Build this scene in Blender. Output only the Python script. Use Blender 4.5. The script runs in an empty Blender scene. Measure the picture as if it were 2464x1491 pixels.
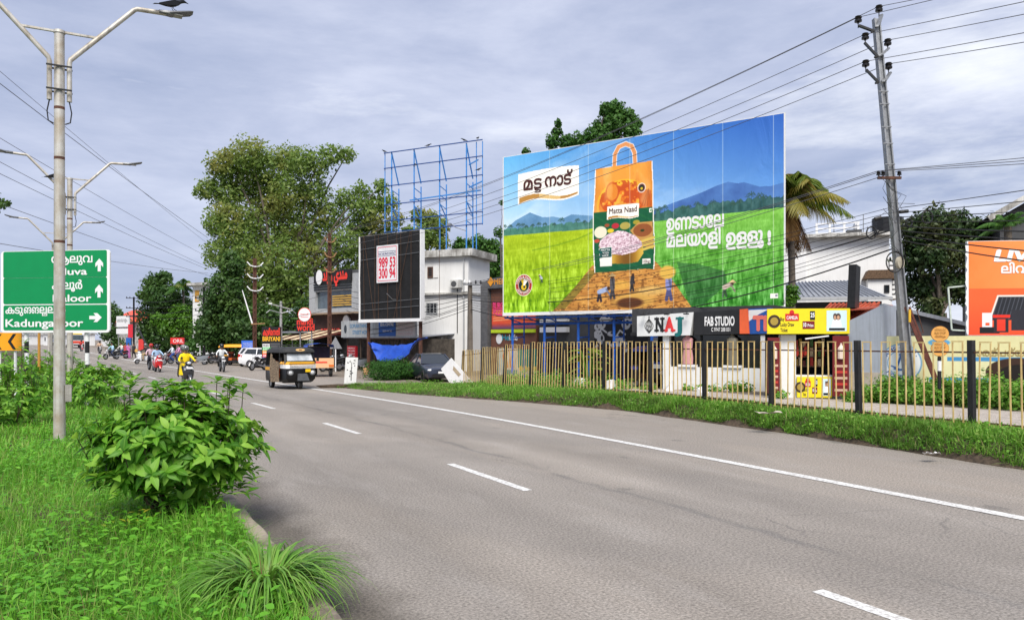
import bpy, bmesh, math, random
import numpy as np
from mathutils import Vector, Matrix, geometry
R = math.radians
SC = bpy.context.scene
COL = SC.collection
rnd = random.Random(7)
rng = np.random.default_rng(11)

# ---------------------------------------------------------------- camera, sky, sun, exposure
TH = R(28.4)                      # the camera looks 28.4 degrees to the right of the road's direction (+Y)
FPX, HORY, UC, CAMH = 1800.0, 822.0, 1232.0, 2.0
cam_d = bpy.data.cameras.new('camera'); cam = bpy.data.objects.new('camera', cam_d); COL.objects.link(cam)
cam.location = (0, 0, CAMH); cam.rotation_euler = (R(90), 0, -TH)
cam_d.sensor_width = 36; cam_d.lens = 36*FPX/2464; cam_d.shift_y = (HORY-745.5)/2464
cam_d.clip_start = .1; cam_d.clip_end = 6000
SC.camera = cam
SUN_EL, SUN_AZ = R(52), R(205)     # azimuth measured clockwise from +Y: behind the camera
W = bpy.data.worlds.new('World'); SC.world = W; W.use_nodes = True
nt = W.node_tree; N = nt.nodes; L = nt.links
bg = N['Background']; bg.inputs[1].default_value = .1
sky = N.new('ShaderNodeTexSky'); sky.sky_type = 'NISHITA'; sky.sun_disc = False
sky.sun_elevation = SUN_EL; sky.sun_rotation = SUN_AZ
tc = N.new('ShaderNodeTexCoord')
def world_noise(scale, sz, detail, rough, dist=0, off=(0, 0, 0)):
    mp = N.new('ShaderNodeMapping'); mp.inputs['Scale'].default_value = (1, 1, sz); mp.inputs['Location'].default_value = off
    L.new(tc.outputs['Generated'], mp.inputs[0])
    n = N.new('ShaderNodeTexNoise'); n.inputs['Scale'].default_value = scale; n.inputs['Detail'].default_value = detail
    n.inputs['Roughness'].default_value = rough; n.inputs['Distortion'].default_value = dist
    L.new(mp.outputs[0], n.inputs['Vector']); return n.outputs[0]
def wramp(src, stops):
    r = N.new('ShaderNodeValToRGB'); e = r.color_ramp.elements
    while len(e) < len(stops): e.new(.5)
    for k, (p, c) in enumerate(stops): e[k].position = p; e[k].color = (*c, 1)
    L.new(src, r.inputs[0]); return r.outputs[0]
def wmix(f, a, b):
    m = N.new('ShaderNodeMix'); m.data_type = 'RGBA'
    if isinstance(f, float): m.inputs[0].default_value = f
    else: L.new(f, m.inputs[0])
    L.new(a, m.inputs[6]); L.new(b, m.inputs[7]); return m.outputs[2]
# layered stratus: soft blue-grey undersides, brighter breaks to the right (+X) of the road
sep = N.new('ShaderNodeSeparateXYZ'); L.new(tc.outputs['Generated'], sep.inputs[0])
n1 = world_noise(2.6, 3.6, 9, .60, .15)
base = wramp(n1, [(.30, (1.75, 2.05, 2.95)), (.50, (2.5, 2.75, 3.6)), (.72, (3.5, 3.7, 4.45))])
n2 = world_noise(2.6, 4.6, 8, .62, .12, (3.1, 1.7, .4))
mr = N.new('ShaderNodeMapRange'); mr.inputs[1].default_value = .40; mr.inputs[2].default_value = .92
mr.inputs[3].default_value = -.08; mr.inputs[4].default_value = .17; L.new(sep.outputs[0], mr.inputs[0])
ad = N.new('ShaderNodeMath'); ad.operation = 'ADD'; L.new(n2, ad.inputs[0]); L.new(mr.outputs[0], ad.inputs[1])
brk = wramp(ad.outputs[0], [(.55, (0, 0, 0)), (.84, (.9, .9, .9))])
white = N.new('ShaderNodeRGB'); white.outputs[0].default_value = (5.2, 5.3, 5.5, 1)
clouds = wmix(brk, base, white.outputs[0])
skyb = N.new('ShaderNodeMix'); skyb.data_type = 'RGBA'; skyb.inputs[0].default_value = .95
L.new(sky.outputs[0], skyb.inputs[6]); L.new(clouds, skyb.inputs[7])
L.new(skyb.outputs[2], bg.inputs[0])
sd = bpy.data.lights.new('sun', 'SUN'); sd.energy = 2.2; sd.angle = R(30); sd.color = (1, .95, .87)
sun = bpy.data.objects.new('sun', sd); COL.objects.link(sun)
sdir = Vector((math.sin(SUN_AZ)*math.cos(SUN_EL), math.cos(SUN_AZ)*math.cos(SUN_EL), math.sin(SUN_EL)))
sun.rotation_euler = sdir.to_track_quat('Z', 'Y').to_euler()
VS = SC.view_settings; VS.view_transform = 'Standard'; VS.look = 'None'; VS.gamma = 1; VS.exposure = 1.14
# ---------------------------------------------------------------- helpers
def P(u, v, d):                    # a point seen at photo pixel (u, v) that stands d metres deep
    r = d*(u-UC)/FPX; z = CAMH+(HORY-v)*d/FPX
    return Vector((r*math.cos(TH)+d*math.sin(TH), -r*math.sin(TH)+d*math.cos(TH), z))
def G(u, v, z=0):                  # the point of the plane at height z
    return P(u, v, (CAMH-z)*FPX/(v-HORY))
def off(y): t = y-18; return -.105*(math.sqrt(t*t+64)+t)/2
def rise(y): t = y-85; return .009*(math.sqrt(t*t+400)+t)/2 if y < 400 else .009*315
def fz(y): t = min(1, max(0, (y-17)/15)); return .28*(1-t*t*(3-2*t))
def vz(y): t = min(1, max(0, (y-17)/15)); return .37*(1-t*t*(3-2*t))

def tag(o, label=None, cat=None, group=None, kind=None):
    for k, v in (('label', label), ('category', cat), ('group', group), ('kind', kind)):
        if v: o[k] = v
    return o
def empty(name, loc=(0, 0, 0), rz=0, mtx=None):
    o = bpy.data.objects.new(name, None); COL.objects.link(o)
    if mtx is not None: o.matrix_world = mtx
    else: o.location = loc; o.rotation_euler.z = rz
    return o
def thing(name, label, cat, loc=(0, 0, 0), rz=0, group=None, mtx=None):
    return tag(empty(name, loc, rz, mtx), label, cat, group)
def copy_tree(o, parent=None):
    c = o.copy(); COL.objects.link(c)
    if parent: c.parent = parent
    for ch in list(o.children): copy_tree(ch, c)
    return c
def frame(a, b):                   # local frame of an upright face: X from a to b, Y away from the viewer, Z up
    x = (b-a).normalized(); y = Vector((0, 0, 1)).cross(x).normalized(); z = x.cross(y)
    return Matrix(((x.x, y.x, z.x, a.x), (x.y, y.y, z.y, a.y), (x.z, y.z, z.z, a.z), (0, 0, 0, 1)))
def face(u1, d1, u2, d2, z=0.):    # the frame whose front runs between two photo columns at two depths, base at height z
    a = P(u1, HORY, d1); b = P(u2, HORY, d2); a.z = z; b.z = z
    return frame(a, b), (b-a).length
def homog(src, dst):
    A = []; B = []
    for (x, y), (X, Y) in zip(src, dst):
        A += [[x, y, 1, 0, 0, 0, -X*x, -X*y], [0, 0, 0, x, y, 1, -Y*x, -Y*y]]; B += [X, Y]
    h = np.append(np.linalg.solve(np.array(A, float), np.array(B, float)), 1).reshape(3, 3)
    def f(x, y):
        p = h @ np.array([x, y, 1.]); return p[0]/p[2], p[1]/p[2]
    return f

class MB:
    def __init__(s): s.v = []; s.f = []; s.m = []
    def add(s, vs, fs, mi=0):
        n = len(s.v); s.v += [tuple(p) for p in vs]; s.f += [tuple(i+n for i in f) for f in fs]; s.m += [mi]*len(fs); return s
    def box(s, x0, x1, y0, y1, z0, z1, mi=0):
        v = [(x, y, z) for x in (x0, x1) for y in (y0, y1) for z in (z0, z1)]
        return s.add(v, [(0, 1, 3, 2), (4, 6, 7, 5), (0, 4, 5, 1), (2, 3, 7, 6), (0, 2, 6, 4), (1, 5, 7, 3)], mi)
    def hexa(s, q, mi=0):          # 8 points: bottom ring of 4 then top ring of 4
        return s.add(q, [(3, 2, 1, 0), (4, 5, 6, 7), (0, 1, 5, 4), (1, 2, 6, 5), (2, 3, 7, 6), (3, 0, 4, 7)], mi)
    def bar(s, a, b, w, h=None, mi=0):   # a square bar between two points
        a = Vector(a); b = Vector(b); h = h or w; t = (b-a).normalized()
        x = t.cross(Vector((0, 0, 1)));
        if x.length < 1e-3: x = Vector((1, 0, 0))
        x.normalize(); y = x.cross(t)
        r = [x*w/2*i+y*h/2*j for i, j in ((-1, -1), (1, -1), (1, 1), (-1, 1))]
        return s.hexa([a+q for q in r]+[b+q for q in r], mi)
    def tube(s, pts, rad, n=8, mi=0, cap=True):
        pts = [Vector(p) for p in pts]; k = len(pts)
        if not hasattr(rad, '__len__'): rad = [rad]*k
        ring = []; up = None
        for i in range(k):
            t = (pts[min(i+1, k-1)]-pts[max(i-1, 0)]).normalized()
            if up is None: up = Vector((0, 0, 1)) if abs(t.z) < .9 else Vector((1, 0, 0))
            x = t.cross(up).normalized(); y = x.cross(t); up = y
            ring += [pts[i]+(x*math.cos(2*math.pi*j/n)+y*math.sin(2*math.pi*j/n))*rad[i] for j in range(n)]
        fs = [(i*n+j, i*n+(j+1) % n, (i+1)*n+(j+1) % n, (i+1)*n+j) for i in range(k-1) for j in range(n)]
        if cap: fs += [tuple(range(n-1, -1, -1)), tuple((k-1)*n+j for j in range(n))]
        return s.add(ring, fs, mi)
    def prism(s, poly, a0, a1, axis='x', mi=0):   # polygon extruded along an axis; polygon in the other two (y,z / x,z / x,y)
        n = len(poly)
        mk = {'x': lambda p, a: (a, p[0], p[1]), 'y': lambda p, a: (p[0], a, p[1]), 'z': lambda p, a: (p[0], p[1], a)}[axis]
        v = [mk(p, a0) for p in poly]+[mk(p, a1) for p in poly]
        return s.add(v, [tuple(range(n-1, -1, -1)), tuple(range(n, 2*n))]+[(i, (i+1) % n, n+(i+1) % n, n+i) for i in range(n)], mi)
    def loft(s, rings, mi=0, close=True, cap=True):
        n = len(rings[0]); v = [p for r in rings for p in r]; k = len(rings)
        fs = [(i*n+j, i*n+(j+1) % n, (i+1)*n+(j+1) % n, (i+1)*n+j) for i in range(k-1) for j in range(n if close else n-1)]
        if cap: fs += [tuple(range(n-1, -1, -1)), tuple((k-1)*n+j for j in range(n))]
        return s.add(v, fs, mi)
    def ball(s, c, rx, ry=None, rz=None, n=10, m=6, mi=0):
        ry = ry or rx; rz = rz or rx; v = []; fs = []
        for i in range(m+1):
            a = math.pi*i/m
            for j in range(n):
                b = 2*math.pi*j/n; v.append((c[0]+rx*math.sin(a)*math.cos(b), c[1]+ry*math.sin(a)*math.sin(b), c[2]-rz*math.cos(a)))
        fs = [(i*n+j, i*n+(j+1) % n, (i+1)*n+(j+1) % n, (i+1)*n+j) for i in range(m) for j in range(n)]
        return s.add(v, fs, mi)
    def disc(s, x, z, rx, rz, y0, y1, n=28, mi=0):
        return s.prism([(x+rx*math.cos(2*math.pi*i/n), z+rz*math.sin(2*math.pi*i/n)) for i in range(n)], y0, y1, 'y', mi)
    def rrect(s, x0, x1, z0, z1, r, y0, y1, mi=0, k=5):
        p = []
        for cx, cz, a in ((x1-r, z1-r, 0), (x0+r, z1-r, 90), (x0+r, z0+r, 180), (x1-r, z0+r, 270)):
            p += [(cx+r*math.cos(R(a+90*i/k)), cz+r*math.sin(R(a+90*i/k))) for i in range(k+1)]
        return s.prism(p, y0, y1, 'y', mi)
    def build(s, name, mats, parent=None, smooth=False, bevel=0, recalc=True):
        me = bpy.data.meshes.new(name); me.from_pydata(s.v, [], s.f)
        for m in (mats if isinstance(mats, (list, tuple)) else [mats]): me.materials.append(m)
        if len(me.materials) > 1: me.polygons.foreach_set('material_index', s.m)
        bm = bmesh.new(); bm.from_mesh(me)
        if recalc: bmesh.ops.recalc_face_normals(bm, faces=bm.faces)
        if bevel:
            ed = [e for e in bm.edges if len(e.link_faces) == 2 and e.calc_face_angle(0) > .6]
            bmesh.ops.bevel(bm, geom=ed, offset=bevel, segments=2, profile=.6, affect='EDGES', clamp_overlap=True)
        bm.to_mesh(me); bm.free()
        if smooth:
            me.polygons.foreach_set('use_smooth', [True]*len(me.polygons))
            try: me.set_sharp_from_angle(angle=R(smooth if smooth is not True else 40))
            except Exception: pass
        o = bpy.data.objects.new(name, me); COL.objects.link(o)
        if parent is not None: o.parent = parent
        return o
def npmesh(name, verts, faces, mat, parent=None, uv=None, smooth=False, mats_idx=None):
    """fast mesh from arrays: verts (n,3), faces (m,k) all of one size"""
    me = bpy.data.meshes.new(name); verts = np.asarray(verts, np.float32); faces = np.asarray(faces, np.int32)
    m, k = faces.shape
    me.vertices.add(len(verts)); me.vertices.foreach_set('co', verts.ravel())
    me.loops.add(m*k); me.loops.foreach_set('vertex_index', faces.ravel())
    me.polygons.add(m); me.polygons.foreach_set('loop_start', np.arange(0, m*k, k, dtype=np.int32))
    me.update(calc_edges=True)
    for mm in (mat if isinstance(mat, (list, tuple)) else [mat]): me.materials.append(mm)
    if mats_idx is not None: me.polygons.foreach_set('material_index', np.asarray(mats_idx, np.int32))
    if uv is not None:
        l = me.uv_layers.new(name='UVMap'); l.data.foreach_set('uv', np.asarray(uv, np.float32)[faces.ravel()].ravel())
    if smooth: me.polygons.foreach_set('use_smooth', np.ones(m, bool))
    o = bpy.data.objects.new(name, me); COL.objects.link(o)
    if parent is not None: o.parent = parent
    return o

# ---------------------------------------------------------------- materials
MATS = {}
def mat(key, col=(.5, .5, .5), rough=.6, metal=0., var=.15, scale=6., col2=None, bump=0., bscale=60., streak=0., spec=.4, coat=0., alpha=1., trans=0., emit=0.):
    """procedural paint: base colour broken up by two noises, streaks of grime running down, noise bump"""
    if key in MATS: return MATS[key]
    m = bpy.data.materials.new(key); m.use_nodes = True; MATS[key] = m
    n = m.node_tree.nodes; l = m.node_tree.links; b = n['Principled BSDF']
    tcn = n.new('ShaderNodeTexCoord'); ns = n.new('ShaderNodeTexNoise'); ns.inputs['Scale'].default_value = scale; ns.inputs['Detail'].default_value = 6
    ns.inputs['Roughness'].default_value = .62; l.new(tcn.outputs['Object'], ns.inputs['Vector'])
    rp = n.new('ShaderNodeValToRGB'); e = rp.color_ramp.elements
    c2 = col2 or tuple(c*(1-2*var) for c in col)
    e[0].position = .34; e[0].color = (*c2, 1); e[1].position = .60; e[1].color = (*col, 1)
    l.new(ns.outputs[0], rp.inputs[0]); out = rp.outputs[0]
    if streak:
        mp = n.new('ShaderNodeMapping'); mp.inputs['Scale'].default_value = (9, 9, .55); l.new(tcn.outputs['Object'], mp.inputs[0])
        s2 = n.new('ShaderNodeTexNoise'); s2.inputs['Scale'].default_value = 1.4; s2.inputs['Detail'].default_value = 7; l.new(mp.outputs[0], s2.inputs['Vector'])
        r2 = n.new('ShaderNodeValToRGB'); r2.color_ramp.elements[0].position = .50; r2.color_ramp.elements[1].position = .72
        r2.color_ramp.elements[1].color = (streak, streak, streak, 1); l.new(s2.outputs[0], r2.inputs[0])
        mx = n.new('ShaderNodeMix'); mx.data_type = 'RGBA'; mx.inputs[7].default_value = (.10, .09, .075, 1)
        l.new(r2.outputs[0], mx.inputs[0]); l.new(out, mx.inputs[6]); out = mx.outputs[2]
    l.new(out, b.inputs['Base Color'])
    b.inputs['Roughness'].default_value = rough; b.inputs['Metallic'].default_value = metal
    b.inputs['Specular IOR Level'].default_value = spec; b.inputs['Coat Weight'].default_value = coat
    if trans: b.inputs['Transmission Weight'].default_value = trans
    if emit: l.new(out, b.inputs['Emission Color']); b.inputs['Emission Strength'].default_value = emit
    if bump:
        n2 = n.new('ShaderNodeTexNoise'); n2.inputs['Scale'].default_value = bscale; n2.inputs['Detail'].default_value = 4; l.new(tcn.outputs['Object'], n2.inputs['Vector'])
        bp = n.new('ShaderNodeBump'); bp.inputs['Strength'].default_value = bump; bp.inputs['Distance'].default_value = .02
        l.new(n2.outputs[0], bp.inputs['Height']); l.new(bp.outputs[0], b.inputs['Normal'])
    return m
def leafmat(key, cols, trans=.35, rough=.5, clump=None, cscale=.5, rib=False, spec=.3):
    """leaves: a colour per leaf (random per island), drifted by a large noise over the crown, light passing through"""
    if key in MATS: return MATS[key]
    m = bpy.data.materials.new(key); m.use_nodes = True; MATS[key] = m
    n = m.node_tree.nodes; l = m.node_tree.links; b = n['Principled BSDF']; o = n['Material Output']
    g = n.new('ShaderNodeNewGeometry'); rp = n.new('ShaderNodeValToRGB'); e = rp.color_ramp.elements
    while len(e) < len(cols): e.new(.5)
    for i, c in enumerate(cols): e[i].position = i/(len(cols)-1); e[i].color = (*c, 1)
    l.new(g.outputs['Random Per Island'], rp.inputs[0]); out = rp.outputs[0]
    tcn = n.new('ShaderNodeTexCoord')
    if clump:
        ns = n.new('ShaderNodeTexNoise'); ns.inputs['Scale'].default_value = cscale; ns.inputs['Detail'].default_value = 3; l.new(tcn.outputs['Object'], ns.inputs['Vector'])
        r2 = n.new('ShaderNodeValToRGB'); r2.color_ramp.elements[0].position = .50; r2.color_ramp.elements[1].position = .66; l.new(ns.outputs[0], r2.inputs[0])
        mx = n.new('ShaderNodeMix'); mx.data_type = 'RGBA'; mx.inputs[7].default_value = (*clump, 1)
        mu = n.new('ShaderNodeMath'); mu.operation = 'MULTIPLY'; mu.inputs[1].default_value = .7; l.new(r2.outputs[0], mu.inputs[0])
        l.new(mu.outputs[0], mx.inputs[0]); l.new(out, mx.inputs[6]); out = mx.outputs[2]
    if rib:
        uvn = n.new('ShaderNodeUVMap'); sp = n.new('ShaderNodeSeparateXYZ'); l.new(uvn.outputs[0], sp.inputs[0])
        a = n.new('ShaderNodeMath'); a.operation = 'ABSOLUTE'; l.new(sp.outputs[0], a.inputs[0])
        r3 = n.new('ShaderNodeValToRGB'); r3.color_ramp.elements[0].position = .03; r3.color_ramp.elements[0].color = (.55, .55, .55, 1)
        r3.color_ramp.elements[1].position = .13; r3.color_ramp.elements[1].color = (0, 0, 0, 1); l.new(a.outputs[0], r3.inputs[0])
        mx = n.new('ShaderNodeMix'); mx.data_type = 'RGBA'; mx.inputs[7].default_value = (.30, .52, .10, 1)
        l.new(r3.outputs[0], mx.inputs[0]); l.new(out, mx.inputs[6]); out = mx.outputs[2]
    l.new(out, b.inputs['Base Color']); b.inputs['Roughness'].default_value = rough; b.inputs['Specular IOR Level'].default_value = spec
    t = n.new('ShaderNodeBsdfTranslucent'); hs = n.new('ShaderNodeHueSaturation'); hs.inputs['Value'].default_value = 1.3; hs.inputs['Hue'].default_value = .485
    l.new(out, hs.inputs['Color']); l.new(hs.outputs[0], t.inputs[0])
    ms = n.new('ShaderNodeMixShader'); ms.inputs[0].default_value = trans; l.new(b.outputs[0], ms.inputs[1]); l.new(t.outputs[0], ms.inputs[2])
    l.new(ms.outputs[0], o.inputs[0]); return m
def printmat():
    if 'print' in MATS: return MATS['print']
    m = bpy.data.materials.new('printed_sheet'); m.use_nodes = True; MATS['print'] = m
    n = m.node_tree.nodes; l = m.node_tree.links; b = n['Principled BSDF']
    a = n.new('ShaderNodeAttribute'); a.attribute_name = 'ink'; l.new(a.outputs['Color'], b.inputs['Base Color'])
    b.inputs['Roughness'].default_value = .5; b.inputs['Specular IOR Level'].default_value = .3
    tcn = n.new('ShaderNodeTexCoord'); mp = n.new('ShaderNodeMapping'); mp.inputs['Scale'].default_value = (1, 1, .35); l.new(tcn.outputs['Object'], mp.inputs[0]); ns = n.new('ShaderNodeTexNoise'); ns.inputs['Scale'].default_value = 1.1; ns.inputs['Detail'].default_value = 4; ns.inputs['Distortion'].default_value = .8; l.new(mp.outputs[0], ns.inputs[0])
    bp = n.new('ShaderNodeBump'); bp.inputs['Strength'].default_value = .5; bp.inputs['Distance'].default_value = .12; l.new(ns.outputs[0], bp.inputs['Height']); l.new(bp.outputs[0], b.inputs['Normal'])
    return m
def lin(c):
    c = np.asarray(c, float); return np.where(c <= .04045, c/12.92, ((c+.055)/1.055)**2.4)
def S(r, g, b): return tuple(lin(np.array([r, g, b])/255.))       # a printed or painted colour given as 8-bit sRGB

BLACK = mat('black_paint', (.018, .018, .02), .45, var=.2, bump=.05)
RUBBER = mat('rubber', (.02, .02, .021), .8, var=.2)
WHITE = mat('white_paint', (.80, .80, .80), .5, var=.04)
CHROME = mat('chrome', (.62, .62, .64), .2, 1., var=.05)
STEEL = mat('galvanised_steel', (.36, .37, .385), .5, .6, var=.14, scale=9, bump=.1, streak=.3)
DARKGLASS = mat('dark_glass', (.02, .025, .03), .06, var=.05, spec=.8)
GLASS = mat('window_glass', (.10, .13, .15), .05, var=.2, scale=2, spec=.9)
CONCRETE = mat('concrete', (.36, .34, .31), .9, var=.14, bump=.25, bscale=40, streak=.35)
RUST = mat('rusted_steel', (.13, .055, .035), .85, var=.2, scale=8, col2=(.06, .03, .022), bump=.2)
REDTXT = mat('red_letter', S(230, 60, 45), .45, var=.03)
def ink(name, r, g, b, **k): return mat('ink_'+name, S(r, g, b), k.pop('rough', .5), var=k.pop('var', .03), **k)

# ---------------------------------------------------------------- lettering
_TX = {}
def contours(s):
    if s in _TX: return _TX[s]
    c = bpy.data.curves.new('glyphs', 'FONT'); c.body = s; c.resolution_u = 3
    o = bpy.data.objects.new('glyphs', c); COL.objects.link(o); bpy.context.view_layer.update()
    dg = bpy.context.evaluated_depsgraph_get(); cu = o.evaluated_get(dg).to_curve(dg); out = []
    for sp in cu.splines:
        pts = []
        bp = sp.bezier_points
        if len(bp):
            for i in range(len(bp)):
                a, b = bp[i], bp[(i+1) % len(bp)]
                pts += [tuple(q[:2]) for q in geometry.interpolate_bezier(a.co, a.handle_right, b.handle_left, b.co, 5)[:-1]]
        else: pts = [tuple(q.co[:2]) for q in sp.points]
        q = [pts[0]]
        for p in pts[1:]:
            if abs(p[0]-q[-1][0])+abs(p[1]-q[-1][1]) > 1e-4: q.append(p)
        if len(q) > 2: out.append(np.array(q))
    o.evaluated_get(dg).to_curve_clear(); bpy.data.objects.remove(o); bpy.data.curves.remove(c)
    _TX[s] = out; return out
def glyph_tris(s, bold=0.):
    key = (s, bold, 't')
    if key in _TX: return _TX[key]
    cs = contours(s)
    if bold:
        big = max(cs, key=lambda c: abs(np.sum(c[:, 0]*np.roll(c[:, 1], -1)-np.roll(c[:, 0], -1)*c[:, 1])))
        sg = np.sign(np.sum(big[:, 0]*np.roll(big[:, 1], -1)-np.roll(big[:, 0], -1)*big[:, 1])); o2 = []
        for c in cs:
            t = np.roll(c, -1, 0)-np.roll(c, 1, 0); t /= np.linalg.norm(t, axis=1)[:, None]+1e-9
            o2.append(c+np.stack([t[:, 1], -t[:, 0]], 1)*bold*sg)
        cs = o2
    vs = []; ed = []
    for c in cs:
        n = len(vs); vs += [Vector(p) for p in c]; ed += [(n+i, n+(i+1) % len(c)) for i in range(len(c))]
    V, _, Fs, *_ = geometry.delaunay_2d_cdt(vs, ed, [], 0, 1e-5)
    V = np.array([tuple(p) for p in V]); Fs = np.array([f for f in Fs if len(f) == 3])
    ce = V[Fs].mean(1); w = np.zeros(len(ce))
    for c in cs:
        a = c; b = np.roll(c, -1, 0)
        for p, q in zip(a, b):
            up = (p[1] <= ce[:, 1]) & (q[1] > ce[:, 1]); dn = (p[1] > ce[:, 1]) & (q[1] <= ce[:, 1])
            cr = (q[0]-p[0])*(ce[:, 1]-p[1])-(ce[:, 0]-p[0])*(q[1]-p[1])
            w += (up & (cr > 0)).astype(int)-(dn & (cr < 0)).astype(int)
    res = (V, Fs[w != 0]); _TX[key] = res; return res
def text(parent, s, x, z, h, m, y=-.012, width=None, bold=0., align='L', rot=0., shear=0., name='lettering', arc=None, thick=.004):
    """flat lettering on a face: baseline at z, h = cap height, width = squeeze to this width"""
    V, Fs = glyph_tris(s, bold); k = h/.70; xs = k
    V = V.copy(); x0, x1 = V[:, 0].min(), V[:, 0].max(); V[:, 0] -= x0; wd = x1-x0
    if width: xs = width/wd
    q = np.stack([V[:, 0]*xs+V[:, 1]*k*shear, V[:, 1]*k], 1); tw = wd*xs
    if align == 'C': q[:, 0] -= tw/2
    if align == 'R': q[:, 0] -= tw
    if arc:                        # letters bent round a circle of this radius, centred on x,z; 'arc' < 0 runs along the bottom
        rr = abs(arc)
        a = q[:, 0]/rr
        q = np.stack([np.sin(a)*(rr+q[:, 1]), np.cos(a)*(rr+q[:, 1])], 1) if arc > 0 else np.stack([np.sin(a)*(rr-q[:, 1]), -np.cos(a)*(rr-q[:, 1])], 1)
    cr, sr = math.cos(rot), math.sin(rot)
    q = np.stack([x+q[:, 0]*cr-q[:, 1]*sr, z+q[:, 0]*sr+q[:, 1]*cr], 1)
    vv = np.stack([q[:, 0], np.full(len(q), y), q[:, 1]], 1)
    return npmesh(name, vv, Fs, m, parent)

# ---------------------------------------------------------------- printed pictures (a fine grid of inked points, no light in it)
def vnoise(x, y, seed=0):
    xi = np.floor(x).astype(int); yi = np.floor(y).astype(int); fx = x-xi; fy = y-yi
    fx = fx*fx*(3-2*fx); fy = fy*fy*(3-2*fy)
    def h(a, b): n = np.sin(a*127.1+b*311.7+seed*74.7)*43758.5453; return n-np.floor(n)
    return (h(xi, yi)*(1-fx)+h(xi+1, yi)*fx)*(1-fy)+(h(xi, yi+1)*(1-fx)+h(xi+1, yi+1)*fx)*fy
def fbm(x, y, o=4, seed=0): return sum(vnoise(x*2**i, y*2**i, seed+i)*.5**(i+1) for i in range(o))/(1-.5**o)
class Print:
    def __init__(s, wm, hm, res, bgc=(1, 1, 1)):
        s.w, s.h = wm, hm; s.nx = int(res); s.ny = max(2, int(res*hm/wm))
        s.X, s.Y = np.meshgrid(np.linspace(0, wm, s.nx), np.linspace(0, hm, s.ny)); s.a = np.ones((s.ny, s.nx, 3))*np.array(bgc); s.px = wm/s.nx
    def put(s, mask, col):
        mask = np.clip(mask, 0, 1)[..., None]; s.a = s.a*(1-mask)+np.asarray(col)*mask; return s
    def rect(s, x0, x1, y0, y1, col, al=1):
        return s.put(((s.X >= x0) & (s.X <= x1) & (s.Y >= y0) & (s.Y <= y1))*al, col)
    def ell(s, cx, cy, rx, ry, col, al=1, soft=None):
        d = np.sqrt(((s.X-cx)/rx)**2+((s.Y-cy)/ry)**2); e = s.px/min(rx, ry) if soft is None else soft
        return s.put(np.clip((1+e/2-d)/e, 0, 1)*al, col)
    def mask(s, pts):
        m = np.zeros(s.X.shape, bool); n = len(pts)
        for i in range(n):
            (x0, y0), (x1, y1) = pts[i], pts[(i+1) % n]
            if y0 == y1: continue
            c = ((y0 > s.Y) != (y1 > s.Y)) & (s.X < (x1-x0)*(s.Y-y0)/(y1-y0)+x0); m ^= c
        return m
    def poly(s, pts, col, al=1): return s.put(s.mask(pts)*al, col)
    def line(s, pts, wd, col, al=1):
        for (x0, y0), (x1, y1) in zip(pts, pts[1:]):
            dx, dy = x1-x0, y1-y0; t = np.clip(((s.X-x0)*dx+(s.Y-y0)*dy)/(dx*dx+dy*dy+1e-12), 0, 1)
            d = np.hypot(s.X-x0-t*dx, s.Y-y0-t*dy); s.put(np.clip((wd/2+s.px/2-d)/s.px, 0, 1)*al, col)
        return s
    def build(s, name, parent, x=0, z=0, y=-.004, sheary=None):
        n = s.nx*s.ny; vv = np.stack([s.X.ravel()+x, np.full(n, y), s.Y.ravel()+z], 1)
        i = np.arange(n).reshape(s.ny, s.nx); f = np.stack([i[:-1, :-1], i[:-1, 1:], i[1:, 1:], i[1:, :-1]], -1).reshape(-1, 4)
        o = npmesh(name, vv, f, printmat(), parent)
        at = o.data.attributes.new('ink', 'FLOAT_COLOR', 'POINT'); c = np.ones((n, 4), np.float32); c[:, :3] = lin(np.clip(s.a.reshape(-1, 3), 0, 1))
        at.data.foreach_set('color', c.ravel()); return o
def C(r, g, b): return np.array([r, g, b])/255.
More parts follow.
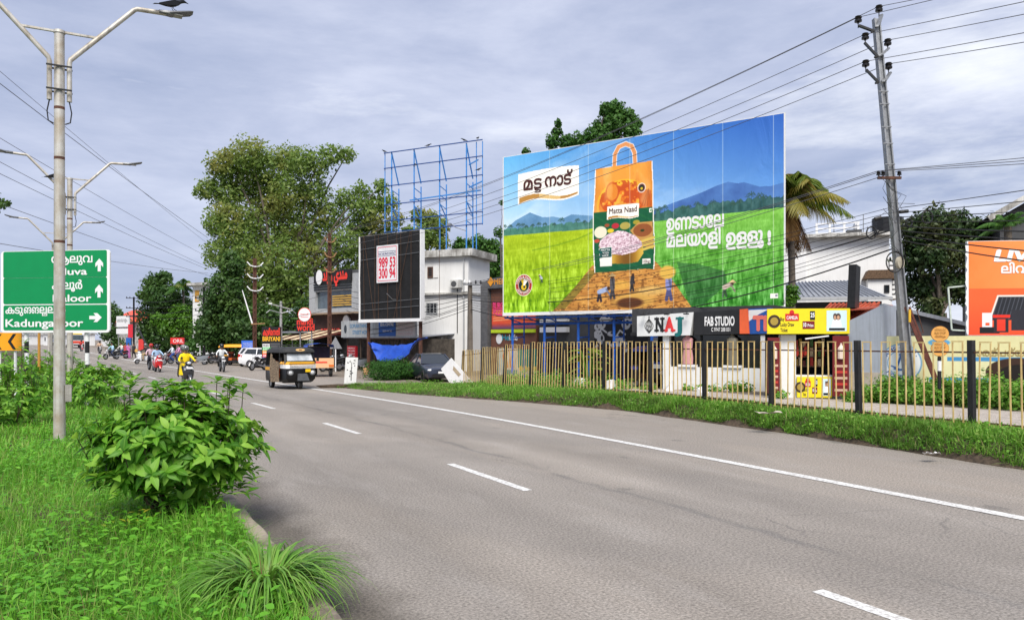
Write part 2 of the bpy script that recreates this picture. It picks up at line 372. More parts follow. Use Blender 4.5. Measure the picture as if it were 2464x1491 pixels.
# ---------------------------------------------------------------- the setting: ground, roads, median, verge
def strip(name, x0, x1, ys, zf, m, parent=None, nx=2, curve=True):
    xs = np.linspace(0, 1, nx); V = []; U = []
    for y in ys:
        o = off(y) if curve else 0
        a = x0(y) if callable(x0) else x0; b = x1(y) if callable(x1) else x1
        for t in xs:
            x = a+(b-a)*t; V.append((x+o, y, zf(x, y))); U.append((x, y))
    n = len(ys); i = np.arange(n*nx).reshape(n, nx)
    f = np.stack([i[:-1, :-1], i[:-1, 1:], i[1:, 1:], i[1:, :-1]], -1).reshape(-1, 4)
    return npmesh(name, V, f, m, parent, uv=np.array(U))
def uvroad(key, kind):
    m = bpy.data.materials.new(key); m.use_nodes = True; n = m.node_tree.nodes; l = m.node_tree.links; b = n['Principled BSDF']
    uv = n.new('ShaderNodeUVMap'); sp = n.new('ShaderNodeSeparateXYZ'); l.new(uv.outputs[0], sp.inputs[0])
    def noise(sc, det, vec=None, map_=None, rough=.6):
        t = n.new('ShaderNodeTexNoise'); t.inputs['Scale'].default_value = sc; t.inputs['Detail'].default_value = det; t.inputs['Roughness'].default_value = rough
        mp = n.new('ShaderNodeMapping'); mp.inputs['Scale'].default_value = map_ or (1, 1, 1); l.new(uv.outputs[0], mp.inputs[0]); l.new(mp.outputs[0], t.inputs[0]); return t.outputs[0]
    def ramp(src, st):
        r = n.new('ShaderNodeValToRGB'); e = r.color_ramp.elements
        while len(e) < len(st): e.new(.5)
        for k, (p, c) in enumerate(st): e[k].position = p; e[k].color = ((c, c, c, 1) if not hasattr(c, '__len__') else (*c, 1))
        l.new(src, r.inputs[0]); return r.outputs[0]
    def mix(f, a, c, mode='MIX'):
        x = n.new('ShaderNodeMix'); x.data_type = 'RGBA'; x.blend_type = mode
        if isinstance(f, float): x.inputs[0].default_value = f
        else: l.new(f, x.inputs[0])
        for s, q in ((6, a), (7, c)):
            if hasattr(q, '__len__'): x.inputs[s].default_value = (*q, 1)
            else: l.new(q, x.inputs[s])
        return x.outputs[2]
    def math_(op, a, c):
        x = n.new('ShaderNodeMath'); x.operation = op
        for s, q in ((0, a), (1, c)):
            if isinstance(q, (int, float)): x.inputs[s].default_value = q
            else: l.new(q, x.inputs[s])
        return x.outputs[0]
    big = noise(.35, 6, map_=(1, .45, 1)); fine = noise(38, 5, rough=.75); mid = noise(5, 5)
    grit = ramp(fine, [(.33, .45), (.50, 1.), (.66, 1.55)])
    base = ramp(big, [(.32, (.222, .198, .174)), (.55, (.270, .241, .211)), (.72, (.302, .269, .236))])
    if kind == 'road':
        # worn wheel paths, a dark joint between the lanes, sandy shoulder, wet silt against the kerb (all lie in the surface)
        wob = math_('ADD', sp.outputs[0], math_('MULTIPLY', math_('SUBTRACT', noise(.8, 4), .5), .9))
        w = ramp(math_('MULTIPLY', wob, .0667), [(.0, 1.), (.15, 1.), (.20, .87), (.245, 1.05), (.29, .90), (.345, 1.06), (.41, .88), (.455, 1.05), (.50, .90), (.57, 1.04), (.64, 1.0)])
        base = mix(1., base, w, 'MULTIPLY')
        jt = ramp(math_('ABSOLUTE', math_('SUBTRACT', math_('ADD', sp.outputs[0], math_('MULTIPLY', math_('SUBTRACT', noise(.5, 3), .5), .7)), 6.15), 0), [(.02, .5), (.10, 0.)])
        base = mix(math_('MULTIPLY', jt, ramp(noise(.6, 4), [(.42, .15), (.6, 1.)])), base, (.10, .097, .096))
        sh = ramp(math_('MULTIPLY', wob, .0667), [(.58, 0.), (.67, .8), (.85, 1.)])
        base = mix(math_('MULTIPLY', sh, .75), base, (.275, .240, .205))
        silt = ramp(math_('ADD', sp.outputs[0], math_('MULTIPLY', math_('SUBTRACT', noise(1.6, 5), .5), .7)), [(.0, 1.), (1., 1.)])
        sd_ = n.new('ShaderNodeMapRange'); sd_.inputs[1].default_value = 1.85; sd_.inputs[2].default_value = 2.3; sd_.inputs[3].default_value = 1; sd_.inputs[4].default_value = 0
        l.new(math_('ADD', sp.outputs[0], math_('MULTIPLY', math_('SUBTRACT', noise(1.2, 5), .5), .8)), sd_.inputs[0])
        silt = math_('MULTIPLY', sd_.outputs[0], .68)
        vo = n.new('ShaderNodeTexVoronoi'); vo.feature = 'DISTANCE_TO_EDGE'; vo.inputs['Scale'].default_value = .55; wv = n.new('ShaderNodeTexNoise'); wv.inputs['Scale'].default_value = 1.5; wv.inputs['Detail'].default_value = 5; l.new(uv.outputs[0], wv.inputs[0]); va = n.new('ShaderNodeMix'); va.data_type = 'RGBA'; va.blend_type = 'ADD'; va.inputs[0].default_value = .9; l.new(uv.outputs[0], va.inputs[6]); l.new(wv.outputs['Color'], va.inputs[7]); l.new(va.outputs[2], vo.inputs['Vector'])
        ck = math_('MULTIPLY', ramp(vo.outputs['Distance'], [(.004, 1.), (.016, 0.)]), ramp(noise(.28, 3), [(.54, 0.), (.66, .5)]))
        base = mix(ck, base, (.085, .08, .076))
        patch = ramp(noise(.22, 2, map_=(1, .35, 1)), [(.44, 0.), (.47, 1.)]); base = mix(math_('MULTIPLY', patch, .22), base, (.165, .157, .15))
        pale = ramp(noise(1.7, 6, map_=(1, .3, 1)), [(.52, 0.), (.75, 1.)]); base = mix(math_('MULTIPLY', pale, .35), base, (.34, .315, .29))
        spots = ramp(noise(.9, 2, map_=(1, .7, 1)), [(.70, 0.), (.735, 1.)])
        base = mix(math_('MULTIPLY', spots, .42), base, (.085, .083, .08))
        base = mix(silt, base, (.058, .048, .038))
    elif kind == 'path':
        base = mix(.85, base, ramp(mid, [(.35, (.33, .29, .25)), (.6, (.47, .42, .37))]))
    elif kind == 'dirt':
        base = ramp(mid, [(.3, (.13, .10, .075)), (.5, (.20, .165, .13)), (.65, (.27, .235, .195))])
    base = mix(1., base, grit, 'MULTIPLY')
    l.new(base, b.inputs['Base Color']); b.inputs['Roughness'].default_value = .88; b.inputs['Specular IOR Level'].default_value = .25
    bp = n.new('ShaderNodeBump'); bp.inputs['Strength'].default_value = .55; bp.inputs['Distance'].default_value = .012; l.new(fine, bp.inputs['Height']); l.new(bp.outputs[0], b.inputs['Normal'])
    MATS[key] = m; return m
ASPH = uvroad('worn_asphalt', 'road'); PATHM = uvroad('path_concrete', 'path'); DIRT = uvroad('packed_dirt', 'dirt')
SOIL = mat('soil', (.095, .068, .046), .95, var=.3, scale=9, col2=(.035, .026, .018), bump=1.0, bscale=22)
LINE = mat('road_paint', (.72, .72, .70), .65, var=.08, scale=26, col2=(.34, .32, .30))
FIELD = mat('field', (.09, .13, .035), .95, var=.2, scale=.05)
ST = dict(kind='structure')
ys0 = np.concatenate([np.arange(-30, 120, 2.), np.arange(120, 420, 10.)])
gy = np.concatenate([[-400, -100], ys0, [500, 900, 2500, 5000]]); gx = [-4000, -400, -60, -20, 0, 20, 60, 400, 4000]
gv = np.array([(x, y, -.12+rise(y)) for y in gy for x in gx]); gi = np.arange(len(gv)).reshape(len(gy), len(gx))
tag(npmesh('ground', gv, np.stack([gi[:-1, :-1], gi[:-1, 1:], gi[1:, 1:], gi[1:, :-1]], -1).reshape(-1, 4), FIELD), **ST)
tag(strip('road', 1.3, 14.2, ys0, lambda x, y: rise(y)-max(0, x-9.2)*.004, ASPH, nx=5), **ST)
tag(strip('opposite_road', -13.2, -4.4, ys0, lambda x, y: rise(y), ASPH, nx=3), **ST)
tag(strip('dirt_frontage', lambda y: 15.2 if y < 30 else 10.5, 75, ys0, lambda x, y: fz(y)+rise(y)-.02, DIRT, nx=12), **ST)
tag(strip('far_verge', -70, -13, ys0, lambda x, y: rise(y)+.02, FIELD, nx=3), **ST)
# paint: solid edge line and broken lane line
tag(strip('edge_line', 9.1, 9.3, np.arange(-6, 160, 1.5), lambda x, y: rise(y)+.004, LINE), **ST)
mb_v = []; mb_f = []
for k in range(0, 20):
    a = 4.1+7.1*k
    for x0, x1 in ((5.04, 5.17),):
        q = [(x0, a-2.5), (x1, a-2.5), (x1, a), (x0, a)]; n0 = len(mb_v)
        mb_v += [(x+off(y), y, rise(y)+.004) for x, y in q]; mb_f.append((n0, n0+1, n0+2, n0+3))
tag(npmesh('lane_line', mb_v, mb_f, LINE), **ST)
tag(strip('inner_line', -8.9, -8.78, np.arange(-6, 160, 1.5), lambda x, y: rise(y)+.004, LINE), **ST)
# median: soil bed between two kerbs
MZ = .16
tag(strip('median_bed', -4.3, 1.28, ys0, lambda x, y: rise(y)+MZ+.04*math.sin(x*2.1+y*.7)*math.cos(y*.9-x), SOIL, nx=12), **ST)
KERB = mat('kerb_concrete', (.36, .30, .24), .9, var=.16, scale=3, col2=(.15, .12, .095), bump=.4, bscale=25, streak=.5)
def kerb(x0, x1):
    V = []; prof = [(x0, -.05), (x0, .17), (x0+.03, .20), (x1-.03, .20), (x1, .17), (x1, -.05)]
    ys = np.concatenate([np.arange(-6, 60, .5), np.arange(60, 420, 5.)])
    for y in ys:
        j = rnd.uniform(-.012, .012) if y < 60 else 0
        V += [(a+off(y)+j, y, b+rise(y)+j*.6) for a, b in prof]
    n = len(prof); i = np.arange(len(V)).reshape(len(ys), n)
    f = np.stack([i[:-1, :-1], i[:-1, 1:], i[1:, 1:], i[1:, :-1]], -1).reshape(-1, 4)
    return tag(npmesh('kerb', V, f, KERB), **ST)
kerb(1.27, 1.47); kerb(-4.5, -4.3)
# verge on the far side: a weedy bank that ends in a nose
_ey = np.array([-8, 2, 6.5, 11.6, 17.8, 22, 26.4, 31.4]); _ex = np.array([12.2, 12.4, 12.6, 13.05, 13.2, 12.0, 10.2, 9.0])
def edgex(y): return float(np.interp(y, _ey, _ex))
def vtop(y): return max(vz(y), .14)
def vprof(y):
    e = edgex(y); h = vtop(y); x1 = 15.3 if y < 29.5 else 15.3-(y-29.5)*2.6
    j = .10*math.sin(y*2.3)+.07*math.sin(y*5.1)
    return [(e-.05, -.03), (e+.12+j, h*.22), (e+.42+j, h*.80), (e+.75+j, h), ((e+.75+x1-.3)/2, h+.04), (x1-.3, h), (x1, fz(y)-.03)]
V = []; vy = np.arange(-8, 32.3, .35)
for y in vy:
    for x, z in vprof(y): V.append((x, y, z+.035*math.sin(x*7+y*3)*math.sin(y*4.2)))
vi = np.arange(len(V)).reshape(len(vy), 7)
tag(npmesh('verge_bank', V, np.stack([vi[:-1, :-1], vi[:-1, 1:], vi[1:, 1:], vi[1:, :-1]], -1).reshape(-1, 4), SOIL, smooth=True), **ST)
def verge_z(x, y):
    p = vprof(y); return float(np.interp(x, [a for a, _ in p], [b for _, b in p]))
tag(strip('service_path', 15.3, lambda y: 21.3-.16*y if y < 18 else 18.4, np.arange(-6, 25, 1.), lambda x, y: fz(y)+.004, PATHM, nx=4, curve=False), **ST)

# ---------------------------------------------------------------- plants: fields of blades and leaves
def unit(a): return a/(np.linalg.norm(a, axis=-1, keepdims=True)+1e-9)
def blades(name, p, ln, wd, m, parent=None, lean=.55, az=None, droop=.5):
    n = len(p); az = rng.uniform(0, 2*np.pi, n) if az is None else az
    d = np.stack([np.cos(az), np.sin(az), np.zeros(n)], 1); sd = np.stack([-d[:, 1], d[:, 0], np.zeros(n)], 1)
    le = lean*rng.uniform(.15, 1.2, n); V = []; s_ = [0, .4, .75, 1.]; w_ = [1, .85, .5, 0]
    for s, w in zip(s_, w_):
        c = p+d*(ln*le*(s**1.6))[:, None]; c[:, 2] += ln*(s*(1-.25*le)-droop*le*s*s*.6)
        if w > 0: V += [c-sd*(wd*w/2)[:, None], c+sd*(wd*w/2)[:, None]]
        else: V += [c]
    V = np.stack(V, 1).reshape(-1, 3); o = np.arange(n)[:, None]*7
    T = np.concatenate([o+np.array([t]) for t in ((0, 1, 3), (0, 3, 2), (2, 3, 5), (2, 5, 4), (4, 5, 6))], 0)
    return npmesh(name, V, T, m, parent)
def ovates(name, o, d, up, ln, wd, m, parent=None, droop=.35, fold=.25):
    """pointed oval leaves with a fold along the midrib and a droop"""
    n = len(o); d = unit(d); sd = unit(np.cross(d, up)); up = np.cross(sd, d); V = []; U = []
    dr = droop*rng.uniform(.4, 1.5, n) if np.isscalar(droop) else droop
    for s, w in zip((0, .22, .5, .78, 1.), (.06, .78, 1, .58, .02)):
        c = o+d*(ln*s)[:, None]-up*(dr*ln*s*s)[:, None]
        V += [c-sd*(wd*w/2)[:, None]+up*(fold*wd*w/2)[:, None], c, c+sd*(wd*w/2)[:, None]+up*(fold*wd*w/2)[:, None]]; U += [(-1, s), (0, s), (1, s)]
    V = np.stack(V, 1).reshape(-1, 3); U = np.tile(np.array(U), (n, 1)); b = np.arange(n)[:, None]*15
    F = np.concatenate([b+np.array([(3*i+j, 3*i+j+1, 3*i+j+4, 3*i+j+3)]) for i in range(4) for j in range(2)], 0)
    return npmesh(name, V, F, m, parent, uv=U, smooth=True)
def flakes(name, p, nrm, size, m, parent=None, aspect=.55):
    """small folded leaves, one quad each"""
    n = len(p); a = unit(np.cross(nrm, unit(rng.normal(size=(n, 3))))); b = np.cross(nrm, a); s = size[:, None]
    V = np.stack([p-a*s, p-b*s*aspect+nrm*s*.18, p+a*s, p+b*s*aspect+nrm*s*.18], 1).reshape(-1, 3)
    return npmesh(name, V, np.arange(4*n).reshape(n, 4), m, parent)
def crown_pts(lumps, n, shell=.5, up=.25):
    c = np.array([l[:3] for l in lumps], float); r = np.array([(l[3:6] if len(l) > 4 else (l[3],)*3) for l in lumps], float)
    w = (r.prod(1))**(2/3); k = rng.choice(len(lumps), n, p=w/w.sum()); u = unit(rng.normal(size=(n, 3)))
    t = rng.uniform(shell, 1.05, n)**.8
    wob = 1+.22*np.sin(u[:, 0]*5+k)*np.sin(u[:, 1]*6+k*2)+.12*np.sin(u[:, 2]*11+k*3)
    p = c[k]+u*r[k]*(t*wob)[:, None]; nr = unit(u*.7+rng.normal(size=(n, 3))*.55+np.array([0, 0, up]))
    return p, nr
def limbs(b, base, tips, r0, sag=.15, bend=.25, n=7):
    """tapered limbs from a trunk point out to the crown's lumps"""
    for t in tips:
        a = Vector(base); t = Vector(t); k = []; dv = t-a
        for i in range(5):
            s = i/4; q = a+dv*s; q += Vector((rnd.uniform(-1, 1), rnd.uniform(-1, 1), 0))*bend*dv.length*.12*math.sin(math.pi*s)
            q.z += dv.length*sag*math.sin(math.pi*s)*.5; k.append(q)
        b.tube(k, [r0*(1-.8*i/4) for i in range(5)], n, cap=False)
G1 = leafmat('grass_blade', [(.07, .24, .014), (.12, .37, .024), (.19, .48, .04), (.12, .35, .024), (.26, .48, .07), (.30, .36, .10)], .4, .55, clump=(.075, .24, .018), cscale=1.6)
G2 = leafmat('weed_leaf', [(.075, .26, .016), (.12, .35, .024), (.17, .42, .035)], .3, .5)
G3 = leafmat('verge_grass', [(.07, .20, .018), (.12, .31, .028), (.18, .40, .045), (.27, .38, .09)], .35, .6, clump=(.07, .16, .02), cscale=1.2)
def zmed(x, y): return MZ+.04*np.sin((x)*2.1+y*.7)*np.cos(y*.9-x)
# grass on the median
def med_pts(n, y0, y1, x0=-4.25, x1=1.24, pw=1.):
    y = y0+(y1-y0)*rng.uniform(0, 1, n)**pw; x = rng.uniform(x0, x1, n)
    o = np.array([off(t) for t in y]); z = zmed(x, y)+np.array([rise(t) for t in y])
    return np.stack([x+o, y, z-.01], 1)
def dens(p, sc, lo, hi, seed=3):
    f = fbm(p[:, 0]*sc+50, p[:, 1]*sc+50, 3, seed); return rng.uniform(0, 1, len(p)) < np.clip((f-lo)/(hi-lo), .12, 1)
p1 = med_pts(150000, 2.4, 13, pw=1.2); p1 = p1[dens(p1, .8, .2, .6)]
hh = .6+.9*fbm(p1[:, 0]*.7+9, p1[:, 1]*.7+9, 3, 8)
tag(blades('median_grass', p1, rng.uniform(.10, .34, len(p1))*hh, rng.uniform(.004, .009, len(p1)), G1, lean=1.15, droop=.8), kind='stuff', label='dense bright green grass covering the road median', cat='grass')
p2 = med_pts(45000, 12, 45, pw=1.3)
tag(blades('distant_median_grass', p2, rng.uniform(.12, .34, len(p2)), rng.uniform(.012, .03, len(p2)), G1, lean=1.0, droop=.7), kind='stuff', label='grass on the median beyond the nearest lamp post', cat='grass')
p3 = med_pts(40000, 2.4, 20, x0=-4.0, pw=1.5); p3 = p3[dens(p3, 1.1, .40, .60, 5)]; n = len(p3)
p3[:, 2] += rng.uniform(.03, .22, n); az = rng.uniform(0, 2*np.pi, n)
tag(ovates('median_weeds', p3, np.stack([np.cos(az), np.sin(az), rng.uniform(-.1, .5, n)], 1), np.tile([0., 0, 1], (n, 1))+rng.normal(size=(n, 3))*.25,
    rng.uniform(.035, .09, n), rng.uniform(.022, .05, n), G2), kind='stuff', label='low broad leaved weeds among the grass of the median', cat='weeds')
# grass and creepers on the far verge
m_ = 170000; y = -6+38*rng.uniform(0, 1, m_); t = rng.uniform(0, 1, m_); e = np.interp(y, _ey, _ex); x = e+.05+(15.25-e)*t
x = np.where(y > 29.5, np.minimum(x, 15.2-(y-29.5)*2.6), x)
z = np.array([verge_z(a, b) for a, b in zip(x, y)]); pv = np.stack([x, y, z], 1)
bank = (x-e < .5); keep = np.where(bank, fbm(x*1.5, y*1.1, 3, 2) > .24, fbm(x*.9+4, y*.9, 3, 6) > .22); pv = pv[keep]; n = len(pv)
tag(blades('verge_grass', pv, rng.uniform(.08, .30, n)*(.3+1.1*fbm(pv[:, 0], pv[:, 1], 3, 4))*np.where(pv[:, 1] > 25, .75, 1)*np.where((pv[:, 0] > 13.9) & (pv[:, 1] < 24), .5, 1), rng.uniform(.008, .02, n), G3, lean=1.15, droop=.8), kind='stuff', label='rough grass and creepers covering the verge under the fence', cat='grass')
n = 16000; i = rng.integers(0, len(pv), n); pw = pv[i]+rng.normal(size=(n, 3))*[.1, .1, .0]; f = fbm(pw[:, 0]*1.2, pw[:, 1]*1.2, 3, 17); pw = pw[f > .45]; n = len(pw); pw[:, 2] += rng.uniform(.02, .2, n)*np.where((pw[:, 0] > 13.9) & (pw[:, 1] < 24), .4, 1)
tag(flakes('verge_weeds', pw, unit(rng.normal(size=(n, 3))*.6+[0, 0, 1]), rng.uniform(.02, .05, n), G3), kind='stuff', label='small leaved weeds tangled in the verge grass', cat='weeds')
n = 9000; pd = med_pts(n, 2.4, 22, pw=1.3); tag(blades('dry_grass', pd, rng.uniform(.12, .34, n), rng.uniform(.003, .007, n), leafmat('dry_straw', [(.30, .24, .11), (.20, .15, .07), (.34, .30, .15)], .2, .8), lean=1.4, droop=.6), kind='stuff', label='dry straw stalks scattered through the median grass', cat='grass')
n = 9000; i = rng.integers(0, len(pv), n); tag(blades('dry_verge_grass', pv[i]+rng.normal(size=(n, 3))*[.05, .05, 0], rng.uniform(.08, .26, n), rng.uniform(.006, .012, n), MATS['dry_straw'], lean=1.4), kind='stuff', label='dry straw stalks mixed in the verge under the fence', cat='grass')
# ---------------------------------------------------------------- the big rice billboard
BLUE = mat('blue_steel', S(30, 95, 190), .5, .0, var=.18, scale=7, streak=.3)
def billboard_main():
    a = P(1212, 748, 38.2); b = P(1886, 741, 30.8); b.z = a.z = (a.z+b.z)/2
    M_ = frame(a, b); w = (b-a).length; h = 7.92; M_.translation.z = 0; z0 = a.z
    t = thing('billboard', 'huge landscape billboard with an orange and green rice bag and paddy field', 'billboard', mtx=M_)
    q = homog([(125, 358), (2062, 75), (2070, 1418), (132, 1445)], [(0, h), (w, h), (w, 0), (0, 0)])
    def Q(pts): return [q(*p) for p in pts]
    pr = Print(w, h, 700); X, Y = pr.X, pr.Y; s = X/w; v = Y/h
    hz = np.interp(s, [0, .33, .5, 1], [.495, .49, .497, .512])
    top = C(105, 185, 238)*(1-s[..., None])**1.2+C(46, 98, 186)*(1-(1-s[..., None])**1.2)
    low = C(232, 245, 252)*(1-s[..., None])+C(120, 178, 236)*s[..., None]
    k = np.clip((v-hz)/(1-hz), 0, 1)[..., None]**.75; pr.a = low*(1-k)+top*k
    cl = fbm(X*.5, Y*1.1-X*.25, 5, 3); pr.put(np.clip((cl-.56)*1.6, 0, .3)*(1-s)*(v > hz), (1, 1, 1))
    ms = fbm(X*1.6, Y*2.2, 4, 9)[..., None]
    def hill(pts, c1, c2): m = pr.mask(Q(pts)); pr.put(m, c1*ms+c2*(1-ms))
    hill([(1165, 745), (1300, 690), (1500, 620), (1600, 575), (1680, 548), (1750, 560), (1790, 552), (1900, 585), (1980, 580), (2075, 555), (2075, 760), (1165, 800)], C(92, 140, 205), C(58, 92, 158))
    hill([(125, 875), (210, 800), (310, 745), (360, 765), (400, 780), (470, 775), (540, 790), (600, 762), (700, 770), (765, 775), (765, 880), (125, 920)], C(130, 175, 215), C(80, 125, 165))
    tl = fbm(X*6, Y*4, 3, 5)
    band = (v < hz+.028+.05*tl*(.5+s)) & (v > hz-.03)
    pr.put(band*np.where(s < .35, .8, .9), C(70, 130, 95)*(1-s[..., None])+C(45, 85, 80)*s[..., None]+(tl[..., None]-.5)*.25)
    def palm(zx, zy, zh, al=.9):
        x, y = q(zx, zy); hh = zh*h/1200; c = C(48, 80, 68)
        hh *= rnd.uniform(.5, .95); pr.line([(x, y), (x+rnd.uniform(-.05, .05), y+hh)], .022, c, al*.8)
        for an in range(-50, 231, 35): a_ = R(an+rnd.uniform(-14, 14)); l_ = hh*rnd.uniform(.22, .42)+.06; pr.line([(x, y+hh), (x+math.cos(a_)*l_*.6, y+hh+math.sin(a_)*l_*.55), (x+math.cos(a_)*l_, y+hh+math.sin(a_)*l_*.3-.04)], .026, c, al*.75)
    for zx, zy, zh in [(135, 880, 60), (175, 880, 55), (230, 870, 50), (262, 870, 55), (285, 868, 50), (330, 865, 60), (372, 862, 45), (415, 860, 65), (480, 855, 40), (530, 852, 60), (640, 846, 75), (690, 842, 55),
                       (1180, 780, 80), (1210, 775, 75), (1245, 770, 90), (1370, 760, 60), (1410, 758, 45), (1470, 755, 75), (1520, 752, 50), (1580, 745, 70), (1715, 740, 60), (1760, 735, 50), (1840, 725, 90), (1900, 720, 110), (1930, 720, 95)]: palm(zx, zy, zh)
    fm = v < hz
    dep = np.clip((hz-v)/hz, 0, 1)[..., None]
    lf = C(176, 200, 30)*(1-dep)+C(140, 190, 24)*dep; rf = C(128, 194, 74)*(1-dep)+C(72, 152, 54)*dep
    mixs = np.clip((s-.35)/.22, 0, 1)[..., None]; fld = lf*(1-mixs)+rf*mixs
    fine = (fbm(X*11, Y*2.6, 5, 21)[..., None]-.5)*dep*.85+(fbm(X*24, Y*9, 2, 23)[..., None]-.5)*.12+(fbm(X*1.3, Y*7, 3, 22)[..., None]-.5)*.16
    pr.put(fm, fld+fine)
    pr.line(Q([(330, 1010), (500, 975), (640, 935), (752, 885)]), .07, C(110, 150, 25), .55)
    pr.poly(Q([(1330, 1105), (1480, 1120), (1660, 1170), (1680, 1260), (1600, 1330), (1520, 1400), (1420, 1410)]), C(34, 82, 46), .55)
    soil = pr.mask(Q([(745, 1120), (1185, 1100), (1300, 1230), (1440, 1430), (470, 1440), (610, 1290)])); sn = fbm(X*3.3, Y*5, 4, 31); sp_ = fbm(X*7, Y*11, 3, 32)
    pr.put(soil, C(225, 170, 88)*sn[..., None]*1.1+C(170, 105, 45)*(1-sn[..., None])); pr.put(soil*(sp_ > .62)*.55, C(95, 55, 25))
    pr.poly(Q([(730, 1150), (640, 1250), (480, 1420), (560, 1420), (700, 1260), (770, 1165)]), C(70, 95, 25), .45)
    pr.ell(*q(1030, 1370), 1.0, .34, C(222, 172, 85), .9, .5); pr.ell(*q(1005, 1385), .66, .24, C(88, 48, 28), .95, .35); pr.ell(*q(940, 1260), .5, .22, C(235, 180, 80), .8, .6)
    pr.ell(*q(1160, 1300), .75, .2, C(238, 200, 120), .7, .8)
    def farmer(zx, zy, zh, shirt, legs, bend=0, hat=None):
        x, y = q(zx, zy); k = zh*h/1250
        hp = (x, y+k*.45); sh = (x+bend*k*.42, y+k*(.82-.28*abs(bend))); hd = (sh[0]+bend*k*.14, sh[1]+k*(.13-.1*abs(bend)))
        for dx in (-.07, .08): pr.line([hp, (x+dx*k*1.2, y)], k*.12, legs)
        pr.line([hp, sh], k*.24, shirt); pr.line([sh, (sh[0]+bend*k*.2+.08*k, sh[1]-k*.38)], k*.08, shirt*.7)
        pr.ell(*hd, k*.085, k*.1, C(70, 45, 35))
        if hat is not None: pr.poly([(hd[0]-k*.2, hd[1]+k*.01), (hd[0], hd[1]+k*.18), (hd[0]+k*.2, hd[1]+k*.01)], hat)
    farmer(395, 1235, 70, C(200, 205, 225), C(60, 80, 60), -.5, C(235, 215, 170)); farmer(795, 1370, 150, C(165, 180, 215), C(50, 45, 60), .9)
    farmer(885, 1350, 165, C(90, 90, 95), C(70, 65, 70), 0, C(190, 160, 110)); farmer(1020, 1300, 125, C(65, 60, 65), C(50, 45, 45), .12)
    farmer(1275, 1365, 200, C(140, 145, 200), C(85, 85, 130)); pr.ell(*q(1265, 1175), .38, .3, C(228, 182, 80), 1, .3)
    farmer(1660, 1345, 130, C(205, 185, 170), C(50, 80, 50), .75, C(232, 205, 150))
    # the rice bag
    W_ = C(255, 250, 240)
    pr.line(Q([(893, 430), (897, 345), (922, 295), (970, 274), (1012, 290), (1032, 335), (1036, 412)]), .23, W_)
    pr.line(Q([(893, 430), (897, 345), (922, 295), (970, 274), (1012, 290), (1032, 335), (1036, 412)]), .18, C(226, 150, 92))
    bag = [(766, 447), (1150, 394), (1158, 560), (1160, 720), (1172, 1020), (1168, 1152), (1100, 1148), (900, 1165), (766, 1172), (755, 1000), (752, 760), (762, 600)]
    pr.poly(Q([(x+(6 if x > 950 else -6), y) for x, y in bag]), W_); pr.poly(Q(bag), C(243, 160, 62))
    bm_ = pr.mask(Q(bag)); pr.put(bm_*np.clip(fbm(X*.9, Y*.8, 3, 44)-.45, 0, .4), C(252, 195, 110))
    pr.ell(*q(955, 690), 1.35, 1.12, C(250, 190, 50)); pr.ell(*q(950, 700), 1.2, .95, C(235, 125, 35))
    on = fbm(X*5, Y*5, 3, 55); pr.put(bm_*(((X-q(955, 650)[0])/1.2)**2+((Y-q(955, 650)[1])/.8)**2 < 1)*(on > .52)*.8, C(195, 70, 25)); pr.put(bm_*(((X-q(955, 650)[0])/1.2)**2+((Y-q(955, 650)[1])/.8)**2 < 1)*(on < .40)*.7, C(252, 205, 80))
    pr.ell(*q(880, 610), .36, .48, C(205, 85, 30), .8); pr.ell(*q(880, 610), .28, .38, C(238, 150, 50), .8)
    pr.poly(Q([(1065, 690), (1065, 620), (1100, 590), (1150, 600), (1158, 720), (1090, 715)]), C(205, 95, 38)); 
    for kx in (1085, 1105, 1125, 1145): pr.line(Q([(1130, 590), (kx, 705)]), .025, C(150, 60, 25))
    pr.put(bm_*np.clip(np.abs(X-q(955, 700)[0])/1.45-.62, 0, .4), C(196, 110, 40)); pr.put(bm_*np.clip((fbm(X*2.2, Y*.9, 4, 61)-.5)*1.4, 0, .3), C(255, 222, 160)); pr.put(bm_*np.clip((.42-fbm(X*2.6, Y*1.2, 4, 62))*1.6, 0, .3), C(200, 105, 35))
    gl = [(752, 752), (900, 738), (1160, 716), (1172, 1020), (1168, 1152), (1100, 1148), (900, 1165), (766, 1172), (755, 1000)]; pr.poly(Q(gl), C(20, 92, 58))
    gm = pr.mask(Q(gl)); pr.put(gm*np.clip((np.sin((X*1.0+Y*1.7)*9)+fbm(X*2, Y*2, 3, 4)-1.0)*.35, 0, .35), C(60, 140, 70))
    pr.ell(*q(800, 890), .33, .28, C(240, 232, 205)); pr.ell(*q(845, 842), .13, .08, C(165, 80, 50)); pr.ell(*q(903, 846), .19, .13, C(190, 45, 60)); pr.ell(*q(970, 846), .26, .17, C(180, 165, 80))
    pr.ell(*q(870, 880), .17, .1, C(235, 205, 50)); pr.ell(*q(1048, 822), .17, .1, C(170, 155, 50)); pr.ell(*q(776, 950), .15, .09, C(200, 80, 60))
    pr.poly(Q([(1005, 880), (1060, 825), (1160, 815), (1168, 1010), (1090, 990)]), C(200, 150, 80)); pr.ell(*q(1092, 878), .46, .30, C(150, 85, 45)); pr.ell(*q(1090, 880), .1, .06, C(45, 60, 25))
    for yy in (960, 990, 1020): pr.line(Q([(1075, yy), (1168, yy-30)]), .12, C(220, 190, 90))
    gold = Q([(790, 985), (1095, 970), (1098, 1040), (1060, 1098), (990, 1112), (880, 1110), (815, 1070)]); pr.poly(gold, C(176, 128, 40))
    gmk = pr.mask(gold); pr.put(gmk*np.clip(np.sin((X-q(790, 1000)[0])*3.4)*.8, 0, .8), C(238, 205, 90)); pr.put(gmk*np.clip(-np.sin((X-q(790, 1000)[0])*3.4)*.6, 0, .6), C(90, 55, 20))
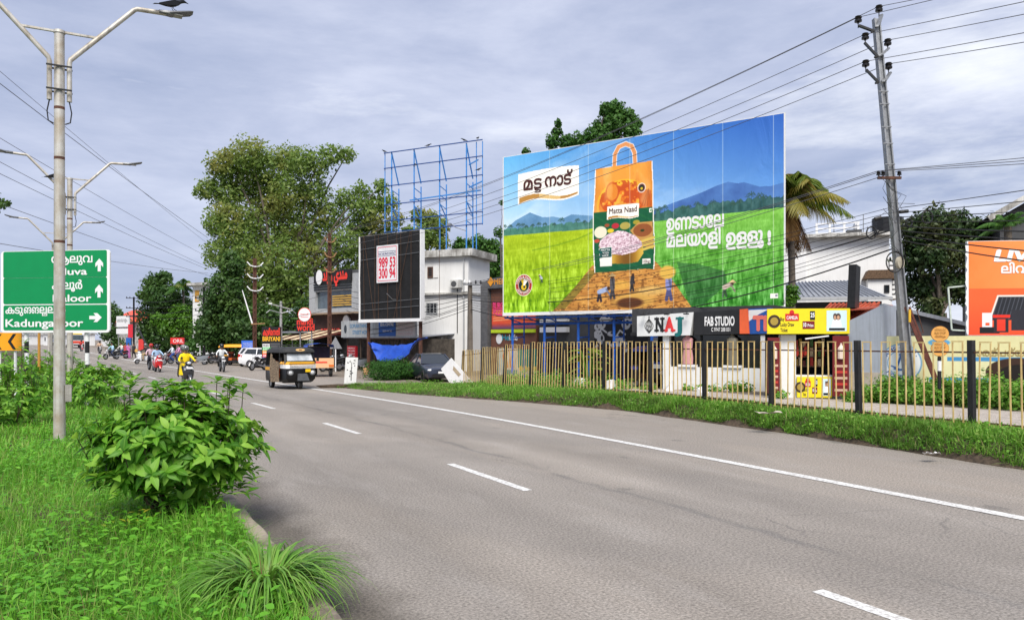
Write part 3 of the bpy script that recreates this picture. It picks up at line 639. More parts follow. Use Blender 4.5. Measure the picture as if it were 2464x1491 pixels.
    rice = Q([(788, 985), (800, 945), (850, 905), (920, 880), (970, 885), (1040, 915), (1085, 960), (1090, 985), (1040, 1030), (950, 1050), (850, 1040)])
    rm = pr.mask(rice); rn = vnoise(X*16+Y*9, Y*20-X*6, 77); pr.put(rm, C(232, 205, 215)); pr.put(rm*np.clip((rn-.5)*2.4, 0, .85), C(168, 125, 140)); pr.put(rm*np.clip((.33-rn)*3, 0, .9), C(255, 246, 246))
    pr.rect(*(lambda A, B: (A[0], B[0], B[1], A[1]))(q(1137, 726), q(1155, 752)), W_); pr.ell(*q(1147, 740), .04, .04, C(30, 120, 60))
    lab = [(790, 1000), (880, 990), (880, 1125), (800, 1130)]; pr.poly(Q(lab), C(245, 243, 235)); pr.poly(Q([(793, 1004), (877, 995), (877, 1062), (795, 1068)]), C(22, 88, 82))
    pr.poly(Q([(1090, 1078), (1147, 1076), (1147, 1110), (1091, 1114)]), C(245, 240, 230))
    def wave(x0, y0, x1, y1, zz, dz, al=1):   # white name flag with a gold wave
        pts = lambda f: [(x0+(x1-x0)*i/16, f(i/16)) for i in range(17)]
        top_ = lambda u: y0+(y1-y0)*(1-(1-u)**1.7); bot = lambda u: y0+zz+10+(dz)*u-18*math.sin(u*6.28)*zz/210
        pr.poly(Q(pts(top_)+pts(bot)[::-1]), W_)
        b1 = lambda u: bot(u)-zz*.24*(1-u*.55); b2 = lambda u: bot(u)-zz*.045
        pr.poly(Q([(x0+8+(x1-x0-16)*i/16, b1(i/16)) for i in range(17)]+[(x0+8+(x1-x0-16)*i/16, b2(i/16)) for i in range(16, -1, -1)]), C(190, 138, 66))
        pr.poly(Q([(x0+(x1-x0)*(.35+.35*i/8), b1(.35+.35*i/8)) for i in range(9)]+[(x0+(x1-x0)*(.35+.35*i/8), b2(.35+.35*i/8)) for i in range(8, -1, -1)]), C(228, 190, 125))
    wave(226, 478, 648, 420, 205, -68); wave(845, 712, 1065, 690, 82, -22)
    # quality badge with an OK hand
    cx, cy = q(270, 1253); rr = .50
    for r_, c_ in ((rr, W_), (rr*.94, C(176, 48, 42)), (rr*.66, C(235, 215, 190)), (rr*.60, C(28, 48, 40))): pr.ell(cx, cy, r_, r_*1.08, c_)
    pr.ell(cx, cy-.1, .15, .16, C(228, 190, 40)); pr.ell(cx+.03, cy-.08, .06, .07, C(28, 48, 40))
    for an, c_ in ((100, C(228, 190, 40)), (118, C(228, 190, 40)), (82, W_), (62, W_), (45, W_)): pr.line([(cx+.04*math.cos(R(an)), cy), (cx+.26*math.cos(R(an)), cy+.28*math.sin(R(an)))], .06, c_)
    bx, by = q(1083, 582)
    for r_, c_ in ((.2, W_), (.17, C(120, 55, 40)), (.12, C(28, 48, 40))): pr.ell(bx, by, r_, r_*1.1, c_)
    pr.ell(bx, by-.03, .06, .06, C(228, 190, 40))
    A, B = q(1975, 1330), q(2032, 1362); pr.rect(A[0], B[0], B[1], A[1], W_); pr.rect(A[0]+.2, B[0]-.03, B[1]+.05, A[1]-.05, C(150, 150, 165))
    for zx in (447, 715, 1003, 1305, 1645, 1995):
        x = q(zx, 800)[0]; pr.line([(x, 0), (x, h)], .022, C(236, 240, 228), .55)
    sheet = pr.build('printed_sheet', t, 0, z0, y=0)
    brown = ink('brown', 75, 32, 28); wt = mat('ink_white', (.82, .82, .8), .5, var=.02)
    def tx(sx, zx, zy, zh, zx2=None, m=wt, **k):
        a_ = q(zx, zy); hh = q(zx, zy-zh)[1]-a_[1]; wdt = (q(zx2, zy)[0]-a_[0]) if zx2 else None
        b_ = q(zx2 or zx+10, zy-k.pop('up', 0))
        return text(t, sx, a_[0], a_[1]+z0, hh*.70/k.pop('cap', .52), m, y=-.012, width=wdt, rot=math.atan2(b_[1]-a_[1], b_[0]-a_[0])*k.pop('tilt', 1), **k)
    tl_ = dict(tilt=0, bold=.028)
    tx('മ', 264, 590, 62, 330, brown, **tl_); tx('ട', 335, 580, 62, 392, brown, **tl_); tx('ട', 340, 607, 30, 388, brown, **tl_); tx('നാട്', 412, 568, 62, 606, brown, **tl_)
    tx('ഉണടാേല', 1256, 884, 74, 1655, wt, tilt=0, bold=.03); tx('മലയാളി', 1258, 1000, 74, 1632, wt, tilt=0, bold=.03); tx('ഉളളൂ', 1668, 990, 76, 1930, wt, tilt=0, bold=.03); tx('!', 1955, 988, 92, 1980, wt, cap=.7, tilt=0, bold=.05)
    tx('Matta Naad', 860, 762, 38, 1052, brown, cap=.7, tilt=0, bold=.01); tx('MATTA', 805, 1022, 13, 868, wt, cap=.7, tilt=0, bold=.02); tx('VADI', 815, 1041, 13, 858, wt, cap=.7, tilt=0, bold=.02); tx('RICE', 815, 1060, 13, 858, wt, cap=.7, tilt=0, bold=.02)
    tx('10kg', 1096, 1106, 20, 1143, brown, cap=.7, tilt=0)
    text(t, 'LONG & TASTY', cx, cy+z0, .09, wt, y=-.012, align='C', arc=.365, bold=.03, width=1.0); text(t, 'NON STICKY', cx, cy+z0, .09, wt, y=-.012, align='C', arc=-.45, bold=.03, width=.95)
    f = MB(); f.box(-.06, w+.06, .004, .06, z0-.05, z0+h+.03); f.build('backing_sheet', mat('white_vinyl', (.75, .75, .74), .6, var=.05), t)
    hem = MB(); hem.box(-.05, w+.05, -.03, .003, z0-.16, z0-.006); hem.build('hem', WHITE, t)
    tr = MB()
    for zz in (z0-.3, z0+1.8, z0+4., z0+6.2, z0+h-.15): tr.box(-.02, w+.02, .10, .18, zz, zz+.08)
    for i in range(13):
        x = .1+(w-.2)*i/12; tr.box(x-.035, x+.035, .18, .25, z0-.3, z0+h-.1); tr.bar((x, .22, z0-.26), (x+.35, .9, z0-.5), .05)
    tr.box(0, w, .85, .95, z0-.62, z0-.5); tr.build('lattice', BLUE, t)
    for i in range(8):
        x = .25+(w-.5)*i/7; p = MB(); p.tube([(x, .45, 0), (x, .45, z0+h-.4)], .068, 10); p.build('post', BLUE, t)
        if i < 7: p = MB(); p.tube([(x+.02, 1.55, 0), (x+.02, 1.55, z0+3.5)], .04, 8); p.bar((x, .45, 2.2), (x+.02, 1.55, 2.25), .06); p.build('rear_post', BLUE, t)
billboard_main()

# ---------------------------------------------------------------- the black hoarding and its poster
def black_hoarding():
    M_, w = face(868, 50, 1011, 47); z0 = P(868, 768, 50).z; h = 5.5
    t = thing('hoarding', 'black cloth hoarding carrying a white poster with a red phone number', 'billboard', mtx=M_)
    f = MB(); n = 14
    q = [[(w*i/n, -.03+.03*math.sin(i*1.7+j), z0+h*j/10) for i in range(n+1)] for j in range(11)]
    f.add([p for r in q for p in r], [(j*(n+1)+i, j*(n+1)+i+1, (j+1)*(n+1)+i+1, (j+1)*(n+1)+i) for j in range(10) for i in range(n)])
    f.build('black_cloth', mat('black_cloth', (.011, .011, .012), .75, var=.3, scale=2), t, smooth=True)
    b = MB(); b.box(-.02, w+.02, .02, .3, z0-.02, z0+h+.03); b.build('backing', CONCRETE, t)
    b = MB(); b.box(-.12, 0-.03, -.06, .3, z0-.1, z0+h); b.box(w+.03, w+.12, -.06, .3, z0-.1, z0+h+.05); b.box(-.12, w+.12, -.10, .3, z0-.22, z0-.02); b.build('white_edge', WHITE, t)
    ro = MB()
    for x, x2 in ((.25, .32), (.30, 1.0), (1.05, 1.05), (1.9, 1.9), (2.5, 2.5), (3.35, 2.3), (3.4, 3.4), (w-.15, w-.15), (1.28, 1.28), (2.75, 2.75)): ro.bar((x*w/3.9, -.10, z0+h), (x2*w/3.9, -.10, z0), .02)
    ro.build('tie_rod', mat('rusty_rod', (.11, .06, .035), .8, var=.2), t)
    for zz in (.86, .73, .20, .12): ro = MB(); ro.bar((0, -.085, z0+h*zz-.1), (w, -.085, z0+h*zz+.1), .018); ro.build('stay_wire', STEEL, t)
    x0, x1, a, c = w*.31, w*.665, z0+h*.425, z0+h*.865
    p = MB(); p.box(x0, x1, -.16, -.12, a, c); pp = p.build('poster', mat('poster_paper', (.78, .78, .80), .6, var=.03), t)
    rd = ink('red', 214, 45, 70); nb = ink('navy', 40, 45, 110); b = MB()
    e = .10
    for q_ in ((x0+e, x1-e, c-e-.04, c-e), (x0+e, x1-e, a+e, a+e+.04), (x0+e, x0+e+.035, a+e, c-e), (x1-e-.035, x1-e, a+e, c-e)): b.box(q_[0], q_[1], -.165, -.16, q_[2], q_[3])
    b.build('border', rd, pp)
    text(pp, 'FOR THIS SPACE CONTACT', x0+.17, c-.62, .12, nb, y=-.166, width=x1-x0-.34, bold=.03)
    bb = MB(); bb.box(x0+.13, x1-.13, -.164, -.16, c-.43, c-.40); bb.box(x0+.13, x1-.13, -.164, -.16, c-.71, c-.68); bb.build('rule', nb, pp)
    text(pp, '989 53', x0+.2, c-1.42, .62, rd, y=-.166, width=x1-x0-.4, bold=.035); text(pp, '300 94', x0+.2, a+.30, .62, rd, y=-.166, width=x1-x0-.4, bold=.035)
    for x in (.35, w-.3):
        b = MB(); b.box(x-.08, x+.08, .3, .46, 0, z0+h); b.build('post', RUST, t)
    b = MB(); 
    b.tube([(w*.62, -.9, z0+1.55), (w*.62+.02, -.4, z0+1.2), (w*.62, -.05, z0+1.2)], .025); b.build('bracket', STEEL, t)
black_hoarding()

# ---------------------------------------------------------------- buildings
WALLW = mat('white_plaster', (.78, .78, .77), .85, var=.04, scale=.7, streak=.10, bump=.08, bscale=8)
WALLW2 = mat('stained_plaster', (.62, .61, .58), .9, var=.12, scale=1.2, col2=(.20, .19, .17), streak=.7, bump=.15, bscale=8)
GREYW = mat('grey_cladding', (.40, .41, .42), .6, var=.06, scale=3, streak=.2)
DGREY = mat('dark_grey_wall', (.085, .087, .092), .8, var=.12, scale=1.5, streak=.2)
BROWN = mat('brown_panel', (.17, .070, .045), .7, var=.12, scale=1.2)
DBROWN = mat('dark_brown_wall', (.055, .025, .020), .7, var=.2, scale=2)
BLUEGREY = mat('blue_grey_wall', (.40, .44, .50), .85, var=.08, scale=.9, streak=.25)
REDTILE = mat('red_roof_tile', (.52, .105, .05), .7, var=.2, scale=3, bump=.2)
METALROOF = mat('metal_roof', (.34, .36, .40), .45, .3, var=.08, scale=2, streak=.25)
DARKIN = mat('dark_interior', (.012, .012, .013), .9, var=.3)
def window(t, x0, x1, z0, z1, fm=WHITE, gm=DARKGLASS, bars=2, fw=.07, y=0, mullion=1):
    f = MB(); f.box(x0, x0+fw, y-.06, y, z0, z1); f.box(x1-fw, x1, y-.06, y, z0, z1); f.box(x0+fw, x1-fw, y-.06, y, z1-fw, z1); f.box(x0+fw, x1-fw, y-.06, y, z0, z0+fw)
    for i in range(1, mullion+1): x = x0+(x1-x0)*i/(mullion+1); f.box(x-.02, x+.02, y-.05, y, z0+fw, z1-fw)
    for i in range(1, bars+1): z = z0+(z1-z0)*i/(bars+1); f.box(x0+fw, x1-fw, y-.038, y-.03, z-.012, z+.012)
    w = f.build('window', fm, t); g = MB(); g.box(x0+fw, x1-fw, y-.025, y-.004, z0+fw, z1-fw); g.build('pane', gm, w); return w

def white_building():
    M_, w = face(1000, 52, 1127, 50.5); t = thing('building', 'two storey white plastered building with a stained parapet under the blue frame', 'building', mtx=M_)
    H1 = P(1127, 705, 50.5).z; H2 = P(1127, 616, 50.5).z; H3 = P(1127, 599, 50.5).z
    b = MB(); b.box(0, w, 0, 3.6, 0, H2); b.build('wall', WALLW, t)
    b = MB(); b.box(-.2, w+.45, -.35, 3.9, H2, H2+.10); b.box(-.2, w+.45, -.35, -.20, H2+.10, H3); b.box(w+.30, w+.45, -.2, 3.9, H2+.10, H3); b.build('parapet', WALLW2, t)
    b = MB(); b.box(0, w+.12, -.22, -.003, H1-.07, H1+.07); b.box(w+.003, w+.12, 0, 3.6, H1-.07, H1+.07); b.build('ledge', WALLW2, t)
    sx = w/127
    window(t, 30*sx, 43*sx, P(1, 672, 51).z+.15, P(1, 640, 51).z, mat('brown_shutter', (.14, .08, .06), .7), bars=5, mullion=0); b = MB(); b.box(44*sx, 55*sx, -.05, -.003, P(1, 672, 51).z+.15, P(1, 640, 51).z); b.build('shutter', WALLW, t)
    window(t, 27*sx, 54*sx, P(1, 754, 51).z, P(1, 727, 51).z, GREYW, bars=3, mullion=2)
    b = MB(); b.tube([(w-.3, -.08, .1), (w-.3, -.08, H2-.2)], .05, 8); b.build('drain_pipe', GREYW, t); b = MB(); b.box(w*.70, w*.70+.8, -.38, -.01, H1+.35, H1+.9); a_ = b.build('air_conditioner', mat('ac_white', (.62, .62, .60), .5, var=.1, streak=.4), t, bevel=.02); b = MB(); b.disc(w*.70+.3, H1+.62, .2, .2, -.39, -.382, 18); b.build('fan_grille', DGREY, a_); b = MB(); b.tube([(w*.70+.4, -.03, H1+.34), (w*.70+.4, -.03, 2.6)], .03, 6); b.build('hose', BLACK, t)
    b = MB(); b.box(0, w*.62, -.9, -.003, P(1, 815, 51).z, P(1, 808, 51).z); b.build('canopy_slab', WALLW2, t)
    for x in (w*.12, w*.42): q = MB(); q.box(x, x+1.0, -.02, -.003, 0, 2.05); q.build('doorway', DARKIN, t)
white_building()

def restaurant():
    M_, w = face(752, 64, 866, 60); Z = lambda v: P(1, v, 62).z; X = lambda u: w*(u-752)/114
    t = thing('restaurant', 'grey framed restaurant upper storey over a brown shopfront with red letters', 'restaurant', mtx=M_)
    b = MB(); b.box(.02, w-.02, .06, 9, 0, Z(752)); b.build('ground_floor', DBROWN, t)
    b = MB(); b.box(0, w, .25, 9, Z(752), Z(652)); b.build('wall', DGREY, t)
    b = MB(); b.box(0, X(768), -.35, .247, Z(752), Z(662)); b.box(X(855), w, -.35, .247, Z(752), Z(662)); b.box(X(768), X(855), -.35, .247, Z(700), Z(662)); b.box(X(768), X(855), -.35, .247, Z(752), Z(742)); b.build('facade_frame', GREYW, t)
    b = MB(); b.box(-.2, w+.2, -.6, .25, Z(756), Z(752)-.004); b.build('ledge', mat('tan_ledge', (.33, .24, .17), .8), t)
    b = MB()
    for i, v in enumerate((697, 691, 685)): b.box(X(766), X(856), -.42-.03*i, -.353, Z(v), Z(v-3))
    b.build('louvre', BLACK, t)
    b = MB(); b.box(X(768), X(855), -.1, .24, Z(742), Z(700)); b.build('glazing', GLASS, t)
    b = MB()
    for i in range(5): b.box(X(806), X(852), -.2, -.103, Z(736-5.5*i), Z(733.5-5.5*i))
    b.build('yellow_slat', ink('gold', 215, 170, 70), t)
    b = MB(); b.box(X(769), X(857), -.55, -.355, Z(680), Z(652)); sb = b.build('roof_sign', mat('sign_black', (.014, .013, .013), .5, bump=.1), t)
    text(sb, 'ﺪﻟرو يﺪﻨﻣ'[::1], X(791), Z(674), .85, REDTXT, y=-.56, width=X(850)-X(791), bold=.05)
    b = MB(); b.disc(X(783), Z(666), .42, .62, -.59, -.552, 24); b.build('emblem', WHITE, sb)
    b = MB(); b.disc(X(836), Z(777), .45, .62, -.1, .055, 24); b.build('round_sign', WHITE, t)
    text(t, 'RESTAURANT & C', X(773), Z(805), .52, REDTXT, y=.02, width=X(866)-X(773), bold=.03, name='shop_name')
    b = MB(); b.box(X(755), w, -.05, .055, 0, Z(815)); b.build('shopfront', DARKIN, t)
    # striped awning over the pavement
    n = 8; b = MB()
    for i in range(n):
        x0, x1 = X(735)+(X(850)-X(735))*i/n, X(735)+(X(850)-X(735))*(i+1)/n
        b.hexa([(x0-1.6, -2.6, 2.15), (x1-1.6, -2.6, 2.15), (x1, .0, 2.95), (x0, .0, 2.95), (x0-1.6, -2.6, 2.2), (x1-1.6, -2.6, 2.2), (x1, .0, 3.0), (x0, .0, 3.0)], i % 2)
    b.build('awning', [ink('cream', 225, 205, 170), ink('maroon', 90, 50, 40)], t)
    b = MB(); b.box(X(700), X(760), -1.6, 1.5, 2.75, 2.9); b.build('side_roof', METALROOF, t)
    for x in (X(716), X(760), X(800)): q = MB(); q.tube([(x, -2.3, 0), (x, -2.3, 2.2)], .04); q.build('awning_post', STEEL, t)
restaurant()

def shack():
    M_, w = face(842, 55, 1022, 49); t = thing('market_stall', 'ramshackle tin roofed stall under the faded grey shop banner', 'stall', mtx=M_); Z = lambda v: P(1, v, 52).z
    b = MB(); b.box(.2, w, .6, 5, 0, 2.2); b.build('back_wall', mat('plank_wall', (.10, .085, .07), .9, var=.3, scale=3), t)
    b = MB(); b.hexa([(0, -.6, 2.25), (w, -.6, 2.25), (w, 5, 2.7), (0, 5, 2.7), (0, -.6, 2.3), (w, -.6, 2.3), (w, 5, 2.76), (0, 5, 2.76)]); b.build('tin_roof', METALROOF, t)
    for i in range(6): x = .15+(w-.3)*i/5; q = MB(); q.tube([(x, -.3, 0), (x, -.3, 2.24)], .05, 7); q.build('post', mat('old_timber', (.12, .085, .06), .9, var=.25), t)
    for i in range(7): x = w*.55+i*.35; q = MB(); q.bar((x, -.5, 2.2), (x+rnd.uniform(-.5, .5), -.9, .3+rnd.uniform(0, .8)), .05); q.build('loose_pole', MATS['old_timber'], t)
    b = MB(); b.box(.4, 1.5, -.5, -.35, .1, 1.7); pb = b.build('menu_board', ink('menured', 165, 30, 40), t); 
    for i in range(7): text(pb, 'TEA COFFEE' if i % 2 else 'MEALS', .5, 1.5-i*.2, .09, WHITE, y=-.51, width=.85)
    # faded banner
    s = thing('shop_banner', 'faded grey banner with a round mark, blue letters and a blue panel', 'banner', mtx=M_ @ Matrix.Translation((0, -.75, 0)))
    z0, z1 = 2.32, 3.5
    b = MB(); b.box(0, w, 0, .12, z0, z1); b.build('board', mat('faded_sheet', (.42, .44, .45), .7, var=.12, scale=1.5, streak=.5), s)
    b = MB(); b.box(w*.535, w*.755, -.02, -.003, z0+.06, z1-.08); bp = b.build('blue_panel', ink('bannerblue', 25, 85, 165), s)
    text(bp, 'EDG CENTRE', w*.56, z1-.42, .2, WHITE, y=-.03, width=w*.17, bold=.02); text(bp, 'SERVICES', w*.59, z0+.35, .12, WHITE, y=-.03, width=w*.12)
    lb = ink('fadeblue', 75, 125, 165); text(s, 'GOPURATHINGAL', w*.13, z0+.68, .26, lb, y=-.01, width=w*.29, bold=.02); text(s, 'STREET HOME', w*.17, z0+.22, .26, lb, y=-.01, width=w*.24, bold=.02)
    b = MB(); b.disc(w*.065, z0+.6, .16, .30, -.015, -.003); b.build('round_mark', ink('markgrey', 50, 58, 66), s)
    pk = ink('fadepink', 190, 150, 155); b = MB(); b.box(w*.765, w-.05, -.015, -.003, z0+.06, z1-.06); b.build('pale_panel', mat('pale_sheet', (.50, .47, .46), .7, var=.1), s)
    for i in range(4): text(s, 'OFFICE SUPPLIES', w*.78, z1-.35-.23*i, .13, pk, y=-.02, width=w*.19)
    # sagging blue tarpaulin tied below the banner
    a, e = P(893, 824, 47), P(1030, 812, 44.5); n, m = 16, 7; V = []
    for j in range(m+1):
        for i in range(n+1):
            u = i/n; p = a.lerp(e, u); k = j/m
            dr = 1.6*k*math.sin(math.pi*min(1, u*1.15))**.7*(1-.35*u)+.30*math.sin(math.pi*u)*(1-k)
            V.append((p.x+.12*math.sin(i*1.3+j)-.25*k, p.y-.3*k+.10*math.sin(i*2.1), p.z-dr+.03*math.sin(i*3+j*2)))
    i = np.arange(len(V)).reshape(m+1, n+1)
    tp = npmesh('tarpaulin', V, np.stack([i[:-1, :-1], i[:-1, 1:], i[1:, 1:], i[1:, :-1]], -1).reshape(-1, 4), mat('blue_tarp', S(34, 80, 185), .55, var=.15, scale=2, bump=.3, bscale=6), smooth=True)
    tag(tp, 'crumpled bright blue tarpaulin slung beneath the faded grey banner', 'tarpaulin')
shack()

def merc_block():
    M_, w = face(1163, 46, 1440, 40.5); t = thing('shop_building', 'dark grey and brown shop block behind the left end of the rice billboard', 'shop', mtx=M_)
    X = lambda u: w*((u-1163)/277); Z = lambda v: P(1, v, 44).z
    b = MB(); b.box(0, w, .2, 8, 0, Z(668)); b.build('wall', DGREY, t)
    b = MB(); b.box(X(1163), X(1182), -.25, .197, 0, Z(672)); b.box(X(1182), X(1440), -.25, .197, Z(690), Z(665)); b.build('fascia', mat('fascia_grey', (.13, .13, .135), .6), t)
    b = MB(); b.box(X(1184), X(1300), .0, .195, 0, Z(691)); b.build('brown_cladding', BROWN, t)
    text(t, 'MERC', X(1200), Z(682)+.02, .33, ink('amber', 225, 150, 40), y=-.27, bold=.02); b = MB(); b.prism([(X(1191)+a, Z(678)+c+.1) for a, c in ((-.25, 0), (0, .28), (.25, 0), (0, -.28))], -.29, -.253, 'y'); b.build('diamond_mark', MATS['ink_amber'], t)
    pr = Print(X(1298)-X(1187), Z(722)-Z(790), 90); n_ = fbm(pr.X*1.4, pr.Y*3.5, 4, 3)[..., None]; v = (pr.Y/pr.h)[..., None]
    pr.a = C(235, 110, 60)*n_+C(215, 70, 55)*(1-n_); pr.put(np.clip((v[..., 0]-.62)*3, 0, .9), C(120, 40, 60)); pr.put(np.clip((.2-v[..., 0])*4, 0, .85), C(60, 60, 130))
    for k in range(5): pr.line([(.1, pr.h*(.3+.09*k)), (pr.w*.6, pr.h*(.36+.08*k))], .07, C(250, 190, 130), .7)
    pr.build('mural', t, X(1187), Z(790), y=-.008); pk = ink('hotpink', 240, 70, 130); text(t, 'BURGER', X(1190), Z(742), .42, pk, y=-.03, width=1.2, bold=.03); text(t, 'PIZZA', X(1191), Z(757), .42, pk, y=-.03, width=.9, bold=.03)
    b = MB(); b.box(X(1187), X(1298), -.12, .0, Z(800), Z(792)); b.build('lime_strip', ink('lime', 190, 215, 40), t)
    b = MB(); b.box(X(1310), X(1372), -.1, .195, Z(800), Z(788)); b.box(X(1310), X(1372), -.1, .195, Z(782), Z(770)); b.build('white_board', WHITE, t)
    text(t, 'Heal', X(1214), Z(818), .34, ink('teal', 50, 150, 170), y=-.03, bold=.02); text(t, 'Life', X(1228)+.12, Z(818), .34, WHITE, y=-.03, bold=.03); b = MB(); b.disc(X(1206), Z(815), .24, .3, -.03, -.003); b.build('round_emblem', WHITE, t)
    b = MB(); b.box(X(1200), X(1300), -.02, -.003, 0, Z(840)); b.build('shop_window', mat('shop_glass', (.10, .16, .15), .15, var=.3, scale=1.2, col2=(.35, .28, .2)), t)
    pr = Print(X(1300)-X(1206), Z(838)-Z(903), 80, C(226, 214, 190)); pr.rect(pr.w*.52, pr.w, pr.h*.3, pr.h, C(48, 140, 120)); pr.rect(0, pr.w*.16, 0, pr.h, C(190, 200, 195)); [pr.line([(pr.w*(.1+.09*k), pr.h*.95), (pr.w*(.16+.08*k), pr.h*.3)], .09, C(225, 120, 50)) for k in range(4)]; [pr.ell(pr.w*(.60+.12*k), pr.h*.26, .16, .16, C(235, 205, 95)) for k in range(4)]; pr.rect(pr.w*.2, pr.w*.5, 0, pr.h*.2, C(70, 150, 140)); pr.build('food_poster', t, X(1206), Z(903), y=-.03)
    b = MB(); b.box(X(1310), X(1435), .1, .195, 0, Z(830)); b.build('shutter', DARKIN, t)
    # graffiti wall to its right
    M_, w = face(1430, 40, 1560, 36.5); t = thing('wall', 'black wall painted with bold white cartoon blots under the billboard', 'wall', mtx=M_); 
    pr = Print(w, 3.7, 150, C(26, 26, 28)); rr = random.Random(5)
    for k in range(16):
        x, z = rr.uniform(.2, w-.2), rr.uniform(1.5, 3.4); pr.ell(x, z, rr.uniform(.15, .4), rr.uniform(.12, .3), C(215, 215, 215)); pr.ell(x+.1, z+.05, rr.uniform(.06, .14), rr.uniform(.06, .14), C(20, 20, 20))
    for k in range(8): x = rr.uniform(.2, w-.5); z = rr.uniform(1.6, 3.2); pr.line([(x, z), (x+.3, z+.3), (x+.7, z+.1)], .1, C(225, 225, 225)); 
    pr.build('painted_face', t, 0, 0, y=-.004); b = MB(); b.box(0, w, 0, .25, 0, 3.7); b.build('masonry', DGREY, t)
merc_block()
# ---------------------------------------------------------------- shops behind the fence
def mannequin(t, x, y, z, m, flat=False):
    b = MB(); rings = []
    for zz, rx, ry in ((0, .20, .13), (.25, .21, .13), (.55, .17, .11), (.80, .20, .12), (.95, .21, .10), (1.02, .09, .07), (1.10, .06, .06), (1.16, .055, .055)):
        rings.append([(x+rx*math.cos(a*math.pi/6), y+ry*math.sin(a*math.pi/6), z+zz) for a in range(12)])
    b.loft(rings); o = b.build('dressed_mannequin', m, t, smooth=True); return o
def naj_shop():
    M_, w = face(1537, 29, 1852, 26.2, .2); t = thing('clothes_shop', 'low clothes shop with black fascia, dark show windows and a white plinth wall', 'shop', mtx=M_)
    X = lambda u: w*(u-1537)/315*(1+.0*u); Z = lambda v: P(1, v, 27.3).z-.2
    b = MB(); b.box(.1, w, 1.6, 5, 0, 2.75); b.build('back_room', DARKIN, t)
    b = MB(); b.box(X(1612), X(1832), .05, .25, 0, Z(884)); b.build('plinth_wall', WALLW, t)
    for u0, u1 in ((1600, 1616), (1832, 1852)): b = MB(); b.box(X(u0), X(u1), 0, .3, 0, 2.03); b.build('pillar', WALLW, t)
    b = MB(); b.box(X(1616), X(1832), .28, .31, Z(883), 2.05); b.build('show_window', mat('show_glass', (.016, .016, .018), .08, var=.2, spec=.7), t)
    b = MB()
    for u in (1616, 1688, 1760, 1829): b.box(X(u), X(u)+.05, .2, .277, Z(883), 2.05)
    b.build('window_frame', BLACK, t)
    for u, m in ((1660, ink('dressrose', 205, 150, 150)), (1767, ink('dressbeige', 120, 115, 100))):
        b = MB(); b.box(X(u)-.35, X(u)+.35, -.02, .2, Z(884)+.004, Z(878)); b.build('window_ledge', WHITE, t); mannequin(t, X(u), .1, Z(877), m)
    b = MB(); b.box(X(1852)+.02, X(1880), .1, .12, 0, 1.95); b.build('doorway', DARKIN, t)
    b = MB(); b.box(-.4, w, .1, 5.2, 2.04, 2.16); b.build('soffit', BLACK, t); b = MB(); b.box(-.45, w+.05, .35, 5.3, 2.163, 3.1); b.build('fascia', mat('fascia_black', (.05, .05, .053), .6), t)
    def slab(name, u0, u1, v0l, v0r, v1l, v1r, m, y=-.06, skew=0, sl=.3):   # sign panels in front of the fascia
        b = MB(); x0, x1 = X(u0), X(u1); b.hexa([(x0, y, Z(v1l)), (x1-skew, y, Z(v1r)), (x1-skew, y+sl, Z(v1r)), (x0, y+sl, Z(v1l)), (x0, y, Z(v0l)), (x1, y, Z(v0r)), (x1, y+sl, Z(v0r)), (x0, y+sl, Z(v0l))])
        return b.build(name, m, t)
    sb = slab('white_sign', 1537, 1680, 757, 750, 808, 806, mat('sign_white', (.74, .75, .75), .45, var=.03), -.16, .12); 
    zb = Z(797); k = (Z(763)-zb)
    for s_, u0, u1, m in (('N', 1586, 1606, BLACK), ('A', 1609, 1633, ink('najred', 222, 60, 62)), ('J', 1634, 1653, ink('najteal', 25, 105, 105))):
        text(sb, s_, X(u0), zb+.02, k, m, y=-.175, width=X(u1)-X(u0), bold=.05)
        b = MB()
        if s_ in 'NA': b.box(X(u0)-.05, X(u0)+.13, -.18, -.163, zb+.02, zb+.09); b.box(X(u1)-.13, X(u1)+.05, -.18, -.163, zb+.02, zb+.09)
        if s_ == 'N': b.box(X(u0)-.05, X(u0)+.14, -.18, -.163, zb+k-.05, zb+k+.02); b.box(X(u1)-.13, X(u1)+.05, -.18, -.163, zb+k-.05, zb+k+.02)
        if s_ == 'J': b.box(X(u0)+.05, X(u1)+.06, -.18, -.163, zb+k-.05, zb+k+.02)
        b.build('serif', m, sb)
    b = MB(); cx, cz = X(1569), (Z(764)+Z(800))/2
    for r_ in (1.0, .62, .25):
        for sgn in (1, -1):
            b.tube([(cx+sgn*r_*.17*math.sin(math.pi*i/8)**1.1, -.17, cz-.27+.54*i/8) for i in range(9)], .011, 5)
    b.tube([(cx, -.17, cz+.26), (cx, -.17, cz+.38)], .018, 6); b.build('bulb_emblem', BLACK, sb); text(sb, 'NAJ', cx-.10, cz-.06, .13, BLACK, y=-.175, width=.2)
    kb = slab('black_sign', 1680, 1788, 750, 746, 806, 803, mat('sign_black2', (.022, .022, .024), .35, var=.1), -.10)
    text(kb, 'FAB STUDIO', X(1706), Z(783), k*.62, WHITE, y=-.115, width=X(1776)-X(1706), bold=.035); text(kb, '✆ 9747 288 031' if False else 'C 9747 288 031', X(1722), Z(797), k*.26, WHITE, y=-.115, width=X(1766)-X(1722), bold=.015)
    ob = slab('orange_shutter_sign', 1788, 1806, 746, 745, 803, 803, ink('signorange', 240, 105, 60), -.14, -.06)
    bb = slab('blue_sign', 1806, 1856, 745, 744, 804, 803, ink('signblue', 35, 85, 165), -.08)
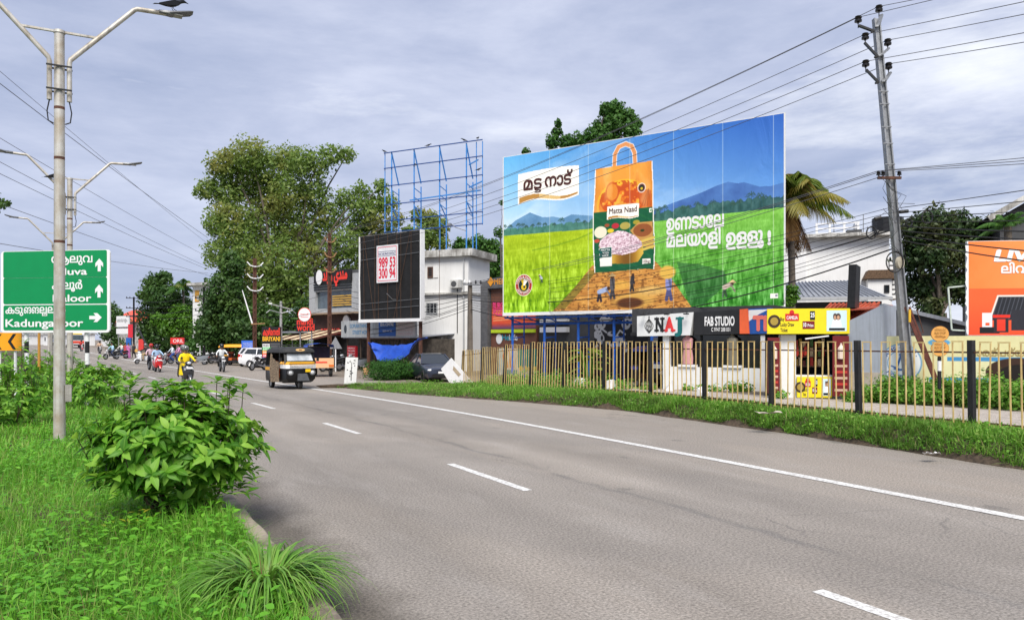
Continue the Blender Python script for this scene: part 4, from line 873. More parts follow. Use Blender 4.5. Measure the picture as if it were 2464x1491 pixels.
    b = MB(); b.hexa([(X(1807), -.085, Z(775)), (X(1830), -.085, Z(758)), (X(1830), -.083, Z(758)), (X(1807), -.083, Z(775)), (X(1807), -.085, Z(748)), (X(1852), -.085, Z(747)), (X(1852), -.083, Z(747)), (X(1807), -.083, Z(748))]); b.build('pale_corner', WHITE, bb)
    text(bb, 'TI', X(1816), Z(795), k*.95, ink('salmon', 235, 120, 105), y=-.095, width=X(1848)-X(1816), bold=.06)
    for u in (1560, 1620, 1668):
        b = MB(); b.tube([(X(u), .1, Z(752)), (X(u), -.2, Z(747)), (X(u)+.02, -.42, Z(752))], .014, 6); b.box(X(u)-.07, X(u)+.1, -.5, -.36, Z(756), Z(753)); b.build('spotlight', BLACK, t)
naj_shop()

YEL = ink('yellow', 235, 215, 30)
def lottery_panel(t, x0, x1, z0, z1, y):
    h = z1-z0; w = x1-x0; b = MB(); b.box(x0, x1, y, y+.1, z0, z1); p = b.build('yellow_sign', YEL, t); F = lambda u: x0+w*u; H = lambda v: z0+h*v
    bk = ink('darkbrown', 60, 45, 30); mr = ink('maroonlab', 120, 25, 35)
    b = MB(); b.disc(F(.085), H(.5), h*.24, h*.26, y-.01, y-.003); b.build('seal', bk, p); b = MB(); b.disc(F(.085), H(.5), h*.15, h*.16, y-.014, y-.0103); b.build('seal_centre', ink('sealgold', 165, 140, 60), p)
    for i, s_ in enumerate(('Buy', 'Lucky Draw', 'Ticket')): text(p, s_, F(.16), H(.52-.22*i), h*.15, bk, y=y-.006, width=w*(.05, .17, .09)[i], bold=.02)
    b = MB(); b.box(F(.22), F(.385), y-.01, y-.003, H(.52), H(.80)); b.disc(F(.30), H(.84), h*.09, h*.11, y-.01, y-.003); b.build('red_label', ink('labelred', 205, 40, 40), p); text(p, 'CAMELIA', F(.235), H(.58), h*.13, WHITE, y=y-.016, width=w*.135, bold=.03)
    b = MB(); b.box(F(.52), F(.58), y-.01, y-.003, H(.55), H(.90)); b.build('black_label', BLACK, p); text(p, '25', F(.525), H(.66), h*.17, WHITE, y=y-.016, width=w*.05, bold=.04)
    b = MB(); b.box(F(.43), F(.575), y-.01, y-.003, H(.20), H(.50)); b.build('maroon_label', mr, p); text(p, '10', F(.44), H(.28), h*.16, WHITE, y=y-.016, width=w*.035, bold=.04); text(p, 'Prize', F(.49), H(.28), h*.12, WHITE, y=y-.016, width=w*.07, bold=.02)
    pr = Print(w*.24, h*.82, 40, C(205, 228, 236)); 
    for cx_, r_ in ((.42, .10), (.58, .12)):
        pr.poly([(pr.w*(cx_-.2), pr.h*.2), (pr.w*(cx_-.1), pr.h*.55), (pr.w*(cx_+.1), pr.h*.55), (pr.w*(cx_+.2), pr.h*.2)], C(245, 245, 245)); pr.ell(pr.w*cx_, pr.h*.7, pr.w*r_, pr.h*.16, C(70, 55, 50)); pr.ell(pr.w*cx_, pr.h*.66, pr.w*r_*.6, pr.h*.1, C(205, 160, 130))
    pr.rect(pr.w*.12, pr.w*.9, pr.h*.03, pr.h*.16, C(20, 20, 22)); pr.build('photo_print', p, F(.72), H(.10), y-.006)
def yellow_stall():
    M_, w = face(1843, 23.2, 2040, 22.8, .25); t = thing('lottery_stall', 'small roadside stall under a yellow lottery signboard with packets on shelves', 'stall', mtx=M_)
    X = lambda u: w*(u-1843)/197; Z = lambda v: P(1, v, 23).z-.25
    lottery_panel(t, 0, w, Z(803), Z(743), -.25)
    b = MB(); b.box(X(1880), X(1916), 0, .4, 0, Z(805)); b.build('pillar', WALLW, t)
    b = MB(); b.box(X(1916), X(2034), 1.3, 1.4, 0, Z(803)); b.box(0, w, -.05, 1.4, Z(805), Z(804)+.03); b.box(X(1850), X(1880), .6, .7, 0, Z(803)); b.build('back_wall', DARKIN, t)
    for k, zz in enumerate((.95, 1.25, 1.55)):
        b = MB(); b.box(X(1918), X(2000), .9, 1.28, zz, zz+.03); b.build('shelf', mat('shelf_wood', (.18, .10, .06), .7), t)
        cols = [ink('pk%d' % i, *c) for i, c in enumerate(((200, 60, 50), (225, 200, 160), (90, 130, 70), (190, 150, 60), (110, 40, 40)))]
        for i in range(9):
            x = X(1920)+i*.115; b = MB(); b.prism([(x, zz+.032), (x+.09, zz+.032), (x+.085, zz+.2+.05*(i % 3)), (x+.005, zz+.2+.05*(i % 3))], .95, 1.05, 'y')
            tag(b.build('packet', cols[(i*3+k) % 5]), 'bright snack packet standing on a shelf inside the yellow lottery stall', 'packet', 'packets on the stall shelves').matrix_world = M_
    b = MB(); b.box(X(1916), X(2034), -.02, .5, 0, .72); c_ = b.build('counter', WALLW, t)
    lottery_panel(t, X(1917), X(2000), .05, .68, -.14)
    b = MB(); b.bar((X(1930), -.5, Z(815)), (X(1985), -.5, Z(808)), .04); b.build('tube_light', WHITE, t)
    for u, zz in ((1925, 1.7), (1935, 1.62), (1945, 1.72)):
        b = MB(); b.ball((X(u), .35, zz-.25), .05, .05, .16, 8, 6); b.tube([(X(u), .35, zz-.1), (X(u), .35, zz+.1)], .004, 4); tag(b.build('hanging_pouch', MATS['ink_pk%d' % (u % 5)]), 'small pouch hanging at the front of the lottery stall', 'pouch', 'pouches hanging in the stall').matrix_world = M_
    # maroon drink posters either side
    for u0, u1, v0, v1, lab in ((1843, 1872, 812, 945, 'tall maroon drinks poster on the left edge of the lottery stall'), (1998, 2036, 808, 950, 'tall maroon ice cream poster on the right edge of the lottery stall')):
        q = thing('poster', lab, 'poster', mtx=M_ @ Matrix.Translation((0, -.32, 0))); b = MB(); b.box(X(u0), X(u1), 0, .05, Z(v1), Z(v0)); b.build('panel', ink('postermaroon', 110, 25, 30), q)
        cx = (X(u0)+X(u1))/2; hh = Z(v0)-Z(v1); b = MB(); b.tube([(cx, -.02, Z(v0)-hh*.12), (cx, -.02, Z(v0)-hh*.15), (cx, -.02, Z(v0)-hh*.21), (cx, -.02, Z(v0)-hh*.38)], [.025, .03, .10, .10], 10); b.build('printed_bottle', ink('bottle', 225, 205, 190), q)
        for i in range(5): b = MB(); b.box(X(u0)+.05, X(u1)-.05, -.008, -.003, Z(v1)+hh*(.08+.1*i), Z(v1)+hh*(.12+.1*i)); b.build('price_strip', [ink('strip', 205, 170, 150), ink('stripred', 190, 60, 50)][i % 2], q)
yellow_stall()

def right_side():
    # blue-grey gable house beside the stall
    M_, w = face(2040, 22.6, 2122, 21.8, .25); t = thing('house', 'low blue grey house with an orange red tiled roof beside the lottery stall', 'house', mtx=M_); X = lambda u: w*(u-2040)/82; Z = lambda v: P(1, v, 22.2).z-.25
    b = MB(); b.prism([(0, 0), (w, 0), (w, Z(735)), (0, Z(772))], 0, .9, 'y'); b.build('wall', BLUEGREY, t)
    b = MB(); b.box(0, w, -.06, -.003, 0, Z(895)); b.build('plinth', mat('plinth', (.52, .46, .38), .9, var=.12), t)
    b = MB(); b.hexa([(X(1843)-.3, .4, Z(748)), (w*.3, .4, Z(744)), (w*.5, 1.8, Z(731)), (X(1843)-.3, 1.8, Z(738)), (X(1843)-.3, .4, Z(746)), (w*.3, .4, Z(741)), (w*.5, 1.8, Z(729)), (X(1843)-.3, 1.8, Z(736))]); b.build('lean_to_roof', REDTILE, t)
    # dark grey gable shed
    b = MB(); q4 = [P(2042, 776, 23.0), P(2116, 729, 23.8), P(2000, 731, 25.2), P(1960, 770, 23.8)]; iv = M_.inverted(); q4 = [iv @ p for p in q4]; b.hexa([p-Vector((0, 0, .06)) for p in q4]+q4)
    for i in range(12): a_ = q4[0].lerp(q4[3], i/11); c_ = q4[1].lerp(q4[2], i/11); b.bar(a_+Vector((0, 0, .02)), c_+Vector((0, 0, .02)), .05, .05)
    b.build('tiled_slope', REDTILE, t)
    M_, w = face(2104, 25, 2345, 24.4, .25); t = thing('shed', 'dark grey gabled shed behind the cream hoarding', 'shed', mtx=M_); Z = lambda v: P(1, v, 24.8).z-.25; pk = w*.08
    b = MB(); b.prism([(0, 0), (w, 0), (w, Z(792)), (pk+w*.1, Z(738)), (0, Z(735))], 0, 5, 'y'); b.build('wall', DGREY, t)
    b = MB(); b.bar((pk, -.15, Z(734)), (w+.1, -.15, Z(788)), .06, .12); b.bar((pk, 2.5, Z(732)), (w+.1, 2.5, Z(786)), 5.2, .05); b.build('roof', METALROOF, t)
    # grey standing seam roof house
    M_, w = face(1890, 36, 2150, 34.5, .2); t = thing('house', 'house with a wide grey standing seam metal roof behind the lottery stall', 'house', mtx=M_); Z = lambda v: P(1, v, 35).z-.2; X = lambda u: w*(u-1890)/260
    b = MB(); b.box(.3, w*.93, 1.2, 7, 0, Z(722)); b.build('wall', DGREY, t)
    rf = MB(); n = 20; zt, zb = Z(663), Z(714)
    for i in range(n):
        a0, a1 = i/n, (i+1)/n; f = lambda a: (w*(-.02+1.0*a), 0, zb-.25*max(0, a-.6)); g = lambda a: (w*(-.02+.72*a), 4.0, zt)
        p, q, r_, s_ = f(a0), f(a1), g(a1), g(a0); up = lambda c, k: (c[0], c[1], c[2]+k)
        rf.hexa([p, q, r_, s_, up(p, .05), up(q, .05), up(r_, .05), up(s_, .05)]); rf.bar(up(p, .08), up(s_, .08), .05, .06)
    rf.hexa([(w*.7, 4, zt), (w*.98, 0, zb-.1), (w*1.08, 3.0, zb-.1), (w*.72, 4.3, zt)]+[(w*.7, 4, zt+.05), (w*.98, 0, zb-.05), (w*1.08, 3.0, zb-.05), (w*.72, 4.3, zt+.05)])
    rf.build('roof', METALROOF, t)
    b = MB(); b.box(-.1, w*.99, -.12, -.004, zb-.16, zb-.02); b.build('gutter', GREYW, t)
    # white houses further back
    M_, w = face(1880, 52, 2150, 50); t = thing('house', 'large plain white house rising behind the metal roof and the palm', 'house', mtx=M_); Z = lambda v: P(1, v, 51).z; X = lambda u: w*(u-1880)/270
    b = MB(); b.box(0, X(2140), 0, 9, 0, Z(572)); b.box(X(1888), X(1940), -.5, -.003, 0, Z(600)); b.build('wall', WALLW, t)
    b = MB(); b.box(X(1935), X(2150), -.7, 9.2, Z(572), Z(564)); b.build('roof_slab', WALLW2, t)
    b = MB(); b.prism([(X(2075), Z(675)), (X(2150), Z(675)), (X(2143), Z(655)), (X(2085), Z(655))], -1.1, -.003, 'y'); b.build('brown_hood', mat('thatch', (.16, .10, .06), .95, var=.3, scale=10, bump=.5), t)
    b = MB(); b.box(X(2085), X(2140), -.9, -.005, 0, Z(676)); b.build('porch', WALLW, t)
    window(t, X(2122), X(2134), Z(708), Z(690), BLACK, y=-.905, mullion=0, bars=0)
    b = MB()
    for i in range(9): b.box(X(2140)+.003, X(2170), -.2, 3, Z(720)+i*.32, Z(720)+i*.32+.22)
    b.build('louvre_wall', WALLW, t)
    rl = MB()
    for v in (536, 548, 560): rl.bar((X(1965), .2, Z(v)), (X(2072), .2, Z(v)), .09)
    for u in (1968, 2000, 2035, 2068): rl.bar((X(u), .2, Z(565)), (X(u), .2, Z(534)), .14)
    rl.box(X(2062), X(2072), .4, 1.4, Z(566), Z(536)); rl.build('roof_railing', WHITE, t)
    for u, v in ((2083, 515), (2093, 545), (2101, 543), (2012, 520)): q = MB(); q.tube([(X(u), .6, Z(566)), (X(u), .6, Z(v))], .03, 6); q.build('roof_rod', STEEL, t)
    b = MB(); b.box(X(2040), X(2075), -.2, 2, Z(566), Z(555)); b.build('dark_tank_base', DGREY, t); b = MB(); b.tube([(X(2150), 2, Z(566)), (X(2150), 2, Z(520))], 1.0, 14); b.build('water_tank', BLACK, t)
    # dark gable roof at the frame's right edge
    M_, w = face(2375, 34, 2560, 33); t = thing('house', 'dark roofed house with white gable edge at the far right of the view', 'house', mtx=M_); Z = lambda v: P(1, v, 33.6).z
    b = MB(); b.prism([(.6, 0), (w, 0), (w, Z(440)), (.6, Z(520))], .4, 8, 'y'); b.build('wall', DGREY, t)
    b = MB(); b.bar((0, -.3, Z(525)), (w, -.3, Z(430)), .12, .25); b.build('gable_board', WALLW2, t); b = MB(); b.bar((0, 3.8, Z(522)), (w, 3.8, Z(427)), 8, .08); b.build('roof', DARKIN, t)
    # orange hoarding
    M_, w = face(2330, 22.5, 2520, 22.2, .25); t = thing('hoarding', 'orange advertising hoarding with white lettering and a picture of batteries', 'billboard', mtx=M_); X = lambda u: w*(u-2330)/190; Z = lambda v: P(1, v, 22.4).z-.25
    h = Z(580)-Z(806); pr = Print(w, h, 150, C(244, 128, 62)); v = pr.Y/pr.h; pr.put((v < .5)*.75, C(240, 88, 48)); pr.put((v >= .5)*np.clip(pr.X/w*.6, 0, .5), C(250, 165, 100)); pr.put((v < .5)*np.clip(.35-v, 0, 1)*1.2, C(225, 55, 35))
    zz = lambda q: (Z(q)-Z(806)); pr.poly([(X(2382), zz(770)), (X(2402), zz(712)), (w, zz(712)), (w, zz(770))], C(38, 40, 46)); pr.line([(X(2382), zz(770)), (X(2402), zz(712)), (w, zz(712))], .05, C(235, 225, 215))
    for i in range(8): pr.line([(X(2404+10*i), zz(714)), (X(2388+10*i), zz(768))], .015, C(90, 95, 105))
    pr.rect(X(2364), X(2388), zz(795), zz(752), C(235, 235, 235)); pr.rect(X(2371), X(2382), zz(783), zz(776), C(230, 90, 50)); pr.rect(X(2358), X(2406), zz(802), zz(786), C(28, 30, 34)); pr.rect(X(2392), X(2428), zz(800), zz(762), C(45, 40, 44)); pr.rect(X(2389), X(2431), zz(764), zz(757), C(222, 50, 35)); pr.rect(X(2400), X(2420), zz(796), zz(768), C(220, 60, 40)); pr.rect(X(2434), X(2490), zz(795), zz(745), C(45, 45, 52))
    p = pr.build('printed_sheet', t, 0, Z(806), y=0)
    text(t, 'LIVE', X(2391), Z(628), .33, WHITE, y=-.012, width=X(2505)-X(2391), bold=.05, shear=.25); text(t, 'ലിവ്', X(2409), Z(657), .26, WHITE, y=-.012, bold=.03)
    b = MB(); b.box(-.03, w, .004, .12, Z(807), Z(579)); b.build('backing', WHITE, t)
    for x in (.15, w*.55): b = MB(); b.tube([(x, .25, 0), (x, .25, Z(582))], .06, 8); b.build('post', STEEL, t)
    rr = random.Random(3); ed = MB(); pt = []
    for i in range(30): pt.append((-.03-rr.uniform(0, .07), Z(804-7.4*i)))
    ed.prism([(.0, Z(804)), (0, Z(589))]+pt[::-1], -.02, -.004, 'y'); ed.build('torn_edge', WHITE, t)
    b = MB(); x0, x1 = X(2284), X(2328)
    for p_, q_ in (((x0, Z(690)), (x1, Z(686))), ((x0, Z(690)), (x0+.1, Z(793))), ((x0+.1, Z(793)), (x1, Z(795)))): b.bar((p_[0], .1, p_[1]), (q_[0], .1, q_[1]), .045)
    b.build('empty_frame', mat('greenish_white', (.55, .62, .55), .6), t)
    # cream school hoarding
    M_, w = face(2130, 22.0, 2500, 20.6, .25); t = thing('hoarding', 'long cream roadside hoarding with a round blue and white emblem behind the weeds', 'billboard', mtx=M_); X = lambda u: w*(u-2130)/370; Z = lambda v: P(1, v, 21.5).z-.25
    h = Z(808)-.35; pr = Print(w, h, 260, C(222, 218, 172)); pr.put(np.clip((fbm(pr.X, pr.Y*1.4, 4, 6)-.5)*.9, 0, .4), C(190, 190, 150)); pr.put((np.abs(pr.Y-(h-.42*h)) < .055)*(pr.X > X(2285))*1., C(70, 140, 190)); pr.put((pr.Y < h*.24)*(pr.Y > h*.16)*(pr.X > X(2240)), C(70, 140, 185)); pr.put((pr.Y > h*.62)*(pr.X > X(2230)), C(214, 208, 158))
    pr.ell(X(2265), h*.88, .28, .1, C(90, 160, 205)); pr.ell(X(2450), h*.35, .75, .4, C(60, 40, 32)); pr.ell(X(2462), h*.3, .6, .3, C(30, 24, 22))
    cx, cz = X(2170), h*.50
    for r_, c_ in ((.55, C(120, 165, 200)), (.51, C(235, 238, 240)), (.36, C(120, 165, 200)), (.335, C(232, 238, 242))): pr.ell(cx, cz, r_, r_*1.02, c_)
    bl = C(60, 105, 170)
    for an in range(200, 341, 28): pr.line([(cx, cz-.2), (cx+.26*math.cos(R(an)), cz-.02+.2*math.sin(R(an)))], .04, bl)
    pr.line([(cx-.1, cz-.1), (cx, cz+.2), (cx+.12, cz-.05)], .06, bl); pr.ell(cx, cz+.24, .05, .05, bl); pr.build('printed_sheet', t, 0, .35, y=0); lb = ink('crestblue', 60, 105, 170)
    text(t, 'AMS · VKT ·', cx, cz+.35, .10, lb, y=-.01, align='C', arc=.40, bold=.02, width=.9); text(t, 'HOTTE · KL', cx, cz+.35, .10, lb, y=-.01, align='C', arc=-.47, bold=.02, width=.9)
    text(t, 'പാരമ്പര്യം', X(2335), .35+h*.64, .20, ink('palegold', 170, 150, 95), y=-.01, bold=.02, width=X(2480)-X(2335))
    b = MB(); b.box(0, w, .004, .1, .33, Z(808)); b.build('backing', WHITE, t)
    for i in range(5): b = MB(); b.tube([(w*(i+.5)/5, .2, 0), (w*(i+.5)/5, .2, Z(810))], .05, 8); b.build('post', STEEL, t)
    # low white skirting wall + upright narrow black sign
    M_, w = face(2046, 23.5, 2062, 23.4, .25); t = thing('signboard', 'narrow black upright signboard on a thin pole above the tiled roof', 'sign', mtx=M_); Z = lambda v: P(1, v, 23.5).z-.25
    b = MB(); b.hexa([(-.03, -.5, Z(742)), (w, -.5, Z(742)), (w+.0, .5, Z(742)), (0, .5, Z(742)), (.02, -.5, Z(640)), (w+.05, -.5, Z(640)), (w+.05, .5, Z(640)), (.02, .5, Z(640))]); b.build('panel', BLACK, t); b = MB(); b.tube([(.08, .2, 0), (.08, .2, Z(742))], .035, 8); b.build('pole', RUST, t)
right_side()

# ---------------------------------------------------------------- far end of the street
def far_end():
    M_, w = face(456, 100, 520, 97, .1); t = thing('house', 'white flat roofed house with a black water tank far behind the trees', 'house', mtx=M_); Z = lambda v: P(1, v, 99).z; X = lambda u: w*(u-456)/64
    b = MB(); b.box(X(464), X(518), 0, 9, 0, Z(689)); b.build('wall', WALLW, t); b = MB(); b.box(X(462), w+.2, -.8, 9, Z(689), Z(683)); b.box(X(490), w+.3, -1, 9, Z(725), Z(715)); b.build('roof_slab', WALLW2, t)
    b = MB(); b.tube([(X(491), 3, Z(683)), (X(491), 3, Z(672))], 1.1, 14); b.build('water_tank', BLACK, t); b = MB(); b.box(X(470), X(480), -.05, -.003, Z(728), Z(700)); b.build('yellow_shutter', ink('ochre', 215, 160, 60), t)
    M_, w = face(272, 150, 336, 142, .5); t = thing('building', 'low building with tiered bright orange tiled roofs at the end of the street', 'building', mtx=M_); Z = lambda v: P(1, v, 146).z-.5; X = lambda u: w*(u-272)/64
    b = MB(); b.box(0, w, 0, 9, 0, Z(772)); b.build('wall', WALLW2, t); OT = ink('orangetile', 220, 85, 55)
    for x0, x1, v0, v1, y0 in ((272, 336, 775, 762, -1.5), (272, 322, 758, 744, 1)):
        b = MB(); b.hexa([(X(x0), y0, Z(v0)), (X(x1), y0, Z(v0)), (X(x1), y0+5, Z(v0)), (X(x0), y0+5, Z(v0)), (X(x0+8), y0+2, Z(v1)), (X(x1-8), y0+2, Z(v1)), (X(x1-8), y0+3, Z(v1)), (X(x0+8), y0+3, Z(v1))]); b.build('roof', OT, t)
    b = MB(); b.box(X(275), X(320), 1, 5, Z(772)+.01, Z(758)); b.build('upper_wall', DGREY, t)
    M_, w = face(280, 120, 309, 118, .3); t = thing('hoarding', 'small white street hoarding on posts in front of the orange roofs', 'billboard', mtx=M_); Z = lambda v: P(1, v, 119).z-.3
    b = MB(); b.box(0, w, 0, .2, Z(786), Z(760)); b.box(0, w, -.02, .18, Z(803), Z(790)); b.build('panel', WHITE, t); text(t, 'മലയാളം', .3, Z(774), .55, DGREY, y=-.01, width=w-.6); 
    for x in (.15, w-.15): b = MB(); b.tube([(x, .3, 0), (x, .3, Z(760))], .08, 6); b.build('post', STEEL, t)
    for u, v0, v1, d, c, lab, cat in ((308, 780, 812, 112, (205, 45, 60), 'tall narrow red banner beside the leaning far pole', 'banner'), (333, 816, 842, 100, (205, 60, 55), 'short red drinks board standing at the far footpath', 'sign'), (303, 812, 830, 108, (35, 95, 175), 'square blue board on the far footpath', 'sign'), (410, 812, 828, 86, (215, 45, 45), 'red shop canopy sign against the dark trees', 'sign')):
        M_, w = face(u, d, u+(32 if d == 86 else 12), d, .2); s = thing('street_sign', lab, cat, mtx=M_); Z = lambda q: P(1, q, d).z-.2
        b = MB(); b.box(0, w, 0, .3, Z(v1), Z(v0)); b.build('panel', mat('sgn%d' % u, S(*c), .5, var=.08), s); b = MB(); b.tube([(w/2, .15, 0), (w/2, .15, Z(v1))], .06, 6); b.build('post', STEEL, s)
        if d == 86: text(s, 'ORIL', .3, Z(824), .4, WHITE, y=-.01)
    for k, (u0, u1, v, d, lab) in enumerate(((0, 50, 806, 190, 'long white building low on the far left horizon'), (55, 105, 800, 200, 'white building block left of the far bus'), (244, 262, 800, 170, 'pale narrow building right of the far bus'), (105, 140, 804, 180, 'grey white shop row beyond the lamp post'))):
        M_, w = face(u0, d, u1, d-6, .8); t = thing('building', lab, 'building', 'mtx' and 0 or (0, 0, 0), mtx=M_); z = P(1, v, d).z-.8
        b = MB(); b.box(0, w, 0, 8, 0, z); b.build('wall', WALLW, t); b = MB(); b.box(-.3, w+.3, -.3, 8.3, z, z+.3); b.build('roof_slab', WALLW2, t)
        for i in range(max(1, int(w/2.6))): window(t, .5+i*2.5, 1.8+i*2.5, z*.45, z*.8, bars=0)
far_end()
# ---------------------------------------------------------------- trees
TREE_A = leafmat('big_tree_leaf', [(.095, .17, .032), (.15, .245, .05), (.21, .32, .075), (.29, .38, .12)], .5, .55, clump=(.36, .31, .09), cscale=.22)
TREE_D = leafmat('dark_leaf', [(.03, .078, .018), (.048, .112, .024), (.072, .15, .034)], .33, .5, clump=(.10, .18, .034), cscale=.35)
TREE_B = leafmat('fresh_leaf', [(.05, .14, .012), (.08, .20, .018), (.11, .25, .022)], .3, .45)
TREE_C = leafmat('mid_leaf', [(.035, .105, .018), (.06, .155, .026), (.09, .205, .036)], .3, .5)
BARK = mat('bark', (.15, .125, .10), .95, var=.25, scale=5, bump=.6, bscale=20)
def lump(u, v, rp, d, dd=0., ky=1., kz=1.):
    p = P(u, v, d+dd); r = rp*d/FPX; return (p.x, p.y, p.z, r, r*ky, r*kz)
def tree(lumps, n, size, m, label, trunk, r0=.3, shell=.45, group=None, ntips=9, name='tree', thr=.5, ydepth=1.0):
    g = Vector(trunk); t = thing(name, label, 'tree', g, group=group)
    ll = [(a[0]-g.x, a[1]-g.y, a[2]-g.z)+tuple(a[3:]) for a in lumps]
    p, nr = crown_pts(ll, n, shell); o = flakes('crown', p, nr, rng.uniform(.55, 1.25, n)*size, m, t)
    zc = np.mean([l[2] for l in ll]); xc = np.mean([l[0] for l in ll]); yc = np.mean([l[1] for l in ll])
    b = MB(); fork = Vector((xc*.35, yc*.35, max(.8, min(l[2]-l[5]*.4 for l in ll)))) ; b.tube([(0, 0, -.2), fork*.5+Vector((.1, 0, 0)), fork], [r0*1.3, r0, r0*.8], 10)
    tips = [Vector(l[:3]) for l in (ll if len(ll) <= ntips else [ll[i] for i in np.linspace(0, len(ll)-1, ntips).astype(int)])]
    limbs(b, fork, tips, r0*.38); b.build('trunk', BARK, t, smooth=True); return t
LM = lambda L_, d, **k: [lump(u, v, r, d, rnd.uniform(-1, 1)*r*d/FPX*.9, **k) for u, v, r in L_]
D = 76
tree(LM([(600, 372, 46), (560, 392, 40), (530, 400, 36), (500, 455, 28), (478, 462, 16), (540, 462, 46), (590, 440, 52), (640, 402, 50), (690, 388, 40), (725, 392, 40), (765, 392, 36), (800, 372, 28), (835, 372, 22), (650, 470, 62), (560, 530, 58), (520, 540, 34), (700, 470, 56), (755, 460, 44), (640, 550, 74), (570, 600, 60), (525, 612, 38), (720, 560, 66), (790, 520, 44), (830, 480, 30), (870, 462, 24), (915, 450, 20), (935, 490, 26), (900, 520, 34), (860, 545, 36), (955, 530, 22), (830, 590, 44), (770, 620, 56), (680, 640, 70), (600, 668, 60), (880, 600, 26), (850, 650, 34), (720, 700, 58), (885, 560, 34), (905, 490, 26), (930, 560, 26), (870, 500, 30), (650, 720, 56), (790, 690, 44), (585, 735, 40)], D),
     46000, .205, TREE_A, 'huge spreading olive green tree towering over the restaurant', G(655, 870, .1) if False else P(655, HORY+45, 76), .55, .35, ntips=26, group=None)
tree(LM([(560, 640, 34), (540, 700, 44), (520, 745, 40), (560, 760, 56), (600, 790, 56), (545, 810, 46), (650, 790, 48), (505, 800, 34), (590, 840, 36), (700, 800, 46), (740, 760, 40), (640, 840, 30)], 70, kz=1.1), 22000, .20, TREE_D, 'dense dark tree filling the space below the huge olive tree', P(590, HORY+46, 71), .35, .4)
tree(LM([(372, 682, 26), (395, 668, 18), (360, 712, 26), (395, 715, 36), (430, 735, 36), (365, 765, 34), (405, 770, 46), (450, 762, 36), (478, 745, 20), (385, 815, 42), (440, 815, 46), (485, 800, 36), (352, 800, 20), (415, 845, 30)], 108), 17000, .28, TREE_D, 'dark rounded tree left of the white house with the tank', P(410, HORY+30, 109), .4, .4)
tree(LM([(432, 752, 22), (418, 770, 20), (450, 775, 20), (400, 790, 20), (425, 800, 22), (380, 770, 18), (460, 800, 16)], 101), 5000, .22, TREE_B, 'light green young tree lit in front of the dark rounded tree', P(425, HORY+32, 101), .15, .4)
tree(LM([(492, 790, 26), (512, 770, 22), (530, 800, 26), (505, 825, 24), (475, 830, 24)], 84), 5000, .2, TREE_C, 'small leafy tree behind the parked scooters', P(505, HORY+38, 84), .15, .4)
tree(LM([(1030, 530, 26), (1005, 520, 18), (1060, 545, 22), (1020, 570, 30), (1060, 585, 24), (985, 560, 18)], 78), 3200, .22, TREE_A, 'thin tree showing through the blue frame above the black hoarding', P(1030, HORY+40, 78), .2, .3)
tree(LM([(1110, 595, 22), (1150, 590, 24), (1185, 600, 26), (1120, 640, 34), (1165, 640, 36), (1200, 640, 32), (1140, 690, 30), (1190, 680, 30)], 74), 9000, .2, TREE_C, 'dark green trees between the white building and the rice billboard', P(1165, HORY+42, 74), .3, .4)
tree(LM([(1340, 318, 13), (1343, 297, 8), (1330, 342, 18), (1365, 345, 22), (1400, 345, 26), (1440, 330, 34), (1472, 300, 36), (1482, 264, 22), (1458, 262, 16), (1510, 282, 20), (1530, 296, 16), (1520, 318, 24), (1470, 345, 30), (1265, 365, 9), (1420, 400, 50), (1350, 400, 40), (1500, 400, 40)], 54), 15000, .15, TREE_C, 'bright leafy tree rising above the top edge of the rice billboard', P(1430, HORY+60, 54), .3, .4)
tree(LM([(1208, 488, 7), (1200, 560, 14)], 60), 260, .13, TREE_C, 'slim treetop peeping past the left edge of the rice billboard', P(1205, HORY+55, 60), .08, .2)
tree(LM([(2200, 560, 40), (2250, 540, 44), (2300, 545, 40), (2190, 620, 40), (2240, 610, 50), (2300, 610, 46), (2205, 690, 40), (2260, 690, 46), (2310, 690, 40), (2350, 560, 40), (2400, 545, 30), (2240, 740, 30)], 36), 17000, .115, leafmat('scrub_leaf', [(.018, .045, .012), (.035, .075, .02), (.06, .10, .03)], .2, .5, clump=(.10, .10, .035), cscale=.9), 'scrubby dark tree with open twigs left of the orange hoarding', P(2265, HORY+85, 36), .25, .3, ntips=12)
tree(LM([(-30, 490, 34), (5, 492, 12), (20, 490, 6), (-70, 470, 50)], 26), 900, .09, TREE_D, 'leafy branch tip entering at the left edge above the green sign', P(-160, HORY+120, 26), .2, .3)
tree(LM([(275, 760, 22), (262, 800, 22), (280, 830, 20), (268, 740, 14)], 128), 2400, .26, TREE_D, 'narrow dark tree just right of the green direction sign', P(268, HORY+22, 128), .15, .3)
tree(LM([(1905, 700, 16), (1895, 725, 16), (1910, 715, 12)], 31), 900, .08, TREE_B, 'small green bush beside the right post of the rice billboard', P(1898, HORY+100, 31), .05, .3)

tree(LM([(2560, 600, 60), (2640, 560, 60), (2720, 600, 66), (2600, 680, 60), (2700, 690, 60), (2660, 740, 50)], 46), 8000, .16, TREE_C, 'leafy tree standing beyond the orange hoarding past the right edge', P(2650, HORY+66, 46), .3, .3)

